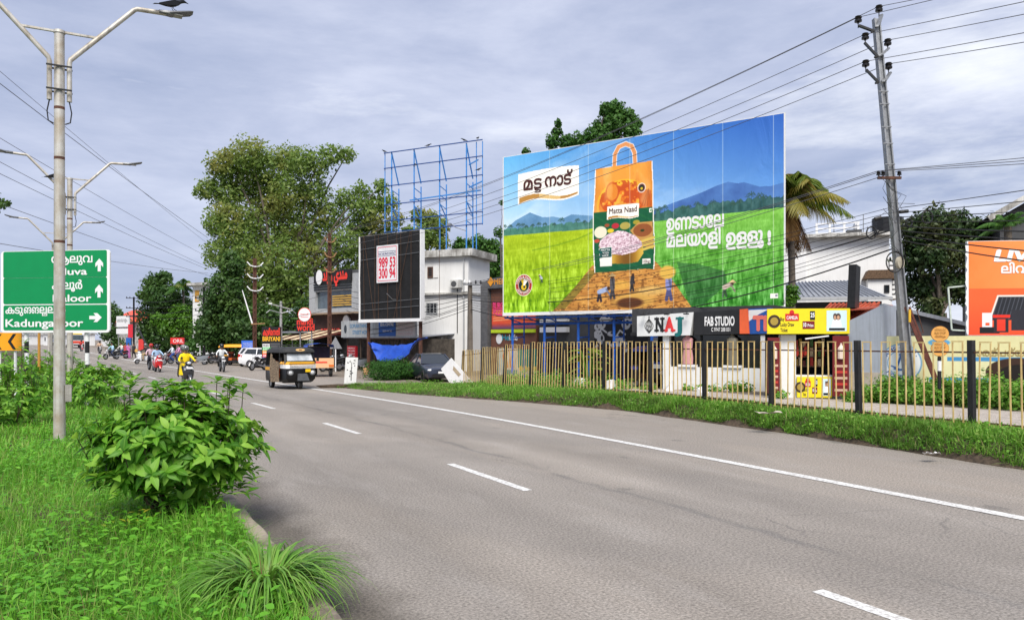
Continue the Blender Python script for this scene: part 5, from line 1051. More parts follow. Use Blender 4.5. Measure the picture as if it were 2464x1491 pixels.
def palm(c, ln, nf, mats, label, base, up=.6, dead=0, seed=1, width=.6, trunk_r=.16):
    rr = random.Random(seed); g = Vector(base); t = thing('palm_tree', label, 'palm', g); cc = Vector(c)-g
    b = MB(); b.tube([(0, 0, -.2), cc*.5+Vector((.12, 0, 0)), cc], [trunk_r*1.2, trunk_r, trunk_r*.9], 10); b.build('trunk', BARK, t, smooth=True)
    for k in range(nf+dead):
        isdead = k >= nf; az = 2*math.pi*k/nf*1.0+rr.uniform(-.3, .3); el = rr.uniform(-.35, .5) if isdead else rr.uniform(.1, 1.25)*up/.6
        L_ = ln*rr.uniform(.75, 1.1)*(.85 if isdead else 1); pts = []; d0 = Vector((math.cos(az)*math.cos(el), math.sin(az)*math.cos(el), math.sin(el)))
        if isdead: d0 = Vector((math.cos(az)*.5, math.sin(az)*.5, -.75)).normalized()
        for i in range(9): s = i/8; pts.append(cc+d0*L_*s+Vector((0, 0, -1))*L_*(.62 if not isdead else .1)*s*s)
        V = []; F = []
        side = Vector((-math.sin(az), math.cos(az), 0))
        nl = 30
        for i in range(nl):
            s = .12+.88*i/nl; j = min(7, int(s*8)); p = pts[j].lerp(pts[j+1], s*8-j); tg = (pts[j+1]-pts[j]).normalized(); l_ = width*ln*.36*math.sin(math.pi*min(1, s*.9+.12))**.7*rr.uniform(.8, 1.15)
            for sg in (1, -1):
                dr = (side*sg*.75+tg*.55+Vector((0, 0, -.55-.3*rr.random()))).normalized(); n0 = len(V); w = tg*ln*.013
                V += [p-w, p+w, p+dr*l_*.6+w*.8+Vector((0, 0, -.06*l_)), p+dr*l_+Vector((0, 0, -.25*l_)), p+dr*l_*.6-w*.8+Vector((0, 0, -.06*l_))]; F.append((n0, n0+1, n0+2, n0+3, n0+4))
        f = MB(); f.add(V, F); f.tube(pts, [ln*.012*(1-.8*i/8) for i in range(9)], 5, cap=False); f.build('frond', mats[1 if isdead else (0 if k % 3 else 2)], t, recalc=False)
    return t
FR1 = leafmat('palm_leaf', [(.07, .12, .015), (.12, .18, .02), (.17, .20, .03)], .3, .4); FR2 = leafmat('dead_frond', [(.22, .11, .03), (.30, .17, .05), (.16, .085, .03)], .25, .7); FR3 = leafmat('yellow_frond', [(.20, .20, .03), (.30, .26, .05), (.24, .20, .05)], .3, .5)
palm(P(1900, 480, 36), 3.3, 24, [FR1, FR2, FR3], 'coconut palm with yellowing and dead brown fronds right of the billboard', P(1905, HORY+90, 36), up=.75, dead=16, seed=4, width=.75)
palm(P(2425, 545, 31), 1.6, 12, [TREE_C, FR2, TREE_C], 'low green palm under the dark roof at the right', P(2425, HORY+95, 31), up=.7, seed=2, width=.45)
palm(P(440, 692, 106), 3.2, 14, [TREE_C, FR2, FR1], 'distant coconut palm crown above the dark trees', P(445, HORY+30, 106), up=.7, seed=6, width=.7)
palm(P(273, 762, 130), 4, 12, [TREE_D, FR2, TREE_C], 'faraway dark coconut palm behind the edge of the green sign', P(274, HORY+22, 130), up=.55, seed=8, width=.7)

# ---------------------------------------------------------------- shrubs
SHRUB = leafmat('shrub_leaf', [(.045, .16, .010), (.075, .24, .014), (.11, .30, .018), (.22, .44, .05), (.28, .50, .06)], .42, .5, rib=True, spec=.32)
STEM = mat('stem', (.09, .065, .04), .9, var=.2)
def shrub(label, base, cx, cz, rx, ry, rz, n, leaf, m=SHRUB, group=None, stems=9, low=0, top=.25, extra=(), k=8):
    base = Vector(base); t = thing('shrub', label, 'shrub', base, group=group); O = []; Dv = []; Up = []; tips = []
    i = 0
    while i < n:
        u = unit(rng.normal(size=3)); rr = rng.uniform(.35, 1.)**.45*(1+.20*math.sin(u[0]*5+1)*math.sin(u[1]*4+2)+.14*math.sin(u[0]*9+u[2]*7))*(1.18 if rng.uniform() < .12 else 1)
        c = np.array([cx+u[0]*rx*rr, u[1]*ry*rr, cz+u[2]*rz*rr])
        if u[2] < -.6 and rng.uniform() < .3: continue
        tips.append((c, unit(u*np.array([1, 1, .6])+np.array([0, 0, .75])))); i += 1
    for e in extra: tips.append((np.array(e), unit(np.array([e[0]*.3, 0, 1.]))))
    for c, ax in tips:
        a = unit(np.cross(ax, rng.normal(size=3))); b = np.cross(ax, a); ph = rng.uniform(0, 6.28)
        for q in range(k):
            g = ph+q*2.4; e = .15+.75*q/k; d = unit((a*math.cos(g)+b*math.sin(g))*math.cos(e)+ax*math.sin(e)); O.append(c-ax*.05*(1-q/k)*leaf/.15); Dv.append(d); Up.append(unit(ax*1.0+rng.normal(size=3)*.12-d*np.dot(ax, d)))
    O = np.array(O); nn = len(O); sc = rng.uniform(.45, 1.25, nn)
    ovates('foliage', O, np.array(Dv), np.array(Up), leaf*sc, leaf*.46*sc, m, t, droop=.42)
    b = MB()
    for q in range(stems+low):
        c, ax = tips[int(rng.integers(len(tips)))]; lo = q >= stems; st = Vector((rnd.uniform(-.1, .1)*rx, rnd.uniform(-.1, .1)*ry, -.03)); e = Vector(c); mid = st.lerp(e, .5)+Vector((e.x*.12, e.y*.12, -.05)); b.tube([st, mid, e], [.02*rx, .014*rx, .005], 6, cap=False)
    for c, ax in tips[::2]:
        if c[2] < cz: continue
        e = Vector(c); b.tube([e-Vector((ax[0]*.12, ax[1]*.12, .42*rz+(.16 if e.z > cz+rz*1.02 else 0))), e], [.006, .004], 5, cap=False)
    b.build('branches', STEM, t); return t
b0 = G(430, 1252, MZ)
shrub('big leafy green shrub in the foreground beside the kerb', b0, 0, 0.80, .82, .60, .50, 520, .14, stems=14,
      extra=[(-.45, .1, 1.36), (-.40, 0, 1.48), (-.5, .2, 1.30), (-.2, .1, 1.32), (.05, .1, 1.30), (.52, .0, 1.28), (.5, 0, 1.42), (-.1, -.3, .28), (-.25, -.2, .34), (.28, -.25, .26), (.36, -.2, .35), (.78, .1, .62), (.74, -.1, .5), (.82, .0, .72), (-.6, -.1, .42), (-.42, -.25, .5), (.6, -.2, .38)]+[(rnd.uniform(-.75, .75), rnd.uniform(-.45, .1), rnd.uniform(.32, .6)) for _ in range(34)]+[(rnd.uniform(-.68, .68), rnd.uniform(-.3, .3), rnd.uniform(1.24, 1.44)) for _ in range(16)])
for u, v, w, hh, n, lf, lab in ((30, 1030, 105, 165, 130, .14, 'round glossy shrub at the left edge under the green sign'), (225, 985, 70, 110, 110, .15, 'leafy shrub around the right striped post of the sign'), (165, 950, 62, 92, 70, .15, 'leafy shrub close behind the lamp post'), (95, 925, 62, 80, 70, .16, 'leafy shrub between the two striped sign posts'), (20, 905, 62, 60, 60, .16, 'shrub under the yellow chevron board'), (268, 925, 42, 45, 50, .15, 'low shrub by the kerb right of the sign posts'), (60, 985, 70, 70, 70, .14, 'lower shrub beside the round glossy shrub')):
    p = G(u, v, MZ); d = (CAMH-MZ)*FPX/(v-HORY); k = d/FPX; shrub(lab, p, 0, hh*k*.52, w*k, w*k*.8, hh*k*.52, int(n*1.7), lf, group=None, stems=6, k=7)
def arching(name, p, ln, wd, m, parent, az):
    n = len(p); d = np.stack([np.cos(az), np.sin(az), np.zeros(n)], 1); sd = np.stack([-d[:, 1], d[:, 0], np.zeros(n)], 1); el = rng.uniform(1.0, 1.54, n); cv = el+rng.uniform(.75, 1.5, n); V = []
    ss = np.linspace(0, 1, 8); c = p.copy()
    for i, s in enumerate(ss):
        if i: a = el-cv*(s-.5/7)**1.15; c = c+(d*np.cos(a)[:, None]+np.array([0, 0, 1.])*np.sin(a)[:, None])*(ln/7)[:, None]
        w = wd*(.75+.5*math.sin(math.pi*min(1, s*1.3)))*(1-s**3)*.5+.0004; V += [c-sd*w[:, None], c+sd*w[:, None]]
    V = np.stack(V, 1).reshape(-1, 3); b = np.arange(n)[:, None]*16; F = np.concatenate([b+np.array([(2*i, 2*i+1, 2*i+3, 2*i+2)]) for i in range(7)], 0)
    return npmesh(name, V, F, m, parent, smooth=True)
# fountain of arching grass at the kerb
gt = thing('grass_tuft', 'arching fountain of long grass spilling over the kerb', 'ornamental grass', G(640, 1445, MZ)); n = 620
az = rng.uniform(0, 2*np.pi, n); pr_ = np.stack([np.cos(az), np.sin(az), np.zeros(n)], 1)*rng.uniform(0, .16, n)[:, None]
arching('blade_fountain', pr_, rng.uniform(.46, .86, n), rng.uniform(.012, .020, n), leafmat('fountain_blade', [(.075, .20, .02), (.12, .28, .035), (.17, .35, .05), (.22, .34, .08)], .3, .4), gt, az+rng.normal(size=n)*.25)
n = 60; az = rng.uniform(0, 2*np.pi, n); pr_ = np.stack([np.cos(az), np.sin(az), np.zeros(n)], 1)*rng.uniform(.02, .2, n)[:, None]
blades('dry_blades', pr_, rng.uniform(.2, .5, n), rng.uniform(.01, .016, n), leafmat('dry_blade', [(.22, .14, .06), (.30, .22, .10)], .2, .7), gt, lean=1.1, az=az)
b_ = thing('wildflower_plant', 'small yellow leaved plant in the grass below the big shrub', 'plant', G(330, 1290, MZ)); n = 26; az = rng.uniform(0, 6.28, n)
ovates('foliage', rng.normal(size=(n, 3))*[.12, .06, .05]+[0, 0, .14], np.stack([np.cos(az), np.sin(az), rng.uniform(-.3, .6, n)], 1), np.tile([0., 0, 1], (n, 1)), rng.uniform(.06, .11, n), rng.uniform(.02, .035, n), leafmat('yellow_leaf', [(.35, .33, .03), (.22, .30, .03)], .3, .5), b_)
# clipped mound by the parked sedan
hb = G(948, 912, .02); t = thing('bush', 'dense feathery green bush mound left of the parked dark sedan', 'bush', hb); k = 40/FPX
p, nr = crown_pts([(-.6, 0, .45, 1.0, .9, .58), (.35, .1, .52, 1.05, .9, .55), (1.0, 0, .4, .8, .8, .45), (-.2, 0, .4, 1.0, 1., .62)], 12000, .7, .5); flakes('foliage', p, nr, rng.uniform(.03, .08, len(p)), leafmat('mound_leaf', [(.018, .075, .010), (.035, .12, .016), (.06, .17, .02)], .25, .6), t, .3)
mb = MB(); limbs(mb, (0, 0, -.1), [(-.6, 0, .6), (.4, .1, .7), (1, 0, .5)], .05); mb.build('stems', STEM, t)
# rank weeds in front of the cream hoarding and along shop plinths
ll = []
for i in range(60):
    u = rng.uniform(2075, 2560); d = 22.1-(u-1916)/548*3.4+rng.uniform(.1, 1.2); q = P(u, HORY, d); ll.append((q.x, q.y, .28+rng.uniform(.2, .46), rng.uniform(.3, .5), rng.uniform(.25, .4), rng.uniform(.25, .50)))
for i in range(14):
    u = rng.uniform(2000, 2100); q = P(u, HORY, 21.6+rng.uniform(-.3, .3)); ll.append((q.x, q.y, .35, .25, .25, rng.uniform(.15, .3)))
p, nr = crown_pts(ll, 22000, .3, .5)
tag(flakes('hoarding_weeds', p, nr, rng.uniform(.025, .07, len(p)), G3), kind='stuff', label='rank green weeds growing in front of the cream hoarding', cat='weeds')
ll = [(*P(u, HORY, d).xy, z, r, r, r*.7) for u, d, z, r in [(1690, 26.6, .3, .3), (1720, 26.6, .28, .3), (1760, 26.2, .4, .35), (1790, 26.2, .38, .35), (1655, 27, .3, .25), (1400, 30, .2, .7), (1460, 30, .2, .7), (1340, 32, .2, .8), (1280, 33, .2, .8), (1230, 34, .2, .6), (1500, 29, .2, .5), (1190, 35, .15, .5), (1560, 28, .2, .4), (1880, 22.6, .4, .25)]]
p, nr = crown_pts(ll, 9000, .3, .5); tag(flakes('shopfront_weeds', p, nr, rng.uniform(.03, .075, len(p)), G3), kind='stuff', label='weeds along the shop fronts behind the fence', cat='weeds')
# large pale leaved plants behind the fence
t = thing('leafy_plant', 'big pale yellow green elephant ear leaves behind the fence', 'plant', P(1418, HORY+95, 30)); n = 22; az = rng.uniform(0, 6.28, n); o = np.stack([np.cos(az)*.35, np.sin(az)*.3, rng.uniform(.5, 1.35, n)], 1)
ovates('foliage', o, np.stack([np.cos(az), np.sin(az), rng.uniform(-.3, .5, n)], 1), np.tile([0., 0, 1], (n, 1)), rng.uniform(.45, .75, n), rng.uniform(.35, .5, n), leafmat('ear_leaf', [(.22, .28, .05), (.16, .26, .04), (.10, .20, .03)], .35, .45), t)
mb = MB()
for q in o: mb.tube([(q[0]*.2, q[1]*.2, 0), (q[0]*.6, q[1]*.6, q[2]*.6), tuple(q)], .012, 5)
mb.build('stems', TREE_B, t)
# ---------------------------------------------------------------- street furniture
LAMPM = mat('weathered_lamp_pole', (.56, .54, .50), .5, .25, var=.10, scale=3, col2=(.40, .34, .26), streak=.45)
def street_lamp(label, x, y, k=1.):
    t = thing('street_lamp', label, 'street lamp', (x, y, MZ+rise(y)), group='twin arm street lamps along the median'); H = 7.53-MZ
    b = MB(); b.tube([(0, 0, .02), (0, 0, 3.0), (0, 0, H)], [.098, .09, .082], 16); b.tube([(0, 0, H), (0, 0, H+.05)], [.095, .09], 16); b.build('pole', LAMPM, t, smooth=True)
    for zz in (2.2, 3.6, 5.1, 6.0): b = MB(); b.tube([(0, 0, zz), (0, 0, zz+.05)], .0945-.0014*zz, 16); b.build('weld_band', RUST, t)
    for s in (-1, 1):
        b = MB(); b.tube([(s*.155, 0, 6.32-MZ), (s*.155, 0, 7.02-MZ), (s*.17, 0, 7.08-MZ), (s*1.20, 0, 8.20-MZ), (s*1.25, 0, 8.23-MZ), (s*1.74, 0, 8.25-MZ)], .043, 10); a = b.build('arm', LAMPM, t, smooth=True)
        b = MB(); b.loft([[(s*(1.62+dx), yy*w, 8.255-MZ+dz*1.6+zz*hh) for yy, zz in ((-1, 0), (-.8, .7), (.8, .7), (1, 0), (.8, -.6), (-.8, -.6))] for dx, w, dz, hh in ((0, .05, .0, .045), (.14, .075, .0, .055), (.22, .11, .0, .05), (.55, .12, .05, .035), (.60, .08, .065, .02))]); b.build('lamp_head', mat('lamp_grey', (.16, .165, .175), .4, .4), a, smooth=True)
        b = MB(); b.box(s*1.86-.17, s*1.86+.17, -.09, .09, 8.235-MZ, 8.245-MZ); b.build('diffuser', mat('lens', (.3, .3, .28), .3), a)
        b = MB(); b.tube([(s*.15, .0, 6.34-MZ), (s*.19, .0, 6.12-MZ), (s*.17, -.02, 5.94-MZ), (s*.09, -.02, 5.90-MZ)], .012, 6); b.build('cable', BLACK, t)
    b = MB(); b.bar((-.63, 0, 7.56-MZ), (.63, 0, 7.56-MZ), .05, .035); b.build('crossbar', LAMPM, t)
    for zz in (6.5, 6.92): b = MB(); b.bar((-.2, -.1, zz-MZ), (.2, -.1, zz-MZ), .03, .025); b.bar((-.2, .1, zz-MZ), (.2, .1, zz-MZ), .03, .025); b.build('clamp', BLACK, t)
    b = MB(); b.box(-.28, .28, -.28, .28, -.1, .06); b.build('base', mat('dark_plinth', (.05, .046, .04), .95, var=.3, bump=.5), t, bevel=.02)
    b = MB(); b.box(.09, .19, -.07, .03, .75, 1.05); b.build('junction_box', CONCRETE, t); return t
LA = (G(143, 1068, MZ).x, G(143, 1068, MZ).y)
street_lamp('tall twin arm street lamp nearest the viewer, overlapping the green sign', *LA)
l2 = P(168, HORY, 25.6); l3 = P(135, HORY, 38.6); l4 = P(118, HORY, 54)
street_lamp('twin arm street lamp next behind the nearest one, crow on its left arm', l2.x, l2.y)
street_lamp('twin arm street lamp third along the median, just above the green sign', l3.x, l3.y)
street_lamp('farthest twin arm street lamp, its pole showing below the green sign', l4.x, l4.y)

FEATH = mat('crow_feather', (.008, .008, .010), .4, var=.1)
def crow(p, rz, label, k=1., grp='crows'):
    t = thing('crow', label, 'crow', p, rz, grp); b = MB(); rings = []
    for x, z, r, rz_ in ((-.20, .03, .012, .006), (-.12, .055, .03, .02), (-.04, .085, .052, .045), (.04, .115, .058, .055), (.10, .145, .045, .045), (.135, .175, .034, .036), (.165, .190, .032, .033), (.195, .19, .02, .02), (.215, .187, .011, .012), (.255, .178, .003, .004)):
        rings.append([(x*k, r*k*math.cos(2*math.pi*i/10), (z+rz_*math.sin(2*math.pi*i/10))*k) for i in range(10)])
    b.loft(rings); b.build('body', FEATH, t, smooth=True)
    for s in (-1, 1):
        b = MB(); b.loft([[(x*k, s*(y+w*.15)*k, (z+h)*k), (x*k, s*(y-.004)*k, z*k), (x*k, s*(y+.0)*k, (z-h)*k)] for x, y, z, h, w in ((.08, .052, .12, .03, .05), (0, .058, .1, .045, .06), (-.1, .04, .065, .03, .05), (-.22, .014, .03, .008, .02))]); b.build('wing', FEATH, t)
        b = MB(); b.tube([(.01*k, s*.022*k, .07*k), (.0, s*.024*k, .03*k), (.015*k, s*.024*k, 0), (.05*k, s*.024*k, -.001)], .005*k, 5); b.build('leg', FEATH, t)
    b = MB(); b.loft([[(-.17*k, -.02*k, .04*k), (-.17*k, .02*k, .04*k), (-.17*k, 0, .03*k)], [(-.30*k, -.035*k, .0), (-.30*k, .035*k, 0), (-.30*k, 0, -.006)]]); b.build('tail', FEATH, t); return t
crow((LA[0]+1.86, LA[1], 8.36), R(20), 'black crow standing on the lamp head of the nearest street lamp', 1.2)
crow((l2.x-.50, l2.y, 7.50), R(35), 'black crow perched on the arm of the second street lamp', 1.25)

# green direction sign
def direction_sign():
    M_, w = face(2, 21.4, 264, 20.9, MZ); t = thing('direction_sign', 'large green road direction sign with white Malayalam and English place names', 'road sign', mtx=M_)
    z0 = P(1, 800, 21.2).z-MZ; h = 197*21.2/FPX; GR = mat('sign_green', S(0, 138, 78), .4, var=.04, scale=2)
    q = homog([(5, 337), (630, 352), (628, 815), (3, 815)], [(0, h), (w, h), (w, 0), (0, 0)])
    b = MB(); b.rrect(0, w, z0, z0+h, .1, 0, .05); b.build('white_board', mat('sign_white_sheet', (.80, .80, .80), .4, var=.02), t)
    for y1, y2 in ((352, 497), (503, 650), (657, 803)):
        a, c = q(20, y2), q(615, y1); b = MB(); b.rrect(a[0], c[0], z0+a[1]+.012, z0+c[1]-.012, .05, -.006, -.001); b.build('green_panel', GR, t)
    wt = MATS['sign_white_sheet']
    def tx(s, x0, y0, zh, x1, cap=.70, **k): a = q(x0, y0); e = q(x1, y0); hh = q(x0, y0-zh)[1]-a[1]; text(t, s, a[0], a[1]+z0, hh*.7/cap, wt, y=-.012, width=e[0]-a[0], bold=.02, **k)
    tx('ആലുവ', 305, 415, 34, 537, .52); tx('Aluva', 318, 485, 38, 507); tx('കലൂർ', 308, 566, 34, 480, .52); tx('Kaloor', 312, 638, 40, 530)
    tx('കടു', 33, 702, 32, 140, .52); tx('ങങ', 143, 702, 32, 232, .52); tx('ല', 235, 702, 32, 278, .52); tx('ല', 250, 718, 15, 280, .52); tx('ലൂർ', 282, 702, 32, 385, .52); tx('Kadungalloor', 33, 780, 44, 484)
    def arrow(cx, cy, L_, ang):
        b = MB(); a = q(cx, cy); k = L_*h/478; pts = [(-.13, -.5), (.13, -.5), (.13, .02), (.33, -.16), (.33, .14), (0, .5), (-.33, .14), (-.33, -.16), (-.13, .02)]
        c, s = math.cos(ang), math.sin(ang); b.prism([(a[0]+k*(x*c-y*s), z0+a[1]+k*(x*s+y*c)) for x, y in pts], -.013, -.0065, 'y'); b.build('arrow', wt, t)
    arrow(574, 437, 74, 0); arrow(572, 583, 74, 0); arrow(552, 731, 78, -math.pi/2)
    for x in (w*.21, w*.77):
        p = MB(); n = 8; zt = z0+.4
        for i in range(n): p.tube([(x, .12, -.1+(zt+.1)*i/n), (x, .12, -.1+(zt+.1)*(i+1)/n)], .058, 12, mi=i % 2)
        p.build('post', [WHITE, BLACK], t)
direction_sign()
def chevron():
    M_, w = face(-25, 22.5, 51, 22.3, MZ); t = thing('chevron_sign', 'yellow board with black chevrons half hidden at the left edge', 'road sign', mtx=M_); z0 = P(1, 843, 22.4).z-MZ; h = 43*22.4/FPX
    b = MB(); b.box(0, w, 0, .03, z0, z0+h); b.build('panel', ink('amberboard', 245, 165, 30), t)
    for x in (w*.12, w*.58): k = h*.42; b = MB(); b.prism([(x, z0+h/2), (x+k*.8, z0+h*.93), (x+k*1.3, z0+h*.93), (x+k*.5, z0+h/2), (x+k*1.3, z0+h*.07), (x+k*.8, z0+h*.07)], -.006, -.001, 'y'); b.build('chevron', BLACK, t)
    for x in (w*.25, w*.75): b = MB(); b.tube([(x, .08, -.1), (x, .08, z0+.2)], .04, 8); b.build('post', WHITE, t)
chevron()
for u, v0, v1, d, lab in ((94, 800, 905, 30, 'thin ochre post standing in the median shrubs'), (124, 800, 900, 33, 'thin grey post standing in the median shrubs')):
    p = P(u, v1, d); q = MB(); q.tube([(0, 0, 0), (0, 0, (v1-v0)*d/FPX)], .05, 8); q.tube([(0, 0, (v1-v0)*d/FPX), (0, 0, (v1-v0)*d/FPX+.03)], .065, 8); tag(q.build('marker_post', ink('ochrepost', 205, 150, 70) if u < 100 else CONCRETE), lab, 'post').location = p

# the fence of yellow hairpin pickets
def fence():
    t = thing('fence', 'long roadside fence of yellow hairpin pickets between black posts', 'fence', (14.3, 0, 0)); PM = mat('picket_yellow', (.70, .52, .22), .6, var=.12, scale=4, col2=(.52, .34, .13), streak=.15)
    ys = [3.55+2.37*i for i in range(13)]; top = lambda y: 2.0-.45*max(0, (y-23)/9)**1.3 if y > 23 else 2.0
    xx = lambda y: -.06*math.sin(y*.6)+(.35*((y-26)/6)**2 if y > 26 else 0)
    for i, y in enumerate(ys):
        ln = rnd.uniform(-.05, .05) if y < 22 else rnd.uniform(.05, .22); b = MB(); z0, z1 = verge_z(14.3, y)-.05, top(y)+.03
        b.hexa([(xx(y)-.055, y-.05, z0), (xx(y)+.055, y-.05, z0), (xx(y)+.055, y+.05, z0), (xx(y)-.055, y+.05, z0), (xx(y)-.055, y-.05-ln, z1), (xx(y)+.055, y-.05-ln, z1), (xx(y)+.055, y+.05-ln, z1), (xx(y)-.055, y+.05-ln, z1)]); b.build('post', mat('fence_black', (.014, .014, .015), .5, var=.3, streak=.2), t)
    for a, c in zip(ys, ys[1:]):
        p = MB(); n = 6; st = (c-a-.28)/(2*n-1)
        for i in range(n):
            y0 = a+.14+2*i*st; y1 = y0+st; tz = top((a+c)/2)-.02+rnd.uniform(-.012, .012); le = rnd.uniform(-.035, .035)+(0 if a < 22 else -.10)
            ft = lambda y: verge_z(14.3, y)-.02+rnd.uniform(0, .06)
            p.bar((xx(y0)-.04, y0, ft(y0)), (xx(y0)-.04, y0+le, tz), .022); p.bar((xx(y1)-.04, y1, ft(y1)), (xx(y1)-.04, y1+le, tz), .022); p.bar((xx(y0)-.04, y0+le-.017, tz+.017), (xx(y1)-.04, y1+le+.017, tz+.017), .022)
        p.build('picket_panel', PM, t); r_ = MB(); z = top((a+c)/2)-.2; r_.bar((xx(a), a, top(a)-.2), (xx(c), c, top(c)-.2), .03); r_.build('rail', RUST, t); r_ = MB(); r_.bar((xx(a), a, vz(a)+.12), (xx(c), c, vz(c)+.12), .03); r_.build('rail', RUST, t)
fence()

# ---------------------------------------------------------------- poles
def vert(u0, v0, u1, v1, d): return P(u0, v0, d), P(u1, v1, d)
def main_pole():
    d = 21.3; a, b = P(2192, 967, d), P(2108, 46, d); t = thing('utility_pole', 'tall leaning galvanised power pole with black insulators and cable coils', 'power pole', a); L_ = b-a
    X = Vector((math.cos(TH), -math.sin(TH), 0)); Yv = Vector((math.sin(TH), math.cos(TH), 0)); g = MB()
    for s0, s1, w0, w1 in ((-.02, 1, .10, .068),):
        for o_, th in ((-1, .035), (1, .035)): g.hexa([a-a+L_*s0+X*(o_*w0+e*th)+Yv*f for e, f in ((-.5, -.12), (.5, -.12), (.5, .12), (-.5, .12))]+[L_*s1+X*(o_*w1+e*th)+Yv*f for e, f in ((-.5, -.08), (.5, -.08), (.5, .08), (-.5, .08))])
        g.hexa([L_*s0+X*e*w0*.9+Yv*f for e, f in ((-1, -.03), (1, -.03), (1, .03), (-1, .03))]+[L_*s1+X*e*w1*.9+Yv*f for e, f in ((-1, -.03), (1, -.03), (1, .03), (-1, .03))])
    g.build('pole', STEEL, t); r = lambda u, v, dd=0: P(u, v, d+dd)-a
    BLK = mat('insulator_black', (.012, .01, .01), .25, var=.1)
    def insul(u, v, k=1., m=BLK, name='insulator'):
        c = r(u, v); b = MB(); b.tube([c+Vector((0, 0, z*k)) for z in (-.13, -.09, -.085, -.03, -.025, .03, .035, .07, .09)], [.03*k, .03*k, .10*k, .10*k, .06*k, .105*k, .07*k, .085*k, .04*k], 12); b.tube([c+Vector((0, 0, -.13*k)), c+Vector((0, 0, -.26*k))], .014*k, 6); return b.build(name, m, t)
    INS = [(2115, 20), (2065, 46), (2082, 87), (2136, 101), (2083, 152), (2138, 158)]
    for u, v in INS: insul(u, v)
    for p0, p1, m in (((2104, 76), (2066, 62), BLACK), ((2112, 137), (2080, 103), BLACK), ((2120, 133), (2138, 117), STEEL), ((2114, 199), (2084, 168), BLACK), ((2129, 195), (2142, 175), STEEL), ((2113, 63), (2121, 36), STEEL)):
        b = MB(); A, B = r(*p0, -.14), r(*p1, -.05); b.bar(A, B, .10, .05); b.bar(r(p0[0]-8, p0[1]+1, -.13), A, .08, .05); b.build('bracket_arm', m, t)
    b = MB(); b.bar(r(2112, 428, -.16), r(2168, 428, -.16), .07); b.build('crossarm', RUST, t)
    for u in (2114, 2125, 2164): insul(u, 417, .6, BLK)
    for v in (220, 250, 305, 395, 345): b = MB(); uu = 2108+(v-46)*.0911; b.bar(r(uu-10, v, -.1), r(uu+14, v, -.1), .025); b.build('step_bolt', STEEL, t)
    def coil(u, v, rp, k=3):
        b = MB(); c = r(u, v, -.3); R_ = rp*d/FPX; b.tube([c+(X*math.cos(i*.3)*.85+Vector((0, 0, 1))*math.sin(i*.3))*R_*(1+.04*math.sin(i))+Yv*.02*math.sin(i*.7) for i in range(int(21*k)+1)], .016, 5); b.build('cable_coil', BLACK, t)
    for u, v, rp in ((2097, 560, 14), (2231, 522, 15), (2187, 536, 9), (2153, 630, 24)): coil(u, v, rp)
    b = MB(); c = r(2164, 632, -.25); b.disc(c.x, c.z, .15, .17, c.y-.06, c.y+.02); b.build('meter_box', mat('cream_box', (.50, .45, .35), .6), t)
    for p0, p1 in (((2090, 571), (2113, 556)), ((2165, 510), (2185, 508)), ((2105, 527), (2120, 523))): b = MB(); b.tube([r(*p0, -.2), r(*p1, -.2)], .05, 8); b.build('splice_case', BLACK, t)
    for k in range(14):
        b = MB(); u0 = 2160+rnd.uniform(-18, 14); v0 = 500+rnd.uniform(-20, 90); b.tube([r(u0+rnd.uniform(-14, 14)*i, v0-rnd.uniform(10, 26)*(i if k % 2 else -i), -.2) for i in range(4)], .007, 4); b.build('loose_wire', BLACK, t)
    b = MB(); b.bar(r(2178, 738), r(2272, 968, -.3), .09); b.bar(r(2188, 738), r(2277, 968, -.3), .05); b.build('stay_brace', mat('red_brown_paint', (.16, .05, .035), .7, var=.2), t)
    b = MB(); b.bar(r(2206, 745), r(2222, 800), .02); b.bar(r(2222, 800), r(2190, 798), .02); b.build('loose_frame', RUST, t); b = MB(); b.box(r(2170, 1).x, r(2178, 1).x, r(2174, 755).y-.2, r(2174, 755).y-.18, r(1, 775).z, r(1, 745).z); b.build('number_plate', ink('plateyellow', 225, 180, 50), t)
    return INS
INS = main_pole()
def lattice_pole(u, v0, v1, d, label, arms, m=RUST, w=.12, am=None):
    a = P(u, v1, d); a.z = fz(a.y)+rise(a.y); t = thing('utility_pole', label, 'power pole', a); H = P(u, v0, d).z-a.z; g = MB()
    for sx, sy in ((-1, -1), (1, -1), (1, 1), (-1, 1)): g.bar((sx*w, sy*w*.8, -.1), (sx*w*.8, sy*w*.6, H), .05)
    for i in range(int(H/.55)): z = .3+i*.55; s = -1 if i % 2 else 1; g.bar((-s*w, -w*.8, z), (s*w, -w*.8, z+.5), .035); g.bar((w, -s*w*.8, z), (w, s*w*.8, z+.5), .035)
    g.box(-w*.55, w*.55, -.02, .02, 0, H); g.build('pole', m, t)
    for kind, z, L_ in arms:
        z = H-z; b = MB()
        if kind == 'V':
            for s in (-1, 1): b.bar((s*w*.8, -.2, z-.35), (s*L_*.6, -.2, z-.28), .08); b.bar((s*L_*.6, -.2, z-.28), (s*L_, -.2, z), .08)
            b.bar((-w, -.2, z-.35), (w, -.2, z-.35), .08); b.build('arm', am or WHITE, t)
        else: b.bar((-L_, -.1, z), (L_, -.1, z), .09); b.build('crossarm', am or m, t); b = MB(); [b.tube([(x, -.1, z+.04), (x, -.1, z+.12), (x, -.1, z+.22)], [.03, .07, .04], 8) for x in (-L_*.9, -L_*.5, L_*.5, L_*.9)]; b.build('insulators', BLACK, t)
    return t
lattice_pole(613, 622, 875, 60, 'rusty brown lattice power pole with three white V arms before the huge tree', [('V', .3, .62), ('V', 1.25, .62), ('V', 2.25, .62)])
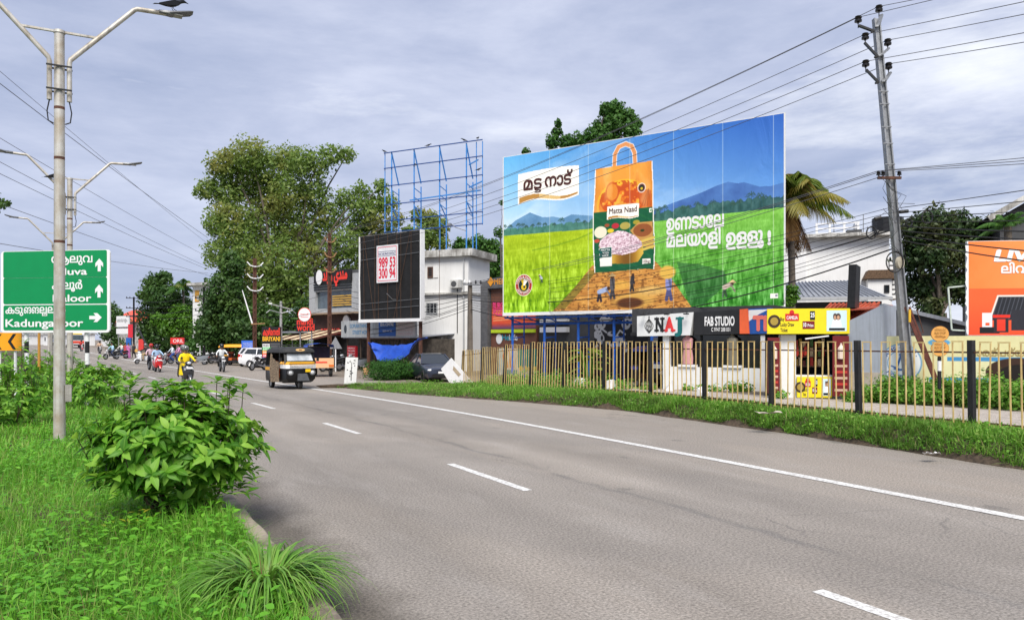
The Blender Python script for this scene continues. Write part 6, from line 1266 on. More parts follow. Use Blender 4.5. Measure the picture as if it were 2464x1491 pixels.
lattice_pole(793, 562, 880, 55, 'rusty brown lattice power pole with bent tan arms before the restaurant', [('V', .3, .42), ('V', 1.4, .45), ('V', 2.5, .45)], am=mat('tan_arm', (.36, .20, .09), .8, var=.2), w=.11)
lattice_pole(322, 714, 862, 106, 'dark power pole with four crossarms far down the street', [('C', .2, 1.0), ('C', 1.6, 1.0), ('C', 2.8, 1.0)], m=BLACK, w=.10)
lattice_pole(491, 690, 878, 78, 'dark power pole with crossarms in front of the white house with the tank', [('C', 1.2, .9), ('C', 2.5, .9), ('C', 3.9, .9)], m=BLACK, w=.11)
a, b = P(333, 790, 96), P(366, 878, 92); b.z = .1; g = MB(); g.tube([(0, 0, 0), a-b], [.13, .10], 8); tag(g.build('leaning_stay', BLACK), 'black leaning prop pole beside the far dark power pole', 'pole').location = b
def concrete_pole():
    d = 44; a = P(1131, HORY, d); a.z = 0; t = thing('utility_pole', 'slim concrete power pole in front of the white building right edge', 'power pole', a); H = P(1, 680, d).z; g = MB(); g.hexa([(-.15, -.13, -.1), (.15, -.13, -.1), (.15, .13, -.1), (-.15, .13, -.1), (-.1, -.09, H), (.1, -.09, H), (.1, .09, H), (-.1, .09, H)]); g.build('pole', mat('old_concrete', (.20, .17, .14), .9, var=.2, streak=.3, scale=3), t)
    b = MB(); b.bar((-.5, -.15, H-.12), (.7, -.15, H-.12), .09); b.build('crossarm', STEEL, t)
    for x in (-.42, -.1, .3, .62): b = MB(); b.tube([(x, -.15, H-.07), (x, -.15, H), (x, -.15, H+.14)], [.03, .07, .04], 8); b.build('insulator', WHITE if x < 0 else BLACK, t)
concrete_pole()
def tee_pole():
    d = 62; a = P(676, HORY, d); a.z = .05; t = thing('lamp_post', 'slim pale tee shaped lamp post behind the auto rickshaw', 'lamp post', a); H = P(1, 726, d).z; g = MB(); g.tube([(0, 0, 0), (0, 0, H)], [.13, .10], 8); g.build('pole', mat('pale_post', (.36, .36, .36), .8, streak=.3), t); g = MB(); g.bar((-.8, -.1, H-.25), (.75, -.1, H-.65), .09); g.build('arm', MATS['pale_post'], t); g = MB(); g.box(-1.0, -.75, -.2, 0, H-.3, H-.15); g.build('lamp_head', WHITE, t)
    for s in (-1, 1): g = MB(); g.tube([(0, -.1, H-1.0), (s*.9, -.1, H-.75), (s*1.2, -.1, H-1.0)], .04, 6); g.build('bracket', STEEL, t)
tee_pole()
a, b = P(607, 778, 59), P(583, 698, 59); o = thing('barrier', 'white raised barrier rod leaning by the V armed rusty pole', 'barrier', a); g = MB(); g.tube([(0, 0, 0), (b-a)*.6, b-a], [.06, .05, .03], 8); g.build('rod', WHITE, o); g = MB(); g.bar((-.1, 0, -.05), (.95, 0, .02), .09); g.build('arm', MATS['tan_arm'], o)
# ---------------------------------------------------------------- wires
WIREM = mat('wire_black', (.02, .02, .022), .6, var=.1); WIREG = mat('wire_grey', (.10, .10, .11), .5, var=.1)
def wire(a, b, sag, r, label, group, m=WIREM, n=22):
    if n == 10: b = a+(b-a)*3.2; n = 26          # these run on past the edge of the view to the next pole
    if group == 'overhead wires at the left': a = b+(a-b)*1.5
    pts = [a.lerp(b, i/n)-Vector((0, 0, 4*sag*(i/n)*(1-i/n))) for i in range(n+1)]; g = MB(); g.tube([p-a for p in pts], r, 4, cap=False); o = g.build('power_wire', m); o.location = a; tag(o, label, 'wire', group); return o
HTL = 'thin high tension wire strung from the leaning pole past the rice billboard'; HTR = 'thin high tension wire running from the leaning pole out of view overhead'
for k, ((u, v), sl, tv, tu) in enumerate(zip(INS, (.233, .27, .238, .226, .213, .196), (560, 570, 582, 585, 600, 604), (800, 778, 780, 806, 780, 806))):
    wire(P(u, v-4, 21.3), P(tu, tv, 55), .75, .011, HTL, 'high tension wires across the billboard', WIREG); wire(P(u, v-4, 21.3), P(2640, v-sl*(2640-u), 14.5), .12, .009, HTR, 'high tension wires overhead at the right', WIREG, 10)
for k, u in enumerate((2114, 2125, 2164)):
    wire(P(u, 411, 21.3), P(1112+16*k, 682, 44), .35, .010, 'low tension wire from the leaning pole crossarm to the concrete pole', 'low tension wires to the concrete pole', WIREG); wire(P(u, 411, 21.3), P(2640, 352+10*k, 14), .1, .008, 'low tension wire leaving the leaning pole crossarm towards the right edge', 'low tension wires at the right', WIREG, 10)
rr = random.Random(9)
for k in range(10):
    v0 = 496+k*11; th = .022 if k in (5, 9) else .008
    wire(P(2156+rr.uniform(-4, 4), v0, 21.3), P(1131, 694+5.5*k, 44), .35+.09*k+rr.uniform(0, .25), th, 'thick black cable sagging low in front of the rice billboard' if th > .02 else 'black cable sagging from the leaning pole across the bottom of the billboard', 'thick cables low on the billboard' if th > .02 else 'cables across the bottom of the billboard')
    if k < 8: wire(P(2166, 500+k*11, 21.3), P(2640, 420+k*24+rr.uniform(-6, 6), 15), .15+.06*k, .010 if k < 4 else .016, 'black cable running from the leaning pole to the right edge over the trees', 'cables at the right over the trees', n=10)
for k in range(7): wire(P(1131, 700+7*k, 44), P(800+8*k, 690+14*k, 55) if k < 5 else P(676, 740+8*k, 62), .5+.1*k, .016, 'black cable slung between the concrete pole and the poles by the restaurant', 'cables before the black hoarding')
for k, (v0, u1, v1) in enumerate(((156, 505, 590), (185, 500, 572), (315, 500, 618), (372, 495, 640), (400, 505, 650), (472, 520, 668), (566, 500, 657))):
    sl = (v1-v0)/u1; wire(P(-160, v0-sl*160*1.05, 24), P(u1, v1, 74), .35, .012 if k != 1 else .018, 'overhead wire slanting down across the sky behind the nearest street lamp', 'overhead wires at the left', WIREG)
for k in range(4): wire(P(322+6*k, 722+12*k, 106), P(491, 704+16*k, 78), .6, .02, 'far wire between the two dark power poles', 'far wires over the street'); wire(P(491, 704+16*k, 78), P(613, 640+26*k, 60), .5, .014, 'wire from the far dark pole to the V armed rusty pole', 'wires to the V armed pole')
for k in range(5): wire(P(613, 640+30*k, 60), P(793, 590+38*k, 55), .35, .012, 'wire between the two rusty lattice poles', 'wires between the rusty poles')

# ---------------------------------------------------------------- blue skeleton hoarding on the white building's roof
def blue_frame():
    d0, d1 = 54, 51; M_, w = face(924, d0, 1161, d1); t = thing('skeleton_billboard', 'empty bright blue steel billboard frame standing on the white building', 'billboard frame', mtx=M_); X = lambda u: w*(u-924)/237; Z = lambda v: P(1, v, 52.5).z; BF = mat('bright_blue_steel', S(70, 145, 220), .5, var=.12, scale=4)
    zb = P(1127, 598, 50.5).z+.02
    for v in (352, 390, 434, 480, 520, 548): b = MB(); b.bar((0, 0, Z(v+4)), (w, 0, Z(v-2)), .06); b.build('rail', mat('navy_steel', S(25, 70, 140), .5), t)
    for u, v1 in ((925, 562), (942, 562), (998, 562), (1060, 596), (1123, 597), (1146, 597), (1160, 548)):
        b = MB(); b.bar((X(u), .08, Z(353)), (X(u), .08, Z(v1) if v1 < 580 else zb), .07 if u in (942, 998, 1060, 1123) else .05); b.build('upright', BF, t)
    for u in (942, 998, 1060, 1123):
        b = MB(); v1 = 562 if u < 1000 else 596; zb_ = Z(v1) if u < 1000 else zb; b.bar((X(u)+.1, .9, Z(440)), (X(u)+.1, .9, zb_), .065); b.bar((X(u), .08, Z(356)), (X(u)+.1, .9, Z(432)), .07)
        for i in range(5): va = 448+i*22; b.bar((X(u), .08, Z(va)), (X(u)+.1, .9, Z(va+8)), .045)
        b.bar((X(u), .08, Z(490)), (X(u)+.1, .9, Z(520)), .06); b.build('rear_strut', BF, t)
    b = MB(); b.bar((X(980), .5, Z(474)), (X(1150), .5, Z(464)), .08); b.bar((X(1124), .4, Z(402)), (X(1146), .4, Z(392)), .07); b.bar((X(1124), .4, Z(456)), (X(1160), .1, Z(446)), .07); b.build('brace', BF, t)
    b = MB(); b.tube([(X(1095), -.6, Z(545)), (X(1105), -.3, Z(553)), (X(1123), 0, Z(560))], .03, 6); b.box(X(1090), X(1098), -.75, -.5, Z(550), Z(544)); b.build('floodlight', STEEL, t)
    rail = lambda u, v: (M_ @ Vector((X(u), 0, 0))).xy
    for u, zz, rz, lab in ((925, Z(356)+.05, 2.6, 'crow on the top left corner of the blue frame'), (1034, Z(353)+.03, .4, 'crow midway along the top rail of the blue frame'), (1119, Z(351)+.05, 3.0, 'crow on the top rail above the right strut of the blue frame'), (1150, Z(350)+.05, 1.2, 'upright crow near the top right corner of the blue frame'), (1152, Z(434)+.35, .2, 'crow low on the right side of the blue frame'), (1003, Z(397)+.05, 2.2, 'crow on the second rail inside the blue frame')):
        p = M_ @ Vector((X(u), 0, 0)); p.z = zz; crow(p, rz-TH, lab, 1.05)
blue_frame()
# ---------------------------------------------------------------- street signs round the restaurant, small things
def street_signs():
    def board(label, u0, u1, v0, v1, d, m, cat='sign', posts=((.2,), (.8,)), name='street_sign', th=.1, du=0, pm=STEEL):
        M_, w = face(u0, d, u1, d-du, 0); t = thing(name, label, cat, mtx=M_); Z = lambda v: P(1, v, d-du/2).z
        g = fz(M_.translation.y); b = MB(); b.box(0, w, 0, th, Z(v1), Z(v0)); o = b.build('panel', m, t)
        for q in posts: b = MB(); b.tube([(w*q[0], th+.05, g), (w*q[0], th+.05, Z(v0)-.05)], .05, 8); b.build('post', pm, t)
        return t, w, Z, o
    SB = mat('sign_black3', (.012, .011, .011), .5, var=.1)
    t, w, Z, o = board('black biriyani menu signboard with orange and yellow letters by the rusty pole', 630, 676, 786, 868, 57, SB)
    text(t, 'കുഴിമനതി', .08, Z(806), .45, REDTXT, y=-.012, width=w-.16, bold=.03); text(t, 'BIRIYANI', .06, Z(820), .34, ink('signyellow', 245, 185, 40), y=-.012, width=w-.12, bold=.02)
    for i, (c, s_) in enumerate((((235, 235, 235), 'FRIED'), ((90, 190, 110), 'JUICE'), ((235, 150, 40), 'SHAKE'), ((230, 70, 80), 'GRILL'), ((60, 130, 210), 'CAFE'))):
        z = Z(832+8*i); b = MB(); b.box(.06, w*.62 if i else w*.42, -.02, -.003, z-.09, z+.16); b.build('menu_strip', ink('ms%d' % i, *c), t); text(t, s_, .1, z-.04, .14, BLACK if i == 0 else WHITE, y=-.026, width=w*.32, bold=.02)
    b = MB(); b.box(w*.45, w*.95, -.02, -.003, Z(838), Z(825)); b.build('menu_photo', DGREY, t)
    t, w, Z, o = board('black mandi world signboard in red letters with a round white emblem above', 712, 758, 769, 797, 58, SB)
    text(t, 'mandi', .08, Z(781), .52, REDTXT, y=-.012, width=w-.25, bold=.02); text(t, 'world', .08, Z(795), .52, REDTXT, y=-.012, width=w-.12, bold=.02)
    b = MB(); b.disc(w*.45, Z(757), .47, .52, -.02, .08, 28); b.build('round_emblem', WHITE, t); b = MB(); b.disc(w*.45, Z(757), .51, .56, .0, .06, 28); b.build('emblem_rim', REDTXT, t); text(t, 'mandi', w*.45, Z(758), .16, REDTXT, y=-.03, align='C', width=.6); b = MB(); b.box(w*.25, w*.65, -.03, -.021, Z(763), Z(762)); b.build('underline', REDTXT, t)
    t, w, Z, o = board('blue notice board with white lines on two posts beside the parked cars', 581, 613, 819, 839, 61, ink('noticeblue', 55, 105, 205)); 
    for i in range(5): text(t, 'സർക്കാർ നോട്ടീസ്' if i % 2 else 'പൊതു അറിയിപ്പ്', .12, Z(824+3*i)-.04, .055, WHITE, y=-.012, width=w*.75)
    M_, w = face(474, 76, 489, 76, .05); t = thing('sign_support', 'thin white empty square sign holder on one post', 'sign', mtx=M_); Z = lambda v: P(1, v, 76).z-.05; b = MB()
    for a_, c_ in (((0, Z(819)), (w, Z(819))), ((0, Z(834)), (w, Z(834))), ((0, Z(819)), (0, Z(834))), ((w, Z(819)), (w, Z(834))), ((w/2, Z(819)), (w/2, 0)), ((0, Z(827)), (w, Z(827)))): b.bar((a_[0], 0, a_[1]), (c_[0], 0, c_[1]), .06)
    b.build('bars', WHITE, t)
    p = P(807, HORY, 50); t = thing('warning_sign', 'triangular road sign seen from its grey back on a white post', 'road sign', (p.x, p.y, 0), -TH); z = P(1, 826, 50).z; b = MB(); b.prism([(-.45, z-.35), (.45, z-.35), (0, z+.45)], 0, .03, 'y'); b.build('plate', STEEL, t); b = MB(); b.tube([(0, .06, 0), (0, .06, z+.3)], .04, 8); b.build('post', WHITE, t)
    # orange discs on a striped post in front of the cream hoarding
    M_, w = face(2240, 20.2, 2284, 20.1, .28); t = thing('bus_stop_sign', 'two orange round plates one above the other on a black and white post', 'sign', mtx=M_); Z = lambda v: P(1, v, 20.15).z-.28
    for i, v in enumerate((803, 838)):
        b = MB(); b.disc(w/2, Z(v), w*.48, w*.46, 0, .03, 28); o = b.build('round_plate', ink('platerange', 225, 165, 85), t); b = MB(); b.disc(w/2, Z(v), w*.50, w*.48, .005, .025, 28); b.build('rim', ink('rimbrown', 130, 85, 40), t)
        for k, s_ in enumerate(('സ്റ്റോപ്പ്', 'BUS STOP', 'നിർത്തുക')): text(o, s_, w/2, Z(v)+.08-.09*k, .06, MATS['ink_rimbrown'], y=-.01, align='C', width=w*.6)
    p_ = MB()
    for i, (v0, v1) in enumerate(((858, 868), (868, 892), (892, 935))): p_.tube([(w/2, .05, max(0, Z(v1))), (w/2, .05, Z(v0))], .05, 12, mi=(i+1) % 2)
    p_.build('post', [WHITE, BLACK], t); q = MB(); q.tube([(w/2, .06, Z(862)), (w/2, .06, Z(800))], .03, 8); q.build('upper_post', RUST, t)
    # whitewashed slab stone and leaning white board
    a = G(828, 926, .1); t = thing('marker_stone', 'leaning whitewashed slab stone with faded marks at the tip of the verge', 'marker stone', a, -TH+.15); b = MB(); b.hexa([(-.02, 0, -.1), (.50, 0, -.1), (.50, .09, -.1), (-.02, .09, -.1), (.06, .10, 1.22), (.60, .10, 1.20), (.60, .19, 1.20), (.06, .19, 1.22)]); b.build('slab', mat('whitewash', (.72, .72, .70), .9, var=.06, scale=3, streak=.3), t, bevel=.02)
    b = MB(); rr = random.Random(2)
    for i in range(13): x = .1+rr.uniform(0, .32); z = .25+rr.uniform(0, .85); b.hexa([(x, z*.082-.004, z), (x+rr.uniform(.03, .1), z*.082-.004, z), (x+.05, z*.082, z), (x, z*.082, z), (x+.02, z*.082-.002, z+.05), (x+.06, z*.082-.002, z+.04), (x+.05, z*.085, z+.04), (x+.01, z*.085, z+.05)])
    b.bar((.30, .012, .2), (.33, .085, 1.0), .025); b.build('faded_mark', mat('mark_grey', (.10, .10, .10), .9), t)
    M_, w = face(1060, 35.5, 1142, 34.5, 0); t = thing('leaning_board', 'white sheet board leaning cornerwise against the fence end beside the sedan', 'board', mtx=M_); Z = lambda v: P(1, v, 35).z; X = lambda u: w*(u-1060)/82; b = MB(); b.prism([(X(1061), Z(888)), (X(1086), Z(861)), (X(1141), max(.05, Z(923))), (X(1083), .05)], 0, .03, 'y'); b.build('sheet', WHITE, t); b = MB(); b.prism([(X(1092), Z(880)), (X(1110), Z(900)), (X(1104), Z(906)), (X(1090), Z(890))], -.006, -.002, 'y'); b.build('brown_stain', mat('stain_tan', (.45, .36, .25), .8), t)
    # bins, cups, scraps
    p = G(783, 892, 0); p = P(783, HORY, 52); t = thing('bin', 'grey upright litter bin by the rusty pole outside the restaurant', 'bin', (p.x, p.y, 0)); b = MB(); b.tube([(0, 0, .1), (0, 0, .9)], [.22, .28], 14); b.build('body', GREYW, t); b = MB(); b.tube([(0, 0, .9), (0, 0, 1.0)], [.30, .28], 14); b.build('lid', ink('binred', 170, 60, 50), t)
    p = P(880, HORY, 46); t = thing('bucket', 'small tan plastic tub standing on the ground by the red menu board', 'bucket', (p.x, p.y, 0)); b = MB(); b.tube([(0, 0, 0), (0, 0, .42)], [.14, .18], 12); b.build('tub', ink('tubtan', 215, 165, 120), t); b = MB(); b.tube([(-.18, 0, .42), (-.1, 0, .58), (.1, 0, .58), (.18, 0, .42)], .008, 5); b.build('handle', STEEL, t)
    for i, (u, v, d, lab) in enumerate(((1610, 923, 27, 'white broken tile piece behind the fence near the left shop wall'), (1470, 935, 29, 'white scrap board lying behind the middle of the fence'), (1460, 950, 28, 'flat white scrap of sheet lying lower behind the fence'), (1395, 945, 30, 'white carton scrap lying in the weeds behind the fence'), (1690, 1000, 24, 'crumpled sheet of paper near the path by the shop'))):
        p = P(u, HORY, d); t = MB(); rr = random.Random(i); t.hexa([(-.25, -.15, .0), (.2, -.18, .02), (.25, .15, .05), (-.2, .12, .0), (-.22, -.1, .25+rr.uniform(0, .2)), (.2, -.1, .3), (.22, -.05, .3), (-.2, -.05, .3)]); o = t.build('scrap', WHITE); o.location = (p.x, p.y, .25); o.rotation_euler = (rr.uniform(-.6, .3), rr.uniform(-.4, .4), rr.uniform(0, 3)); tag(o, lab, 'litter')
    for i, (u, v, lab) in enumerate(((2240, 1100, 'white paper scrap on the road edge below the fence at the right'), (1835, 1000, 'pale crumpled rag caught on top of the verge bank'), (2430, 1098, 'small white cup lying at the foot of the verge bank'), (830, 1680, 'torn pale packet lying in the kerbside grass'))):
        p = G(u, v, .1 if i != 1 else .40); b = MB(); rr = random.Random(i+20); V = [(x*.07*(2.2 if i == 1 else 1)+rr.uniform(-.02, .02), y*.05*(1.6 if i == 1 else 1), .02+rr.uniform(0, .07)) for y in range(4) for x in range(5)]; b.add(V, [(r_*5+c, r_*5+c+1, r_*5+c+6, r_*5+c+5) for r_ in range(3) for c in range(4)]); o = b.build('scrap', mat('ragpale', (.45, .40, .33), .9) if i == 1 else WHITE, recalc=False); o.location = p; tag(o, lab, 'litter')
street_signs()

# ---------------------------------------------------------------- vehicles (front towards -Y)
def wheel(t, x, y, r, w, rim=CHROME, n=22):
    b = MB(); pr = [(r*.62, -w*.42), (r*.93, -w*.5), (r, -w*.25), (r, w*.25), (r*.93, w*.5), (r*.62, w*.42)]
    b.loft([[(x+dx, y+q*math.cos(2*math.pi*i/n), r+q*math.sin(2*math.pi*i/n)) for i in range(n)] for q, dx in pr], cap=False); o = b.build('wheel', RUBBER, t, smooth=True)
    b = MB(); b.loft([[(x+dx, y+q*math.cos(2*math.pi*i/n), r+q*math.sin(2*math.pi*i/n)) for i in range(n)] for q, dx in ((r*.64, -w*.36), (r*.5, -w*.25), (r*.12, -w*.32), (r*.12, w*.32), (r*.5, w*.25), (r*.64, w*.36))]); b.build('rim', rim, o); return o
def paint(key, r, g, b): return mat('car_'+key, S(r, g, b), .28, var=.05, coat=.6, spec=.5)
def scooter(label, loc, rz, body, group=None, accent=None):
    t = thing('scooter', label, 'scooter', loc, rz, group); accent = accent or body
    for y in (-.62, .60): wheel(t, 0, y, .225, .10, STEEL)
    ring = lambda y, z, hw, th, bow: [(hw*math.sin(a*math.pi/2)*1.0, y-bow*math.cos(a*math.pi/2)*1.0, z) for a in (-1, -.66, -.33, 0, .33, .66, 1)]+[(hw*math.sin(a*math.pi/2), y+th-bow*.6*math.cos(a*math.pi/2), z) for a in (1, .5, 0, -.5, -1)]
    b = MB(); b.loft([ring(-.36, .30, .20, .05, .06), ring(-.40, .45, .23, .06, .12), ring(-.42, .65, .24, .06, .15), ring(-.40, .82, .21, .06, .14), ring(-.36, .94, .13, .06, .10)]); b.build('front_apron', accent, t, smooth=60)
    b = MB(); b.loft([[(x*w, -.62+rr*math.cos(a), .225+rr*math.sin(a)) for x, rr in ((-.075, .235), (-.06, .275), (0, .295), (.06, .275), (.075, .235))] for a, w in ((R(20), .8), (R(60), 1), (R(100), 1.05), (R(140), 1), (R(175), .6))], close=False, cap=False); b.build('front_fender', accent, t, smooth=True)
    b = MB(); b.box(-.19, .19, -.38, .12, .27, .32); b.build('floorboard', BLACK, t)
    hexr = lambda y, hw, z0, z1: [(-hw*.8, y, z0), (-hw, y, (z0+z1)/2), (-hw*.75, y, z1), (hw*.75, y, z1), (hw, y, (z0+z1)/2), (hw*.8, y, z0)]
    b = MB(); b.loft([hexr(.05, .15, .30, .70), hexr(.22, .19, .32, .74), (hexr(.55, .20, .40, .78)), hexr(.85, .15, .55, .80), hexr(.98, .07, .66, .79)]); b.build('rear_body', body, t, smooth=50)
    b = MB(); b.loft([hexr(.04, .12, .72, .80), hexr(.2, .15, .74, .83), hexr(.5, .16, .77, .86), hexr(.86, .12, .80, .88)]); b.build('seat', mat('seat_black', (.02, .02, .02), .6), t, smooth=50)
    b = MB(); b.ball((0, -.42, 1.0), .16, .13, .10, 14, 8); b.build('handle_cowl', accent, t, smooth=True); b = MB(); b.ball((0, -.515, 1.005), .095, .05, .062, 14, 8); b.build('headlight', mat('lamp_lens', (.72, .74, .75), .15, spec=.8), t, smooth=True)
    b = MB(); b.tube([(-.34, -.33, 1.03), (-.15, -.40, 1.02), (.15, -.40, 1.02), (.34, -.33, 1.03)], .018, 8); b.build('handlebar', BLACK, t)
    for s in (-1, 1):
        b = MB(); b.tube([(s*.2, -.38, 1.04), (s*.27, -.36, 1.2)], .008, 5); b.ball((s*.29, -.36, 1.24), .06, .018, .045, 10, 6); b.build('mirror', BLACK, t); b = MB(); b.ball((s*.17, -.50, .72), .03, .02, .07, 8, 6); b.build('indicator', mat('lamp_lens', (.7, .7, .7)), t)
    b = MB(); b.box(-.13, .13, -.60, -.585, .74, .83); b.build('number_plate', WHITE, t)
    b = MB(); b.tube([(.17, .2, .28), (.2, .6, .30), (.2, .85, .36)], [.03, .05, .045], 8); b.build('exhaust', STEEL, t); b = MB(); b.box(-.10, .10, .97, 1.0, .62, .70); b.build('tail_light', ink('taillight', 180, 25, 25), t); return t
def motorcycle(label, loc, rz, body, group=None):
    t = thing('motorcycle', label, 'motorcycle', loc, rz, group)
    for y, w in ((-.66, .085), (.62, .11)): wheel(t, 0, y, .30, w, STEEL)
    b = MB(); [b.tube([(s*.07, -.66, .30), (s*.07, -.52, .70), (s*.08, -.40, 1.0)], .025, 7) for s in (-1, 1)]; b.build('fork', STEEL, t)
    ov = lambda y, hw, z0, z1: [(hw*math.cos(2*math.pi*i/10), y, (z0+z1)/2+(z1-z0)/2*math.sin(2*math.pi*i/10)) for i in range(10)]
    b = MB(); b.loft([ov(-.40, .06, .78, .92), ov(-.30, .13, .72, .98), ov(-.05, .14, .72, .96), ov(.10, .09, .74, .86)]); b.build('fuel_tank', body, t, smooth=True)
    b = MB(); b.loft([ov(.05, .11, .76, .86), ov(.35, .14, .74, .84), ov(.75, .11, .78, .90), ov(.92, .05, .82, .90)]); b.build('seat', mat('seat_black', (.02, .02, .02), .6), t, smooth=True)
    b = MB(); b.loft([ov(.25, .12, .58, .74), ov(.6, .13, .62, .78), ov(.95, .06, .72, .82)]); b.build('rear_cowl', body, t, smooth=True)
    b = MB(); b.box(-.14, .14, -.22, .15, .30, .62); b.tube([(0, -.25, .55), (0, -.1, .72)], .09, 8); b.build('engine', mat('engine_grey', (.10, .10, .105), .45, .6), t, bevel=.03); b = MB(); b.tube([(.12, -.2, .38), (.17, .2, .30), (.18, .85, .38)], [.025, .035, .05], 8); b.build('exhaust', CHROME, t)
    b = MB(); b.tube([(0, -.35, .95), (0, .0, .66), (0, .62, .32)], .03, 7); b.tube([(0, .1, .70), (0, .85, .72)], .025, 6); b.build('chassis', BLACK, t)
    b = MB(); b.ball((0, -.52, .93), .10, .08, .10, 14, 8); b.build('headlight', mat('lamp_lens', (.72, .74, .75), .15, spec=.8), t, smooth=True); b = MB(); b.tube([(-.36, -.25, 1.02), (-.2, -.38, 1.05), (.2, -.38, 1.05), (.36, -.25, 1.02)], .016, 8); b.build('handlebar', BLACK, t)
    b = MB(); b.loft([[(x, -.66+rr*math.cos(a), .30+rr*math.sin(a)) for x, rr in ((-.06, .31), (0, .345), (.06, .31))] for a in (R(30), R(80), R(130), R(175))], close=False, cap=False); b.build('mudguard', body, t, smooth=True)
    for s in (-1, 1): b = MB(); b.tube([(s*.2, -.36, 1.05), (s*.28, -.34, 1.2)], .008, 5); b.ball((s*.3, -.34, 1.23), .055, .016, .04, 10, 6); b.build('mirror', BLACK, t)
    b = MB(); b.box(-.11, .11, -.72, -.71, .70, .78); b.build('number_plate', WHITE, t); return t
def auto(label, loc, rz, col, roofc, curtain=True, rack=True, group=None, seatc=None):
    t = thing('auto_rickshaw', label, 'auto rickshaw', loc, rz, group); AB = mat('auto_black', S(18, 18, 20), .4, var=.15, spec=.35)
    wheel(t, 0, -1.02, .22, .13, STEEL); wheel(t, -.58, .72, .22, .14, STEEL); wheel(t, .58, .72, .22, .14, STEEL)
    def sec(y, hw, z0, z1, k=.82): return [(-hw*k, y, z0), (-hw, y, z0+.12), (-hw, y, z1-.08), (-hw*.92, y, z1), (hw*.92, y, z1), (hw, y, z1-.08), (hw, y, z0+.12), (hw*k, y, z0)]
    b = MB(); b.loft([sec(-1.26, .50, .40, .92), sec(-1.18, .62, .32, .95), sec(-.80, .69, .26, .95), sec(-.62, .70, .26, .95)]); b.build('front_cowl', AB, t, smooth=40)
    b = MB(); b.loft([sec(-1.255, .53, .965, 1.13, .98), sec(-1.16, .635, .965, 1.15, .98), sec(-.62, .715, .965, 1.15, .98)]); b.build('colour_band', col, t, smooth=40); b = MB(); b.loft([sec(-1.285, .52, .915, .95, .98), sec(-1.185, .645, .915, .95, .98), sec(-.62, .715, .915, .95, .98)]); b.build('chrome_strip', WHITE, t)
    b = MB(); b.box(-.66, .66, -.62, 1.25, .30, .42); b.build('floor', BLACK, t); b = MB(); b.loft([sec(.42, .71, .28, .98), sec(1.15, .71, .28, .98), sec(1.32, .62, .36, .95)]); b.build('rear_body', AB, t, smooth=40)
    for s in (-1, 1): b = MB(); b.box(s*.717-.005, s*.717+.005, .42, 1.15, .76, .90); b.build('side_stripe', col, t)
    b = MB(); b.hexa([(-.56, -1.10, 1.17), (.56, -1.10, 1.17), (.56, -1.08, 1.17), (-.56, -1.08, 1.17), (-.52, -.92, 1.50), (.52, -.92, 1.50), (.52, -.90, 1.50), (-.52, -.90, 1.50)]); b.build('windscreen', mat('windscreen', (.30, .33, .35), .08, var=.5, scale=1.5, col2=(.62, .64, .66), spec=.9), t)  # sky reflection painted into the glass colour as pale grey patches
    for s in (-1, 1):
        for q in (((s*.63, -1.10, 1.08), (s*.58, -.88, 1.56), .09, .06), ((s*.69, -.55, .95), (s*.66, -.55, 1.56), .05), ((s*.69, .42, .95), (s*.66, .42, 1.56), .06), ((s*.66, 1.22, .95), (s*.62, 1.15, 1.56), .06)): b = MB(); b.bar(*q); b.build('cab_pillar', AB, t)
    b = MB(); b.bar((-.58, -1.10, 1.16), (-.54, -.91, 1.53), .04); b.bar((.58, -1.10, 1.16), (.54, -.91, 1.53), .04); b.bar((-.6, -.91, 1.53), (.6, -.91, 1.53), .07); b.bar((-.6, -1.12, 1.16), (.6, -1.12, 1.16), .05); b.build('windscreen_surround', AB, t)
    b = MB(); b.box(-.63, .63, 1.14, 1.2, .95, 1.55); b.build('rear_curtain', BLACK, t)
    ar = lambda y, hw, z0, h: [(-hw, y, z0), (-hw*.98, y, z0+h*.55), (-hw*.85, y, z0+h*.85), (-hw*.4, y, z0+h), (hw*.4, y, z0+h), (hw*.85, y, z0+h*.85), (hw*.98, y, z0+h*.55), (hw, y, z0)]
    b = MB(); b.loft([ar(-1.06, .60, 1.54, .10), ar(-1.0, .66, 1.52, .20), ar(-.5, .70, 1.52, .25), ar(.6, .70, 1.52, .25), ar(1.2, .66, 1.50, .2), ar(1.28, .6, 1.5, .1)]); b.build('canopy', roofc, t, smooth=50)
    b = MB(); b.disc(.02, 1.64, .20, .055, -1.062, -1.03, 20); e = b.build('roof_emblem', ink('emblemcream', 235, 195, 130), t); b = MB(); b.disc(.02, 1.64, .08, .022, -1.066, -1.0625, 14); b.build('emblem_centre', BROWN, e)
    if rack:
        b = MB(); z = 1.84
        for s in (-1, 1): b.tube([(s*.55, -.85, z), (s*.55, 1.1, z)], .016, 6); [b.tube([(s*.55, y, 1.74), (s*.55, y, z)], .012, 5) for y in (-.8, 0, 1.0)]
        for y in (-.85, -.2, .45, 1.1): b.tube([(-.55, y, z), (.55, y, z)], .014, 6)
        b.build('roof_rack', BLACK, t)
    for s in (-1, 1):
        b = MB(); b.disc(s*.47, .70, .13, .11, -1.27, -1.12, 22); o = b.build('headlight_housing', mat('housing_grey', (.22, .22, .23), .35, .5), t); b = MB(); b.ball((s*.47, -1.262, .70), .085, .03, .075, 16, 8); b.build('headlight', mat('lamp_lens', (.72, .74, .75), .15, spec=.8), o, smooth=True)
        b = MB(); b.tube([(s*.66, -.95, 1.12), (s*.80, -1.0, 1.22)], .012, 5); b.box(s*.80-.05, s*.80+.05, -1.02, -.99, 1.16, 1.32); b.build('mirror', BLACK, t)
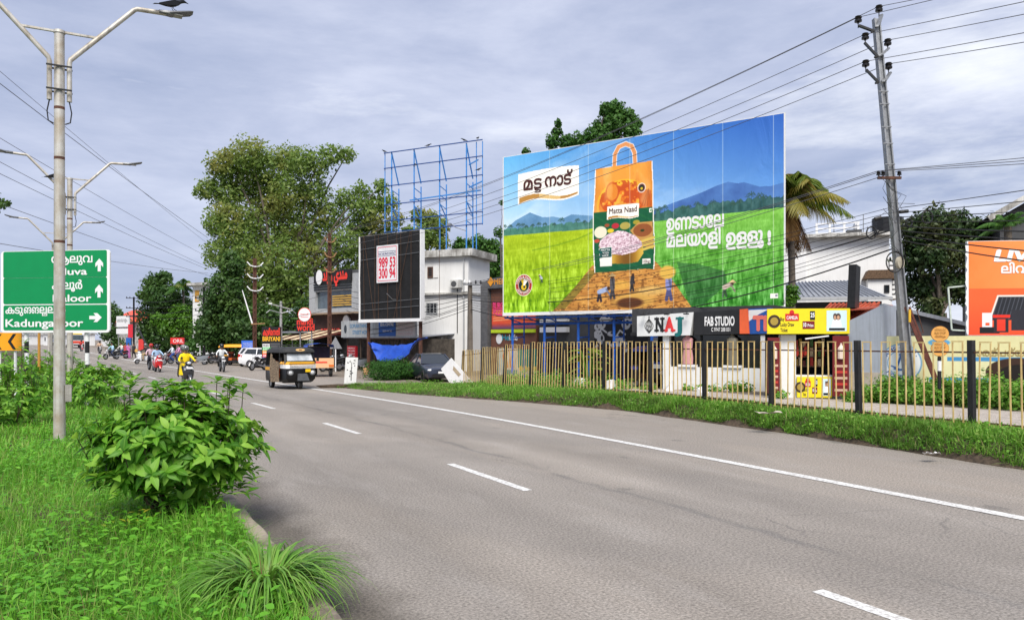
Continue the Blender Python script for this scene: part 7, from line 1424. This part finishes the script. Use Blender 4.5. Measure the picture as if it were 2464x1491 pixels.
    b = MB(); b.box(.16, .38, -1.285, -1.262, .72, .84); b.build('yellow_plate', ink('plate2', 245, 195, 20), t); b = MB(); b.hexa([(-.20, -1.36, .36), (.30, -1.36, .36), (.30, -1.05, .36), (-.20, -1.05, .36), (-.17, -1.29, .66), (.22, -1.29, .66), (.22, -1.2, .66), (-.17, -1.2, .66)]); b.build('mud_flap', mat('flap_grey', (.075, .078, .085), .5), t)
    b = MB(); b.tube([(-.1, -1.02, .22), (-.1, -1.05, .5)], .035, 8); b.tube([(.1, -1.02, .22), (.1, -1.05, .5)], .035, 8); b.tube([(.04, -1.14, 1.09), (.05, -1.06, 1.18), (.3, -1.12, 1.10)], .01, 5); b.build('front_fork', BLACK, t)
    b = MB(); b.box(-.6, .6, .15, .5, .42, .62); b.box(-.6, .6, .42, .55, .62, 1.15); b.box(-.3, .3, -.45, -.2, .42, .68); b.build('seat', seatc or ink('seatorange', 200, 95, 40), t, bevel=.03)
    if curtain:
        V = []; n, m = 10, 8
        for j in range(m+1):
            for i in range(n+1): u = i/n; top = 1.12+.12*u+.28*max(0, u-.55)*2; k = j/m; V.append((-.735-.035*math.sin(i*1.9+j*.4)-.03*k, -.74+1.14*u, top*(1-k)+(.26+.06*(1-u))*k))
        i = np.arange(len(V)).reshape(m+1, n+1); npmesh('side_curtain', V, np.stack([i[:-1, :-1], i[:-1, 1:], i[1:, 1:], i[1:, :-1]], -1).reshape(-1, 4), mat('jute', (.28, .21, .14), .9, var=.2, scale=16, col2=(.07, .05, .035), bump=.6, bscale=30), t, smooth=True)
    return t
def car(label, loc, rz, col, L_=4.4, H=1.40, hatch=False, cat='car', group=None):
    t = thing('parked_car', label, cat, loc, rz, group); k = L_/4.4; w = .84
    def ring(y, hw, z0, z1): return [(-hw*.90, y*k, z0), (-hw, y*k, z0+.14), (-hw, y*k, z1-.16), (-hw*.93, y*k, z1), (-hw*.4, y*k, z1+.02), (hw*.4, y*k, z1+.02), (hw*.93, y*k, z1), (hw, y*k, z1-.16), (hw, y*k, z0+.14), (hw*.90, y*k, z0)]
    hz = H-.50; st = [(-2.2, .60, .32, .62), (-2.1, .76, .22, .68), (-1.75, .83, .18, .74), (-.85, .85, .18, hz), (.9, .85, .18, hz+.02)]
    st += [(1.9, .84, .20, hz+.06), (2.15, .80, .25, hz), (2.2, .70, .34, hz-.1)] if hatch else [(1.5, .84, .18, hz+.03), (2.08, .79, .25, hz), (2.2, .66, .36, hz-.12)]
    b = MB(); b.loft([ring(*s) for s in st]); b.build('body', col, t, smooth=35)
    yb0, yt0, yt1, yb1 = (-1.0, -.25, 1.75, 2.08) if hatch else (-.98, -.18, .95, 1.62)
    b = MB(); g = lambda y, hw, z: [(-hw, y*k, z), (hw, y*k, z)]
    q = [(-.80, yb0*k, hz), (.80, yb0*k, hz), (.78, yb1*k, hz+.02), (-.78, yb1*k, hz+.02), (-.60, yt0*k, H-.05), (.60, yt0*k, H-.05), (.58, yt1*k, H-.05), (-.58, yt1*k, H-.05)]; b.hexa(q); b.build('glasshouse', DARKGLASS, t)
    b = MB(); b.loft([[(-.61, yt0*k, H-.055), (-.5, yt0*k, H-.02), (.5, yt0*k, H-.02), (.61, yt0*k, H-.055)], [(-.615, (yt0+.4)*k, H-.05), (-.5, (yt0+.4)*k, H), (.5, (yt0+.4)*k, H), (.615, (yt0+.4)*k, H-.05)], [(-.59, yt1*k, H-.055), (-.5, yt1*k, H-.02), (.5, yt1*k, H-.02), (.59, yt1*k, H-.055)]]); b.build('roof', col, t)
    b = MB()
    for s in (-1, 1):
        b.bar((s*.80, yb0*k, hz), (s*.605, yt0*k, H-.05), .06); b.bar((s*.785, yb1*k, hz+.02), (s*.585, yt1*k, H-.05), .09); ym = (yt0+yt1)/2; b.bar((s*.80, (ym-.0)*k, hz), (s*.605, ym*k, H-.05), .06); b.bar((s*.605, yt0*k, H-.05), (s*.585, yt1*k, H-.05), .045)
    b.build('pillars', col, t)
    for y in (-1.38, 1.35):
        for s in (-1, 1): wheel(t, s*.78, y*k, .30, .19, CHROME)
    for s in (-1, 1):
        b = MB(); b.ball((s*.60, -2.06*k, .60), .17, .12, .085, 12, 6); b.build('headlight', mat('lamp_lens', (.72, .74, .75), .15, spec=.8), t, smooth=True); b = MB(); b.box(s*.70-.10, s*.70+.10, 2.12*k, 2.20*k, hz-.22, hz-.02); b.build('tail_light', ink('taillight', 180, 25, 25), t); b = MB(); b.ball((s*.93, -.78*k, hz+.04), .09, .05, .06, 10, 6); b.build('mirror', col, t)
        b = MB()
        for y in (-.75, .32, 1.25): b.box(s*.853-.004, s*.853+.004, y*k-.008, y*k+.008, .32, hz-.04)
        b.build('door_gap', BLACK, t); b = MB(); b.box(s*.86-.012, s*.86+.012, .12*k, .28*k, hz-.16, hz-.12); b.build('door_handle', BLACK, t)
    b = MB(); b.box(-.55, .55, -2.215*k, -2.12*k, .30, .42); b.build('grille', BLACK, t); b = MB(); b.box(-.26, .26, -2.235*k, -2.22*k, .44, .54); b.build('number_plate', WHITE, t); return t

# ---------------------------------------------------------------- people
def person(label, J, loc, rz, shirt, trousers, skin=(.25, .13, .08), sleeve='long', helmet=None, hair=True, group=None, wide=1., shoe=(.03, .025, .02), cat='person'):
    t = thing('person', label, cat, loc, rz, group); V = []; Rr = []; E = []; T = []
    def add(p, r, par, kind): V.append(p); Rr.append(r); T.append(kind); i = len(V)-1; (E.append((par, i)) if par is not None else None); return i
    L2 = lambda a, b, s: tuple(x+(y-x)*s for x, y in zip(a, b))
    pe = add(J['pelvis'], .135*wide, None, 'leg'); wa = add(L2(J['pelvis'], J['chest'], .45), .125*wide, pe, 'shirt'); ch = add(J['chest'], .145*wide, wa, 'shirt'); nb = add(L2(J['chest'], J['head'], .52), .06, ch, 'skin'); hd = add(J['head'], .082, nb, 'skin'); ht = add((J['head'][0], J['head'][1]-.005, J['head'][2]+.10), .078, hd, 'skin')
    for s in ('L', 'R'):
        sg = -1 if s == 'L' else 1
        sh = add(J['sh'+s], .062*wide, ch, 'shirt'); el = add(J['el'+s], .045*wide, sh, 'shirt'); wr = add(L2(J['el'+s], J['ha'+s], .86), .029, el, 'shirt' if sleeve == 'long' else 'skin'); pa = add(J['ha'+s], .034, wr, 'hand')
        hd_ = Vector(J['ha'+s])-Vector(J['el'+s]); hd_.normalize(); sd = hd_.cross(Vector((0, 0, 1))); sd = sd.normalized() if sd.length > .1 else Vector((1, 0, 0))
        for f, (o_, ln) in enumerate(((-.03, .060), (-.010, .075), (.010, .072), (.03, .055))):
            k1 = add(tuple(Vector(J['ha'+s])+hd_*.05+sd*o_), .009, pa, 'hand'); k2 = add(tuple(Vector(J['ha'+s])+hd_*(.05+ln*.5)+sd*o_+Vector((0, 0, -.015))), .008, k1, 'hand'); add(tuple(Vector(J['ha'+s])+hd_*(.04+ln*.7)+sd*o_+Vector((0, 0, -.04))), .007, k2, 'hand')
        k1 = add(tuple(Vector(J['ha'+s])+hd_*.01-sd*sg*.045), .010, pa, 'hand'); add(tuple(Vector(J['ha'+s])+hd_*.045-sd*sg*.055+Vector((0, 0, -.01))), .008, k1, 'hand')
        hp = add(J['hip'+s], .095*wide, pe, 'leg'); kn = add(J['kn'+s], .065*wide, hp, 'leg'); an = add(J['an'+s], .042, kn, 'leg'); add((J['an'+s][0], J['an'+s][1]-.16, J['an'+s][2]-.045), .035, an, 'shoe')
    me = bpy.data.meshes.new('body'); me.from_pydata(V, E, []); o = bpy.data.objects.new('body', me); COL.objects.link(o)
    md = o.modifiers.new('skin', 'SKIN'); md.use_smooth_shade = True; sv = me.skin_vertices[0].data
    for i, r in enumerate(Rr): sv[i].radius = (r*1.25 if T[i] == 'shirt' and i in (1, 2) else r, r)
    sv[0].use_root = True; o.modifiers.new('sub', 'SUBSURF').levels = 1
    bpy.context.view_layer.update(); ev = o.evaluated_get(bpy.context.evaluated_depsgraph_get()); m2 = bpy.data.meshes.new_from_object(ev); o.modifiers.clear(); o.data = m2; m2.name = 'body'
    key = lambda c: mat('cloth_%02x%02x%02x' % tuple(int(x*255) for x in c), c, .85, var=.1, scale=5, bump=.15, bscale=25); m2.materials.clear()
    for m in (key(shirt), key(trousers), mat('skin_%d' % int(skin[0]*100), skin, .55, var=.05), key(shoe)): m2.materials.append(m)
    nv = len(m2.polygons); cen = np.empty(nv*3); m2.polygons.foreach_get('center', cen); cen = cen.reshape(-1, 3); best = np.full(nv, 1e9); idx = np.zeros(nv, int); mp = {'shirt': 0, 'leg': 1, 'skin': 2, 'hand': 2, 'shoe': 3}
    for a, c in E:
        A, B = np.array(V[a]), np.array(V[c]); d = B-A; s = np.clip(((cen-A)@d)/(d@d), 0, 1); dist = np.linalg.norm(cen-A-s[:, None]*d, axis=1)-min(Rr[a], Rr[c])
        k = mp[T[c]]
        kk = np.full(nv, k)
        if T[a] == 'shirt' and T[c] == 'skin': kk = np.where(s > (.5 if sleeve != 'long' or c < 6 else 2), 2, 0) if sleeve != 'short' else np.where(s > .25, 2, 0)
        u = dist < best; best[u] = dist[u]; idx[u] = kk[u]
    m2.polygons.foreach_set('material_index', idx.astype(np.int32)); m2.polygons.foreach_set('use_smooth', np.ones(nv, bool)); o.parent = t
    h = J['head']; hz = h[2]+.05
    b = MB(); b.ball((h[0], h[1]-.088, hz-.005), .013, .02, .02, 8, 6); b.build('nose', MATS['skin_%d' % int(skin[0]*100)], t); b = MB(); [b.ball((h[0]+s*.03, h[1]-.078, hz+.02), .012, .01, .008, 8, 6) for s in (-1, 1)]; b.build('eyes', BLACK, t); b = MB(); b.box(h[0]-.022, h[0]+.022, h[1]-.086, h[1]-.07, hz-.048, hz-.040); b.build('mouth', ink('lip', 110, 60, 55), t)
    if helmet:
        b = MB(); b.ball((h[0], h[1]+.01, hz+.035), .145, .165, .15, 16, 10); b.build('helmet', helmet, t, smooth=True); b = MB(); b.loft([[(h[0]+.135*math.sin(a), h[1]+.01-.162*math.cos(a), hz+z) for a in np.linspace(-1.1, 1.1, 9)] for z in (-.03, .08)], close=False, cap=False); b.build('visor', DARKGLASS, t, smooth=True)
    elif hair: b = MB(); b.ball((h[0], h[1]+.022, hz+.03), .098, .098, .105, 14, 8); b.build('hair', mat('hair_black', (.012, .010, .009), .5), t, smooth=True)
    return t
def ride_scooter(dy=0., dz=0., lean=.0):
    J = dict(pelvis=(0, .30+dy, .93+dz), chest=(0, .22+dy-lean, 1.32+dz), head=(0, .17+dy-lean*1.3, 1.58+dz))
    for s, g in (('L', -1), ('R', 1)): J.update({'sh'+s: (g*.19, .20+dy-lean, 1.36+dz), 'el'+s: (g*.33, -.02+dy*.6, 1.14+dz), 'ha'+s: (g*.33, -.27, 1.06), 'hip'+s: (g*.10, .24+dy, .92+dz), 'kn'+s: (g*.18, -.16+dy*.6, .80), 'an'+s: (g*.13, -.10, .38)})
    return J
def ride_bike(dy=0.):
    J = dict(pelvis=(0, .22+dy, .96), chest=(0, .10+dy, 1.36), head=(0, .03+dy, 1.62))
    for s, g in (('L', -1), ('R', 1)): J.update({'sh'+s: (g*.19, .09+dy, 1.40), 'el'+s: (g*.34, -.04+dy*.4, 1.20), 'ha'+s: (g*.35, -.21, 1.07), 'hip'+s: (g*.11, .18+dy, .94), 'kn'+s: (g*.24, -.18+dy, .72), 'an'+s: (g*.21, .16+dy, .40)})
    return J
def pillion(dy=.55):
    J = ride_bike(dy)
    for s, g in (('L', -1), ('R', 1)): J.update({'el'+s: (g*.28, dy-.05, 1.14), 'ha'+s: (g*.17, dy-.22, 1.02)})
    return J
def stand(step=0.):
    J = dict(pelvis=(0, 0, .92), chest=(0, 0, 1.30), head=(0, -.02, 1.56))
    for s, g in (('L', -1), ('R', 1)): J.update({'sh'+s: (g*.18, 0, 1.37), 'el'+s: (g*.24, .04-g*step*.4, 1.10), 'ha'+s: (g*.24, -.08-g*step*.7, .87), 'hip'+s: (g*.09, 0, .88), 'kn'+s: (g*.10, -.03+g*step*.5, .50), 'an'+s: (g*.10, .03+g*step, .09)})
    return J
HB = mat('helmet_black', (.015, .015, .016), .2, coat=.5); HG = mat('helmet_grey', (.22, .23, .22), .25, .3, coat=.5); HR = ink('helmetred', 190, 40, 40, rough=.25); HW = mat('helmet_white', (.75, .75, .75), .25)
def gp(u, v): p = G(u, v, 0); 
# ---------------------------------------------------------------- traffic, parked vehicles and people in their places
def at(u, d, z=None): p = P(u, HORY, d); p.z = (rise(p.y)+.004) if z is None else z; return p
def loc_mtx(p, rz): return p
YLW = paint('autoyellow', 240, 175, 45); CANV = mat('canvas_black', (.035, .036, .038), .7, var=.15, bump=.2)
p = at(700, 32.2); auto('black auto rickshaw with a yellow band, roof rack and jute side curtain on the road', p, R(8), YLW, CANV)
p = at(568, 63.5, .02); auto('parked auto rickshaw with a yellow canopy under the dark trees', p, R(62), YLW, ink('canopyyellow', 235, 165, 40), rack=False, curtain=False)
p = at(1584, 30.8, .08); auto('dark three wheeled carrier with a blue band parked behind the fence', p, R(-14), paint('autoblue', 55, 80, 175), mat('canopy_blue', S(40, 60, 140), .6), rack=True, curtain=False, seatc=BROWN)
def goods_carrier():
    p = at(768, 43, .02); t = thing('goods_carrier', 'peach coloured goods three wheeler with a blue tarpaulin roof seen from behind', 'goods carrier', p, R(-6)); PC = paint('peach', 235, 185, 140)
    for x in (-.6, .6): wheel(t, x, -.3, .25, .16, STEEL)
    wheel(t, 0, 1.5, .25, .14, STEEL)
    b = MB(); b.box(-.74, .74, -.62, 1.6, .52, .62); b.box(-.74, -.70, -.62, .9, .62, 1.05); b.box(.70, .74, -.62, .9, .62, 1.05); b.build('load_bed', PC, t); b = MB(); b.box(-.72, .72, -.68, -.625, .50, 1.06); b.build('tailgate', PC, t); b = MB(); b.box(-.45, .35, -.69, -.681, .78, .86); b.build('red_lettering', REDTXT, t)
    b = MB(); b.box(-.72, -.45, -.70, -.681, .56, .68); b.box(.45, .72, -.70, -.681, .56, .68); b.build('tail_light', ink('amberlens', 215, 110, 40), t)
    b = MB(); b.box(-.68, .68, .9, 1.7, .62, 1.7); b.build('cab', mat('cab_dark', (.05, .055, .07), .4), t); b = MB(); b.loft([[(-.76, y, 1.66), (-.7, y, 1.82), (0, y, 1.90), (.7, y, 1.82), (.76, y, 1.66)] for y in (-.7, .2, 1.2)], close=False, cap=False); b.build('tarpaulin_roof', MATS['blue_tarp'], t)
    b = MB(); [b.bar((x, y, 1.0), (x, y, 1.72), .05) for x in (-.71, .71) for y in (-.6, .8)]; b.build('stanchion', DGREY, t); b = MB(); b.box(-.66, .66, .5, .55, 1.05, 1.66); b.build('inner_curtain', mat('navy_cloth', (.03, .035, .07), .8), t)
goods_carrier()
p = at(1040, 39, -.0); car('parked dark navy sedan at the left end of the fence', p, R(-8), paint('navy', 38, 43, 60))
p = at(618, 61, .03); car('white hatchback parked under the trees beside the blue notice board', p, R(148), paint('white', 235, 236, 238), L_=3.5, H=1.50, hatch=True)
p = at(645, 58, .03); car('second white car parked just behind the auto rickshaw', p, R(60), paint('white', 235, 236, 238), L_=3.6, H=1.48, hatch=True)
PAL = dict(red=paint('red', 200, 30, 35), black=paint('black', 26, 26, 28), white=paint('white', 235, 236, 238), blue=paint('blue', 40, 60, 130), grey=paint('grey', 120, 125, 130), maroon=paint('maroon', 95, 25, 30))
# riders (each person sits on, and is separate from, the machine)
p = at(449, 34.6); rz = R(7); scooter('black and grey scooter ridden by a person in a yellow raincoat', p, rz, PAL['black'], accent=paint('graphite', 52, 54, 58))
t = person('person in a bright yellow raincoat and grey helmet riding the black scooter', ride_scooter(), p, rz, S(245, 215, 20), S(40, 40, 45), helmet=HG, wide=1.22)
yc = mat('raincoat_yellow', S(245, 215, 20), .5, var=.06, bump=.2, bscale=10)
b = MB()
for g in (-1, 1): b.loft([[(g*(.10+.16*math.cos(a)*k2), .12+.30*math.sin(a), z) for a in np.linspace(0, 2*math.pi, 11)[:-1]] for z, k2 in ((1.02, .9), (.85, 1.1), (.62, 1.3), (.45 if g < 0 else .66, 1.35))], cap=False)
b.build('raincoat_skirt', yc, t, smooth=True)
p = at(451, 35.1); p2 = P(452, HORY, 35.0); t = person('pillion passenger in a grey helmet hidden behind the yellow raincoat rider', pillion(.62), at(449, 34.6), rz, S(60, 70, 80), S(45, 45, 50), helmet=HG)
p = at(379, 49); rz = R(9); scooter('bright red scooter coming along the road with two white flashes', p, rz, PAL['red']); person('person in a pale blue shirt and black helmet riding the red scooter', ride_scooter(), p, rz, S(165, 195, 225), S(225, 225, 225), helmet=HB)
p = at(364, 52); rz = R(9); motorcycle('dark motorcycle just behind the red scooter', p, rz, PAL['black']); person('person in a checked pale shirt and red helmet riding beside the red scooter', ride_bike(), p, rz, S(210, 180, 190), S(40, 42, 55), helmet=HR)
p = at(346, 66); rz = R(-62); scooter('white scooter turning across the road', p, rz, PAL['white']); person('person in khaki trousers and dark top riding the white scooter', ride_scooter(), p, rz, S(45, 45, 45), S(185, 160, 120), helmet=HG)
p = at(413, 63); rz = R(-75); motorcycle('dark motorcycle carrying two riders sideways on the road', p, rz, PAL['maroon']); person('person in a white shirt and blue jeans driving the sideways motorcycle', ride_bike(-.05), p, rz, S(220, 230, 240), S(50, 85, 160), helmet=None); person('pillion rider in a pink shirt and blue jeans on the sideways motorcycle', pillion(.5), p, rz, S(215, 150, 185), S(50, 80, 150), helmet=None)
p = at(430, 66); motorcycle('empty maroon motorcycle parked behind the sideways motorcycle', p, R(-80), PAL['maroon'])
p = at(534, 49.3); rz = R(2); motorcycle('black motorcycle ridden along the shoulder toward the viewer', p, rz, PAL['black']); person('person in a white shirt and dark helmet riding on the shoulder', ride_bike(), p, rz, S(228, 232, 232), S(60, 60, 62), helmet=HB)
p = at(268, 80); rz = R(-55); motorcycle('black motorcycle at the left of the group waiting in the road', p, rz, PAL['black']); person('person in a pale sky blue shirt on the leftmost motorcycle of the group', ride_bike(), p, rz, S(175, 215, 235), S(60, 75, 110), helmet=None)
p = at(290, 83); motorcycle('black motorcycle second in the group waiting in the road', p, rz, PAL['black']); person('person in a white shirt and jeans on the second motorcycle of the group', ride_bike(), p, rz, S(225, 222, 215), S(55, 80, 130), helmet=None)
def sari(label, p, rz, c, c2):
    t = person(label, stand(), p, rz, c, c, sleeve='short'); b = MB(); b.loft([[(rx*math.cos(a), ry*math.sin(a), z) for a in np.linspace(0, 2*math.pi, 13)[:-1]] for z, rx, ry in ((.05, .25, .22), (.4, .23, .2), (.75, .20, .17), (1.0, .17, .14))]); k = b.build('sari_skirt', mat('sari_%d' % int(c[0]*999), c, .7, var=.1), t, smooth=True)
    b = MB(); b.loft([[(-.18, -.10, 1.42), (-.02, -.13, 1.42), (-.02, -.10, 1.40), (-.18, -.07, 1.40)], [(.02, -.19, 1.15), (.20, -.16, 1.15), (.20, -.13, 1.13), (.02, -.16, 1.13)], [(.10, -.12, .8), (.26, .0, .8), (.24, .05, .8), (.10, -.08, .8)]]); b.build('sari_drape', mat('drape_%d' % int(c2[0]*999), c2, .7), t)
sari('person in a lilac pink sari standing at the roadside', at(309, 84), R(30), S(205, 120, 185), S(225, 160, 200)); sari('person in a red sari behind the lilac pink sari', at(302, 85), R(10), S(185, 70, 75), S(200, 90, 80))
person('person in dark clothes with a pale bag walking by the far poles', stand(.16), at(322, 84), R(-40), S(50, 48, 50), S(35, 35, 40))
p = at(321.2, 83.7); b = MB(); b.box(-.13, .13, -.06, .06, 0, .3); b.tube([(-.08, 0, .3), (-.06, 0, .45), (.06, 0, .45), (.08, 0, .3)], .01, 5); o = b.build('shoulder_bag', ink('bagtan', 215, 170, 90), bevel=.02); o.location = (p.x+.28, p.y, p.z+.72); tag(o, 'small tan bag held by the person in dark clothes', 'bag')
for u, d, rz, c, sc_, shirt, lab, lab2 in ((196, 118, R(10), 'red', 0, (200, 60, 60), 'distant motorcycle right of the far bus', 'distant rider in red on the far road'), (170, 112, R(12), 'blue', 1, (225, 225, 230), 'distant blue scooter below the far bus', 'distant rider in white on the blue scooter'), (240, 104, R(8), 'black', 0, (225, 190, 160), 'distant dark motorcycle near the road bend', 'distant rider in a peach shirt near the road bend')):
    p = at(u, d); (scooter if sc_ else motorcycle)(lab, p, rz, PAL[c]); person(lab2, (ride_scooter if sc_ else ride_bike)(), p, rz, S(*shirt), S(50, 50, 60), helmet=HB)
# parked two wheelers: one of each kind copied
grp = 'parked two wheelers along the frontage'
s0 = scooter('grey scooter parked under the dark trees near the sideways motorcycle', at(474, 64, .02), R(-110), PAL['grey'], group=grp)
m0 = motorcycle('dark motorcycle parked in front of the white hatchback', at(622, 52, .02), R(-50), PAL['black'], group=grp)
def park(src, u, d, rz, lab):
    c = copy_tree(src); c.location = at(u, d, .02); c.rotation_euler.z = rz; c['label'] = lab
park(m0, 512, 66, R(-70), 'dark motorcycle parked left of the yellow canopied auto rickshaw'); park(m0, 523, 68, R(-60), 'dark motorcycle parked farther back by the yellow canopied auto rickshaw')
park(m0, 797, 50, R(-70), 'dark motorcycle parked at the foot of the second rusty pole'); park(m0, 806, 52, R(-60), 'dark motorcycle parked just right of the second rusty pole'); park(m0, 816, 53, R(-75), 'dark motorcycle parked nearest the grey litter bin')
park(s0, 857, 52, R(-80), 'grey scooter parked before the dark shopfront of the restaurant'); park(s0, 835, 54, R(-70), 'grey scooter parked under the striped awning')
park(m0, 448, 70, R(-60), 'dark motorcycle parked in the shade behind the raincoat rider'); park(s0, 388, 74, R(-40), 'grey scooter standing behind the turning white scooter')
# the far bus and a lorry behind it
def bus(label, p, rz, c, stripe, L_=9., cat='bus', name='bus'):
    t = thing(name, label, cat, p, rz); b = MB(); b.box(-1.2, 1.2, 0, L_, .55, 3.0); b.build('body', c, t, bevel=.12)
    for x in (-1.05, 1.05):
        for y in (1.2, L_-2): wheel(t, x, y, .48, .3, STEEL)
    b = MB(); b.box(-1.08, 1.08, -.03, -.003, 1.55, 2.55); b.build('windscreen', GLASS, t); b = MB(); b.box(-1.15, 1.15, -.05, -.003, .95, 1.42); b.build('colour_panel', stripe, t); b = MB(); b.box(-1.22, 1.22, -.08, .15, .5, .75); b.build('bumper', BLACK, t)
    for s in (-1, 1): b = MB(); b.disc(s*.85, .88, .17, .14, -.1, -.01, 16); b.build('headlight', WHITE, t); b = MB(); b.box(s*1.2-.01, s*1.2+.02, .6, L_-.6, 1.7, 2.45); b.build('side_windows', GLASS, t); b = MB(); b.bar((s*1.2, .0, 2.3), (s*1.5, -.2, 2.2), .05); b.box(s*1.5-.1, s*1.5+.1, -.25, -.2, 1.85, 2.3); b.build('mirror', BLACK, t)
    b = MB(); b.box(-.8, .8, -.04, -.003, 2.65, 2.9); b.build('destination_board', ink('destyellow', 230, 200, 80), t); return t
pb = at(186, 146); bus('white bus with a red and orange front coming from far down the road', pb, R(8), paint('white', 235, 236, 238), ink('busred', 205, 70, 45)); bus('pale lorry farther back left of the white bus', at(140, 175), R(8), paint('cream', 215, 210, 200), ink('lorryblue', 90, 110, 150), L_=7, cat='lorry', name='lorry')
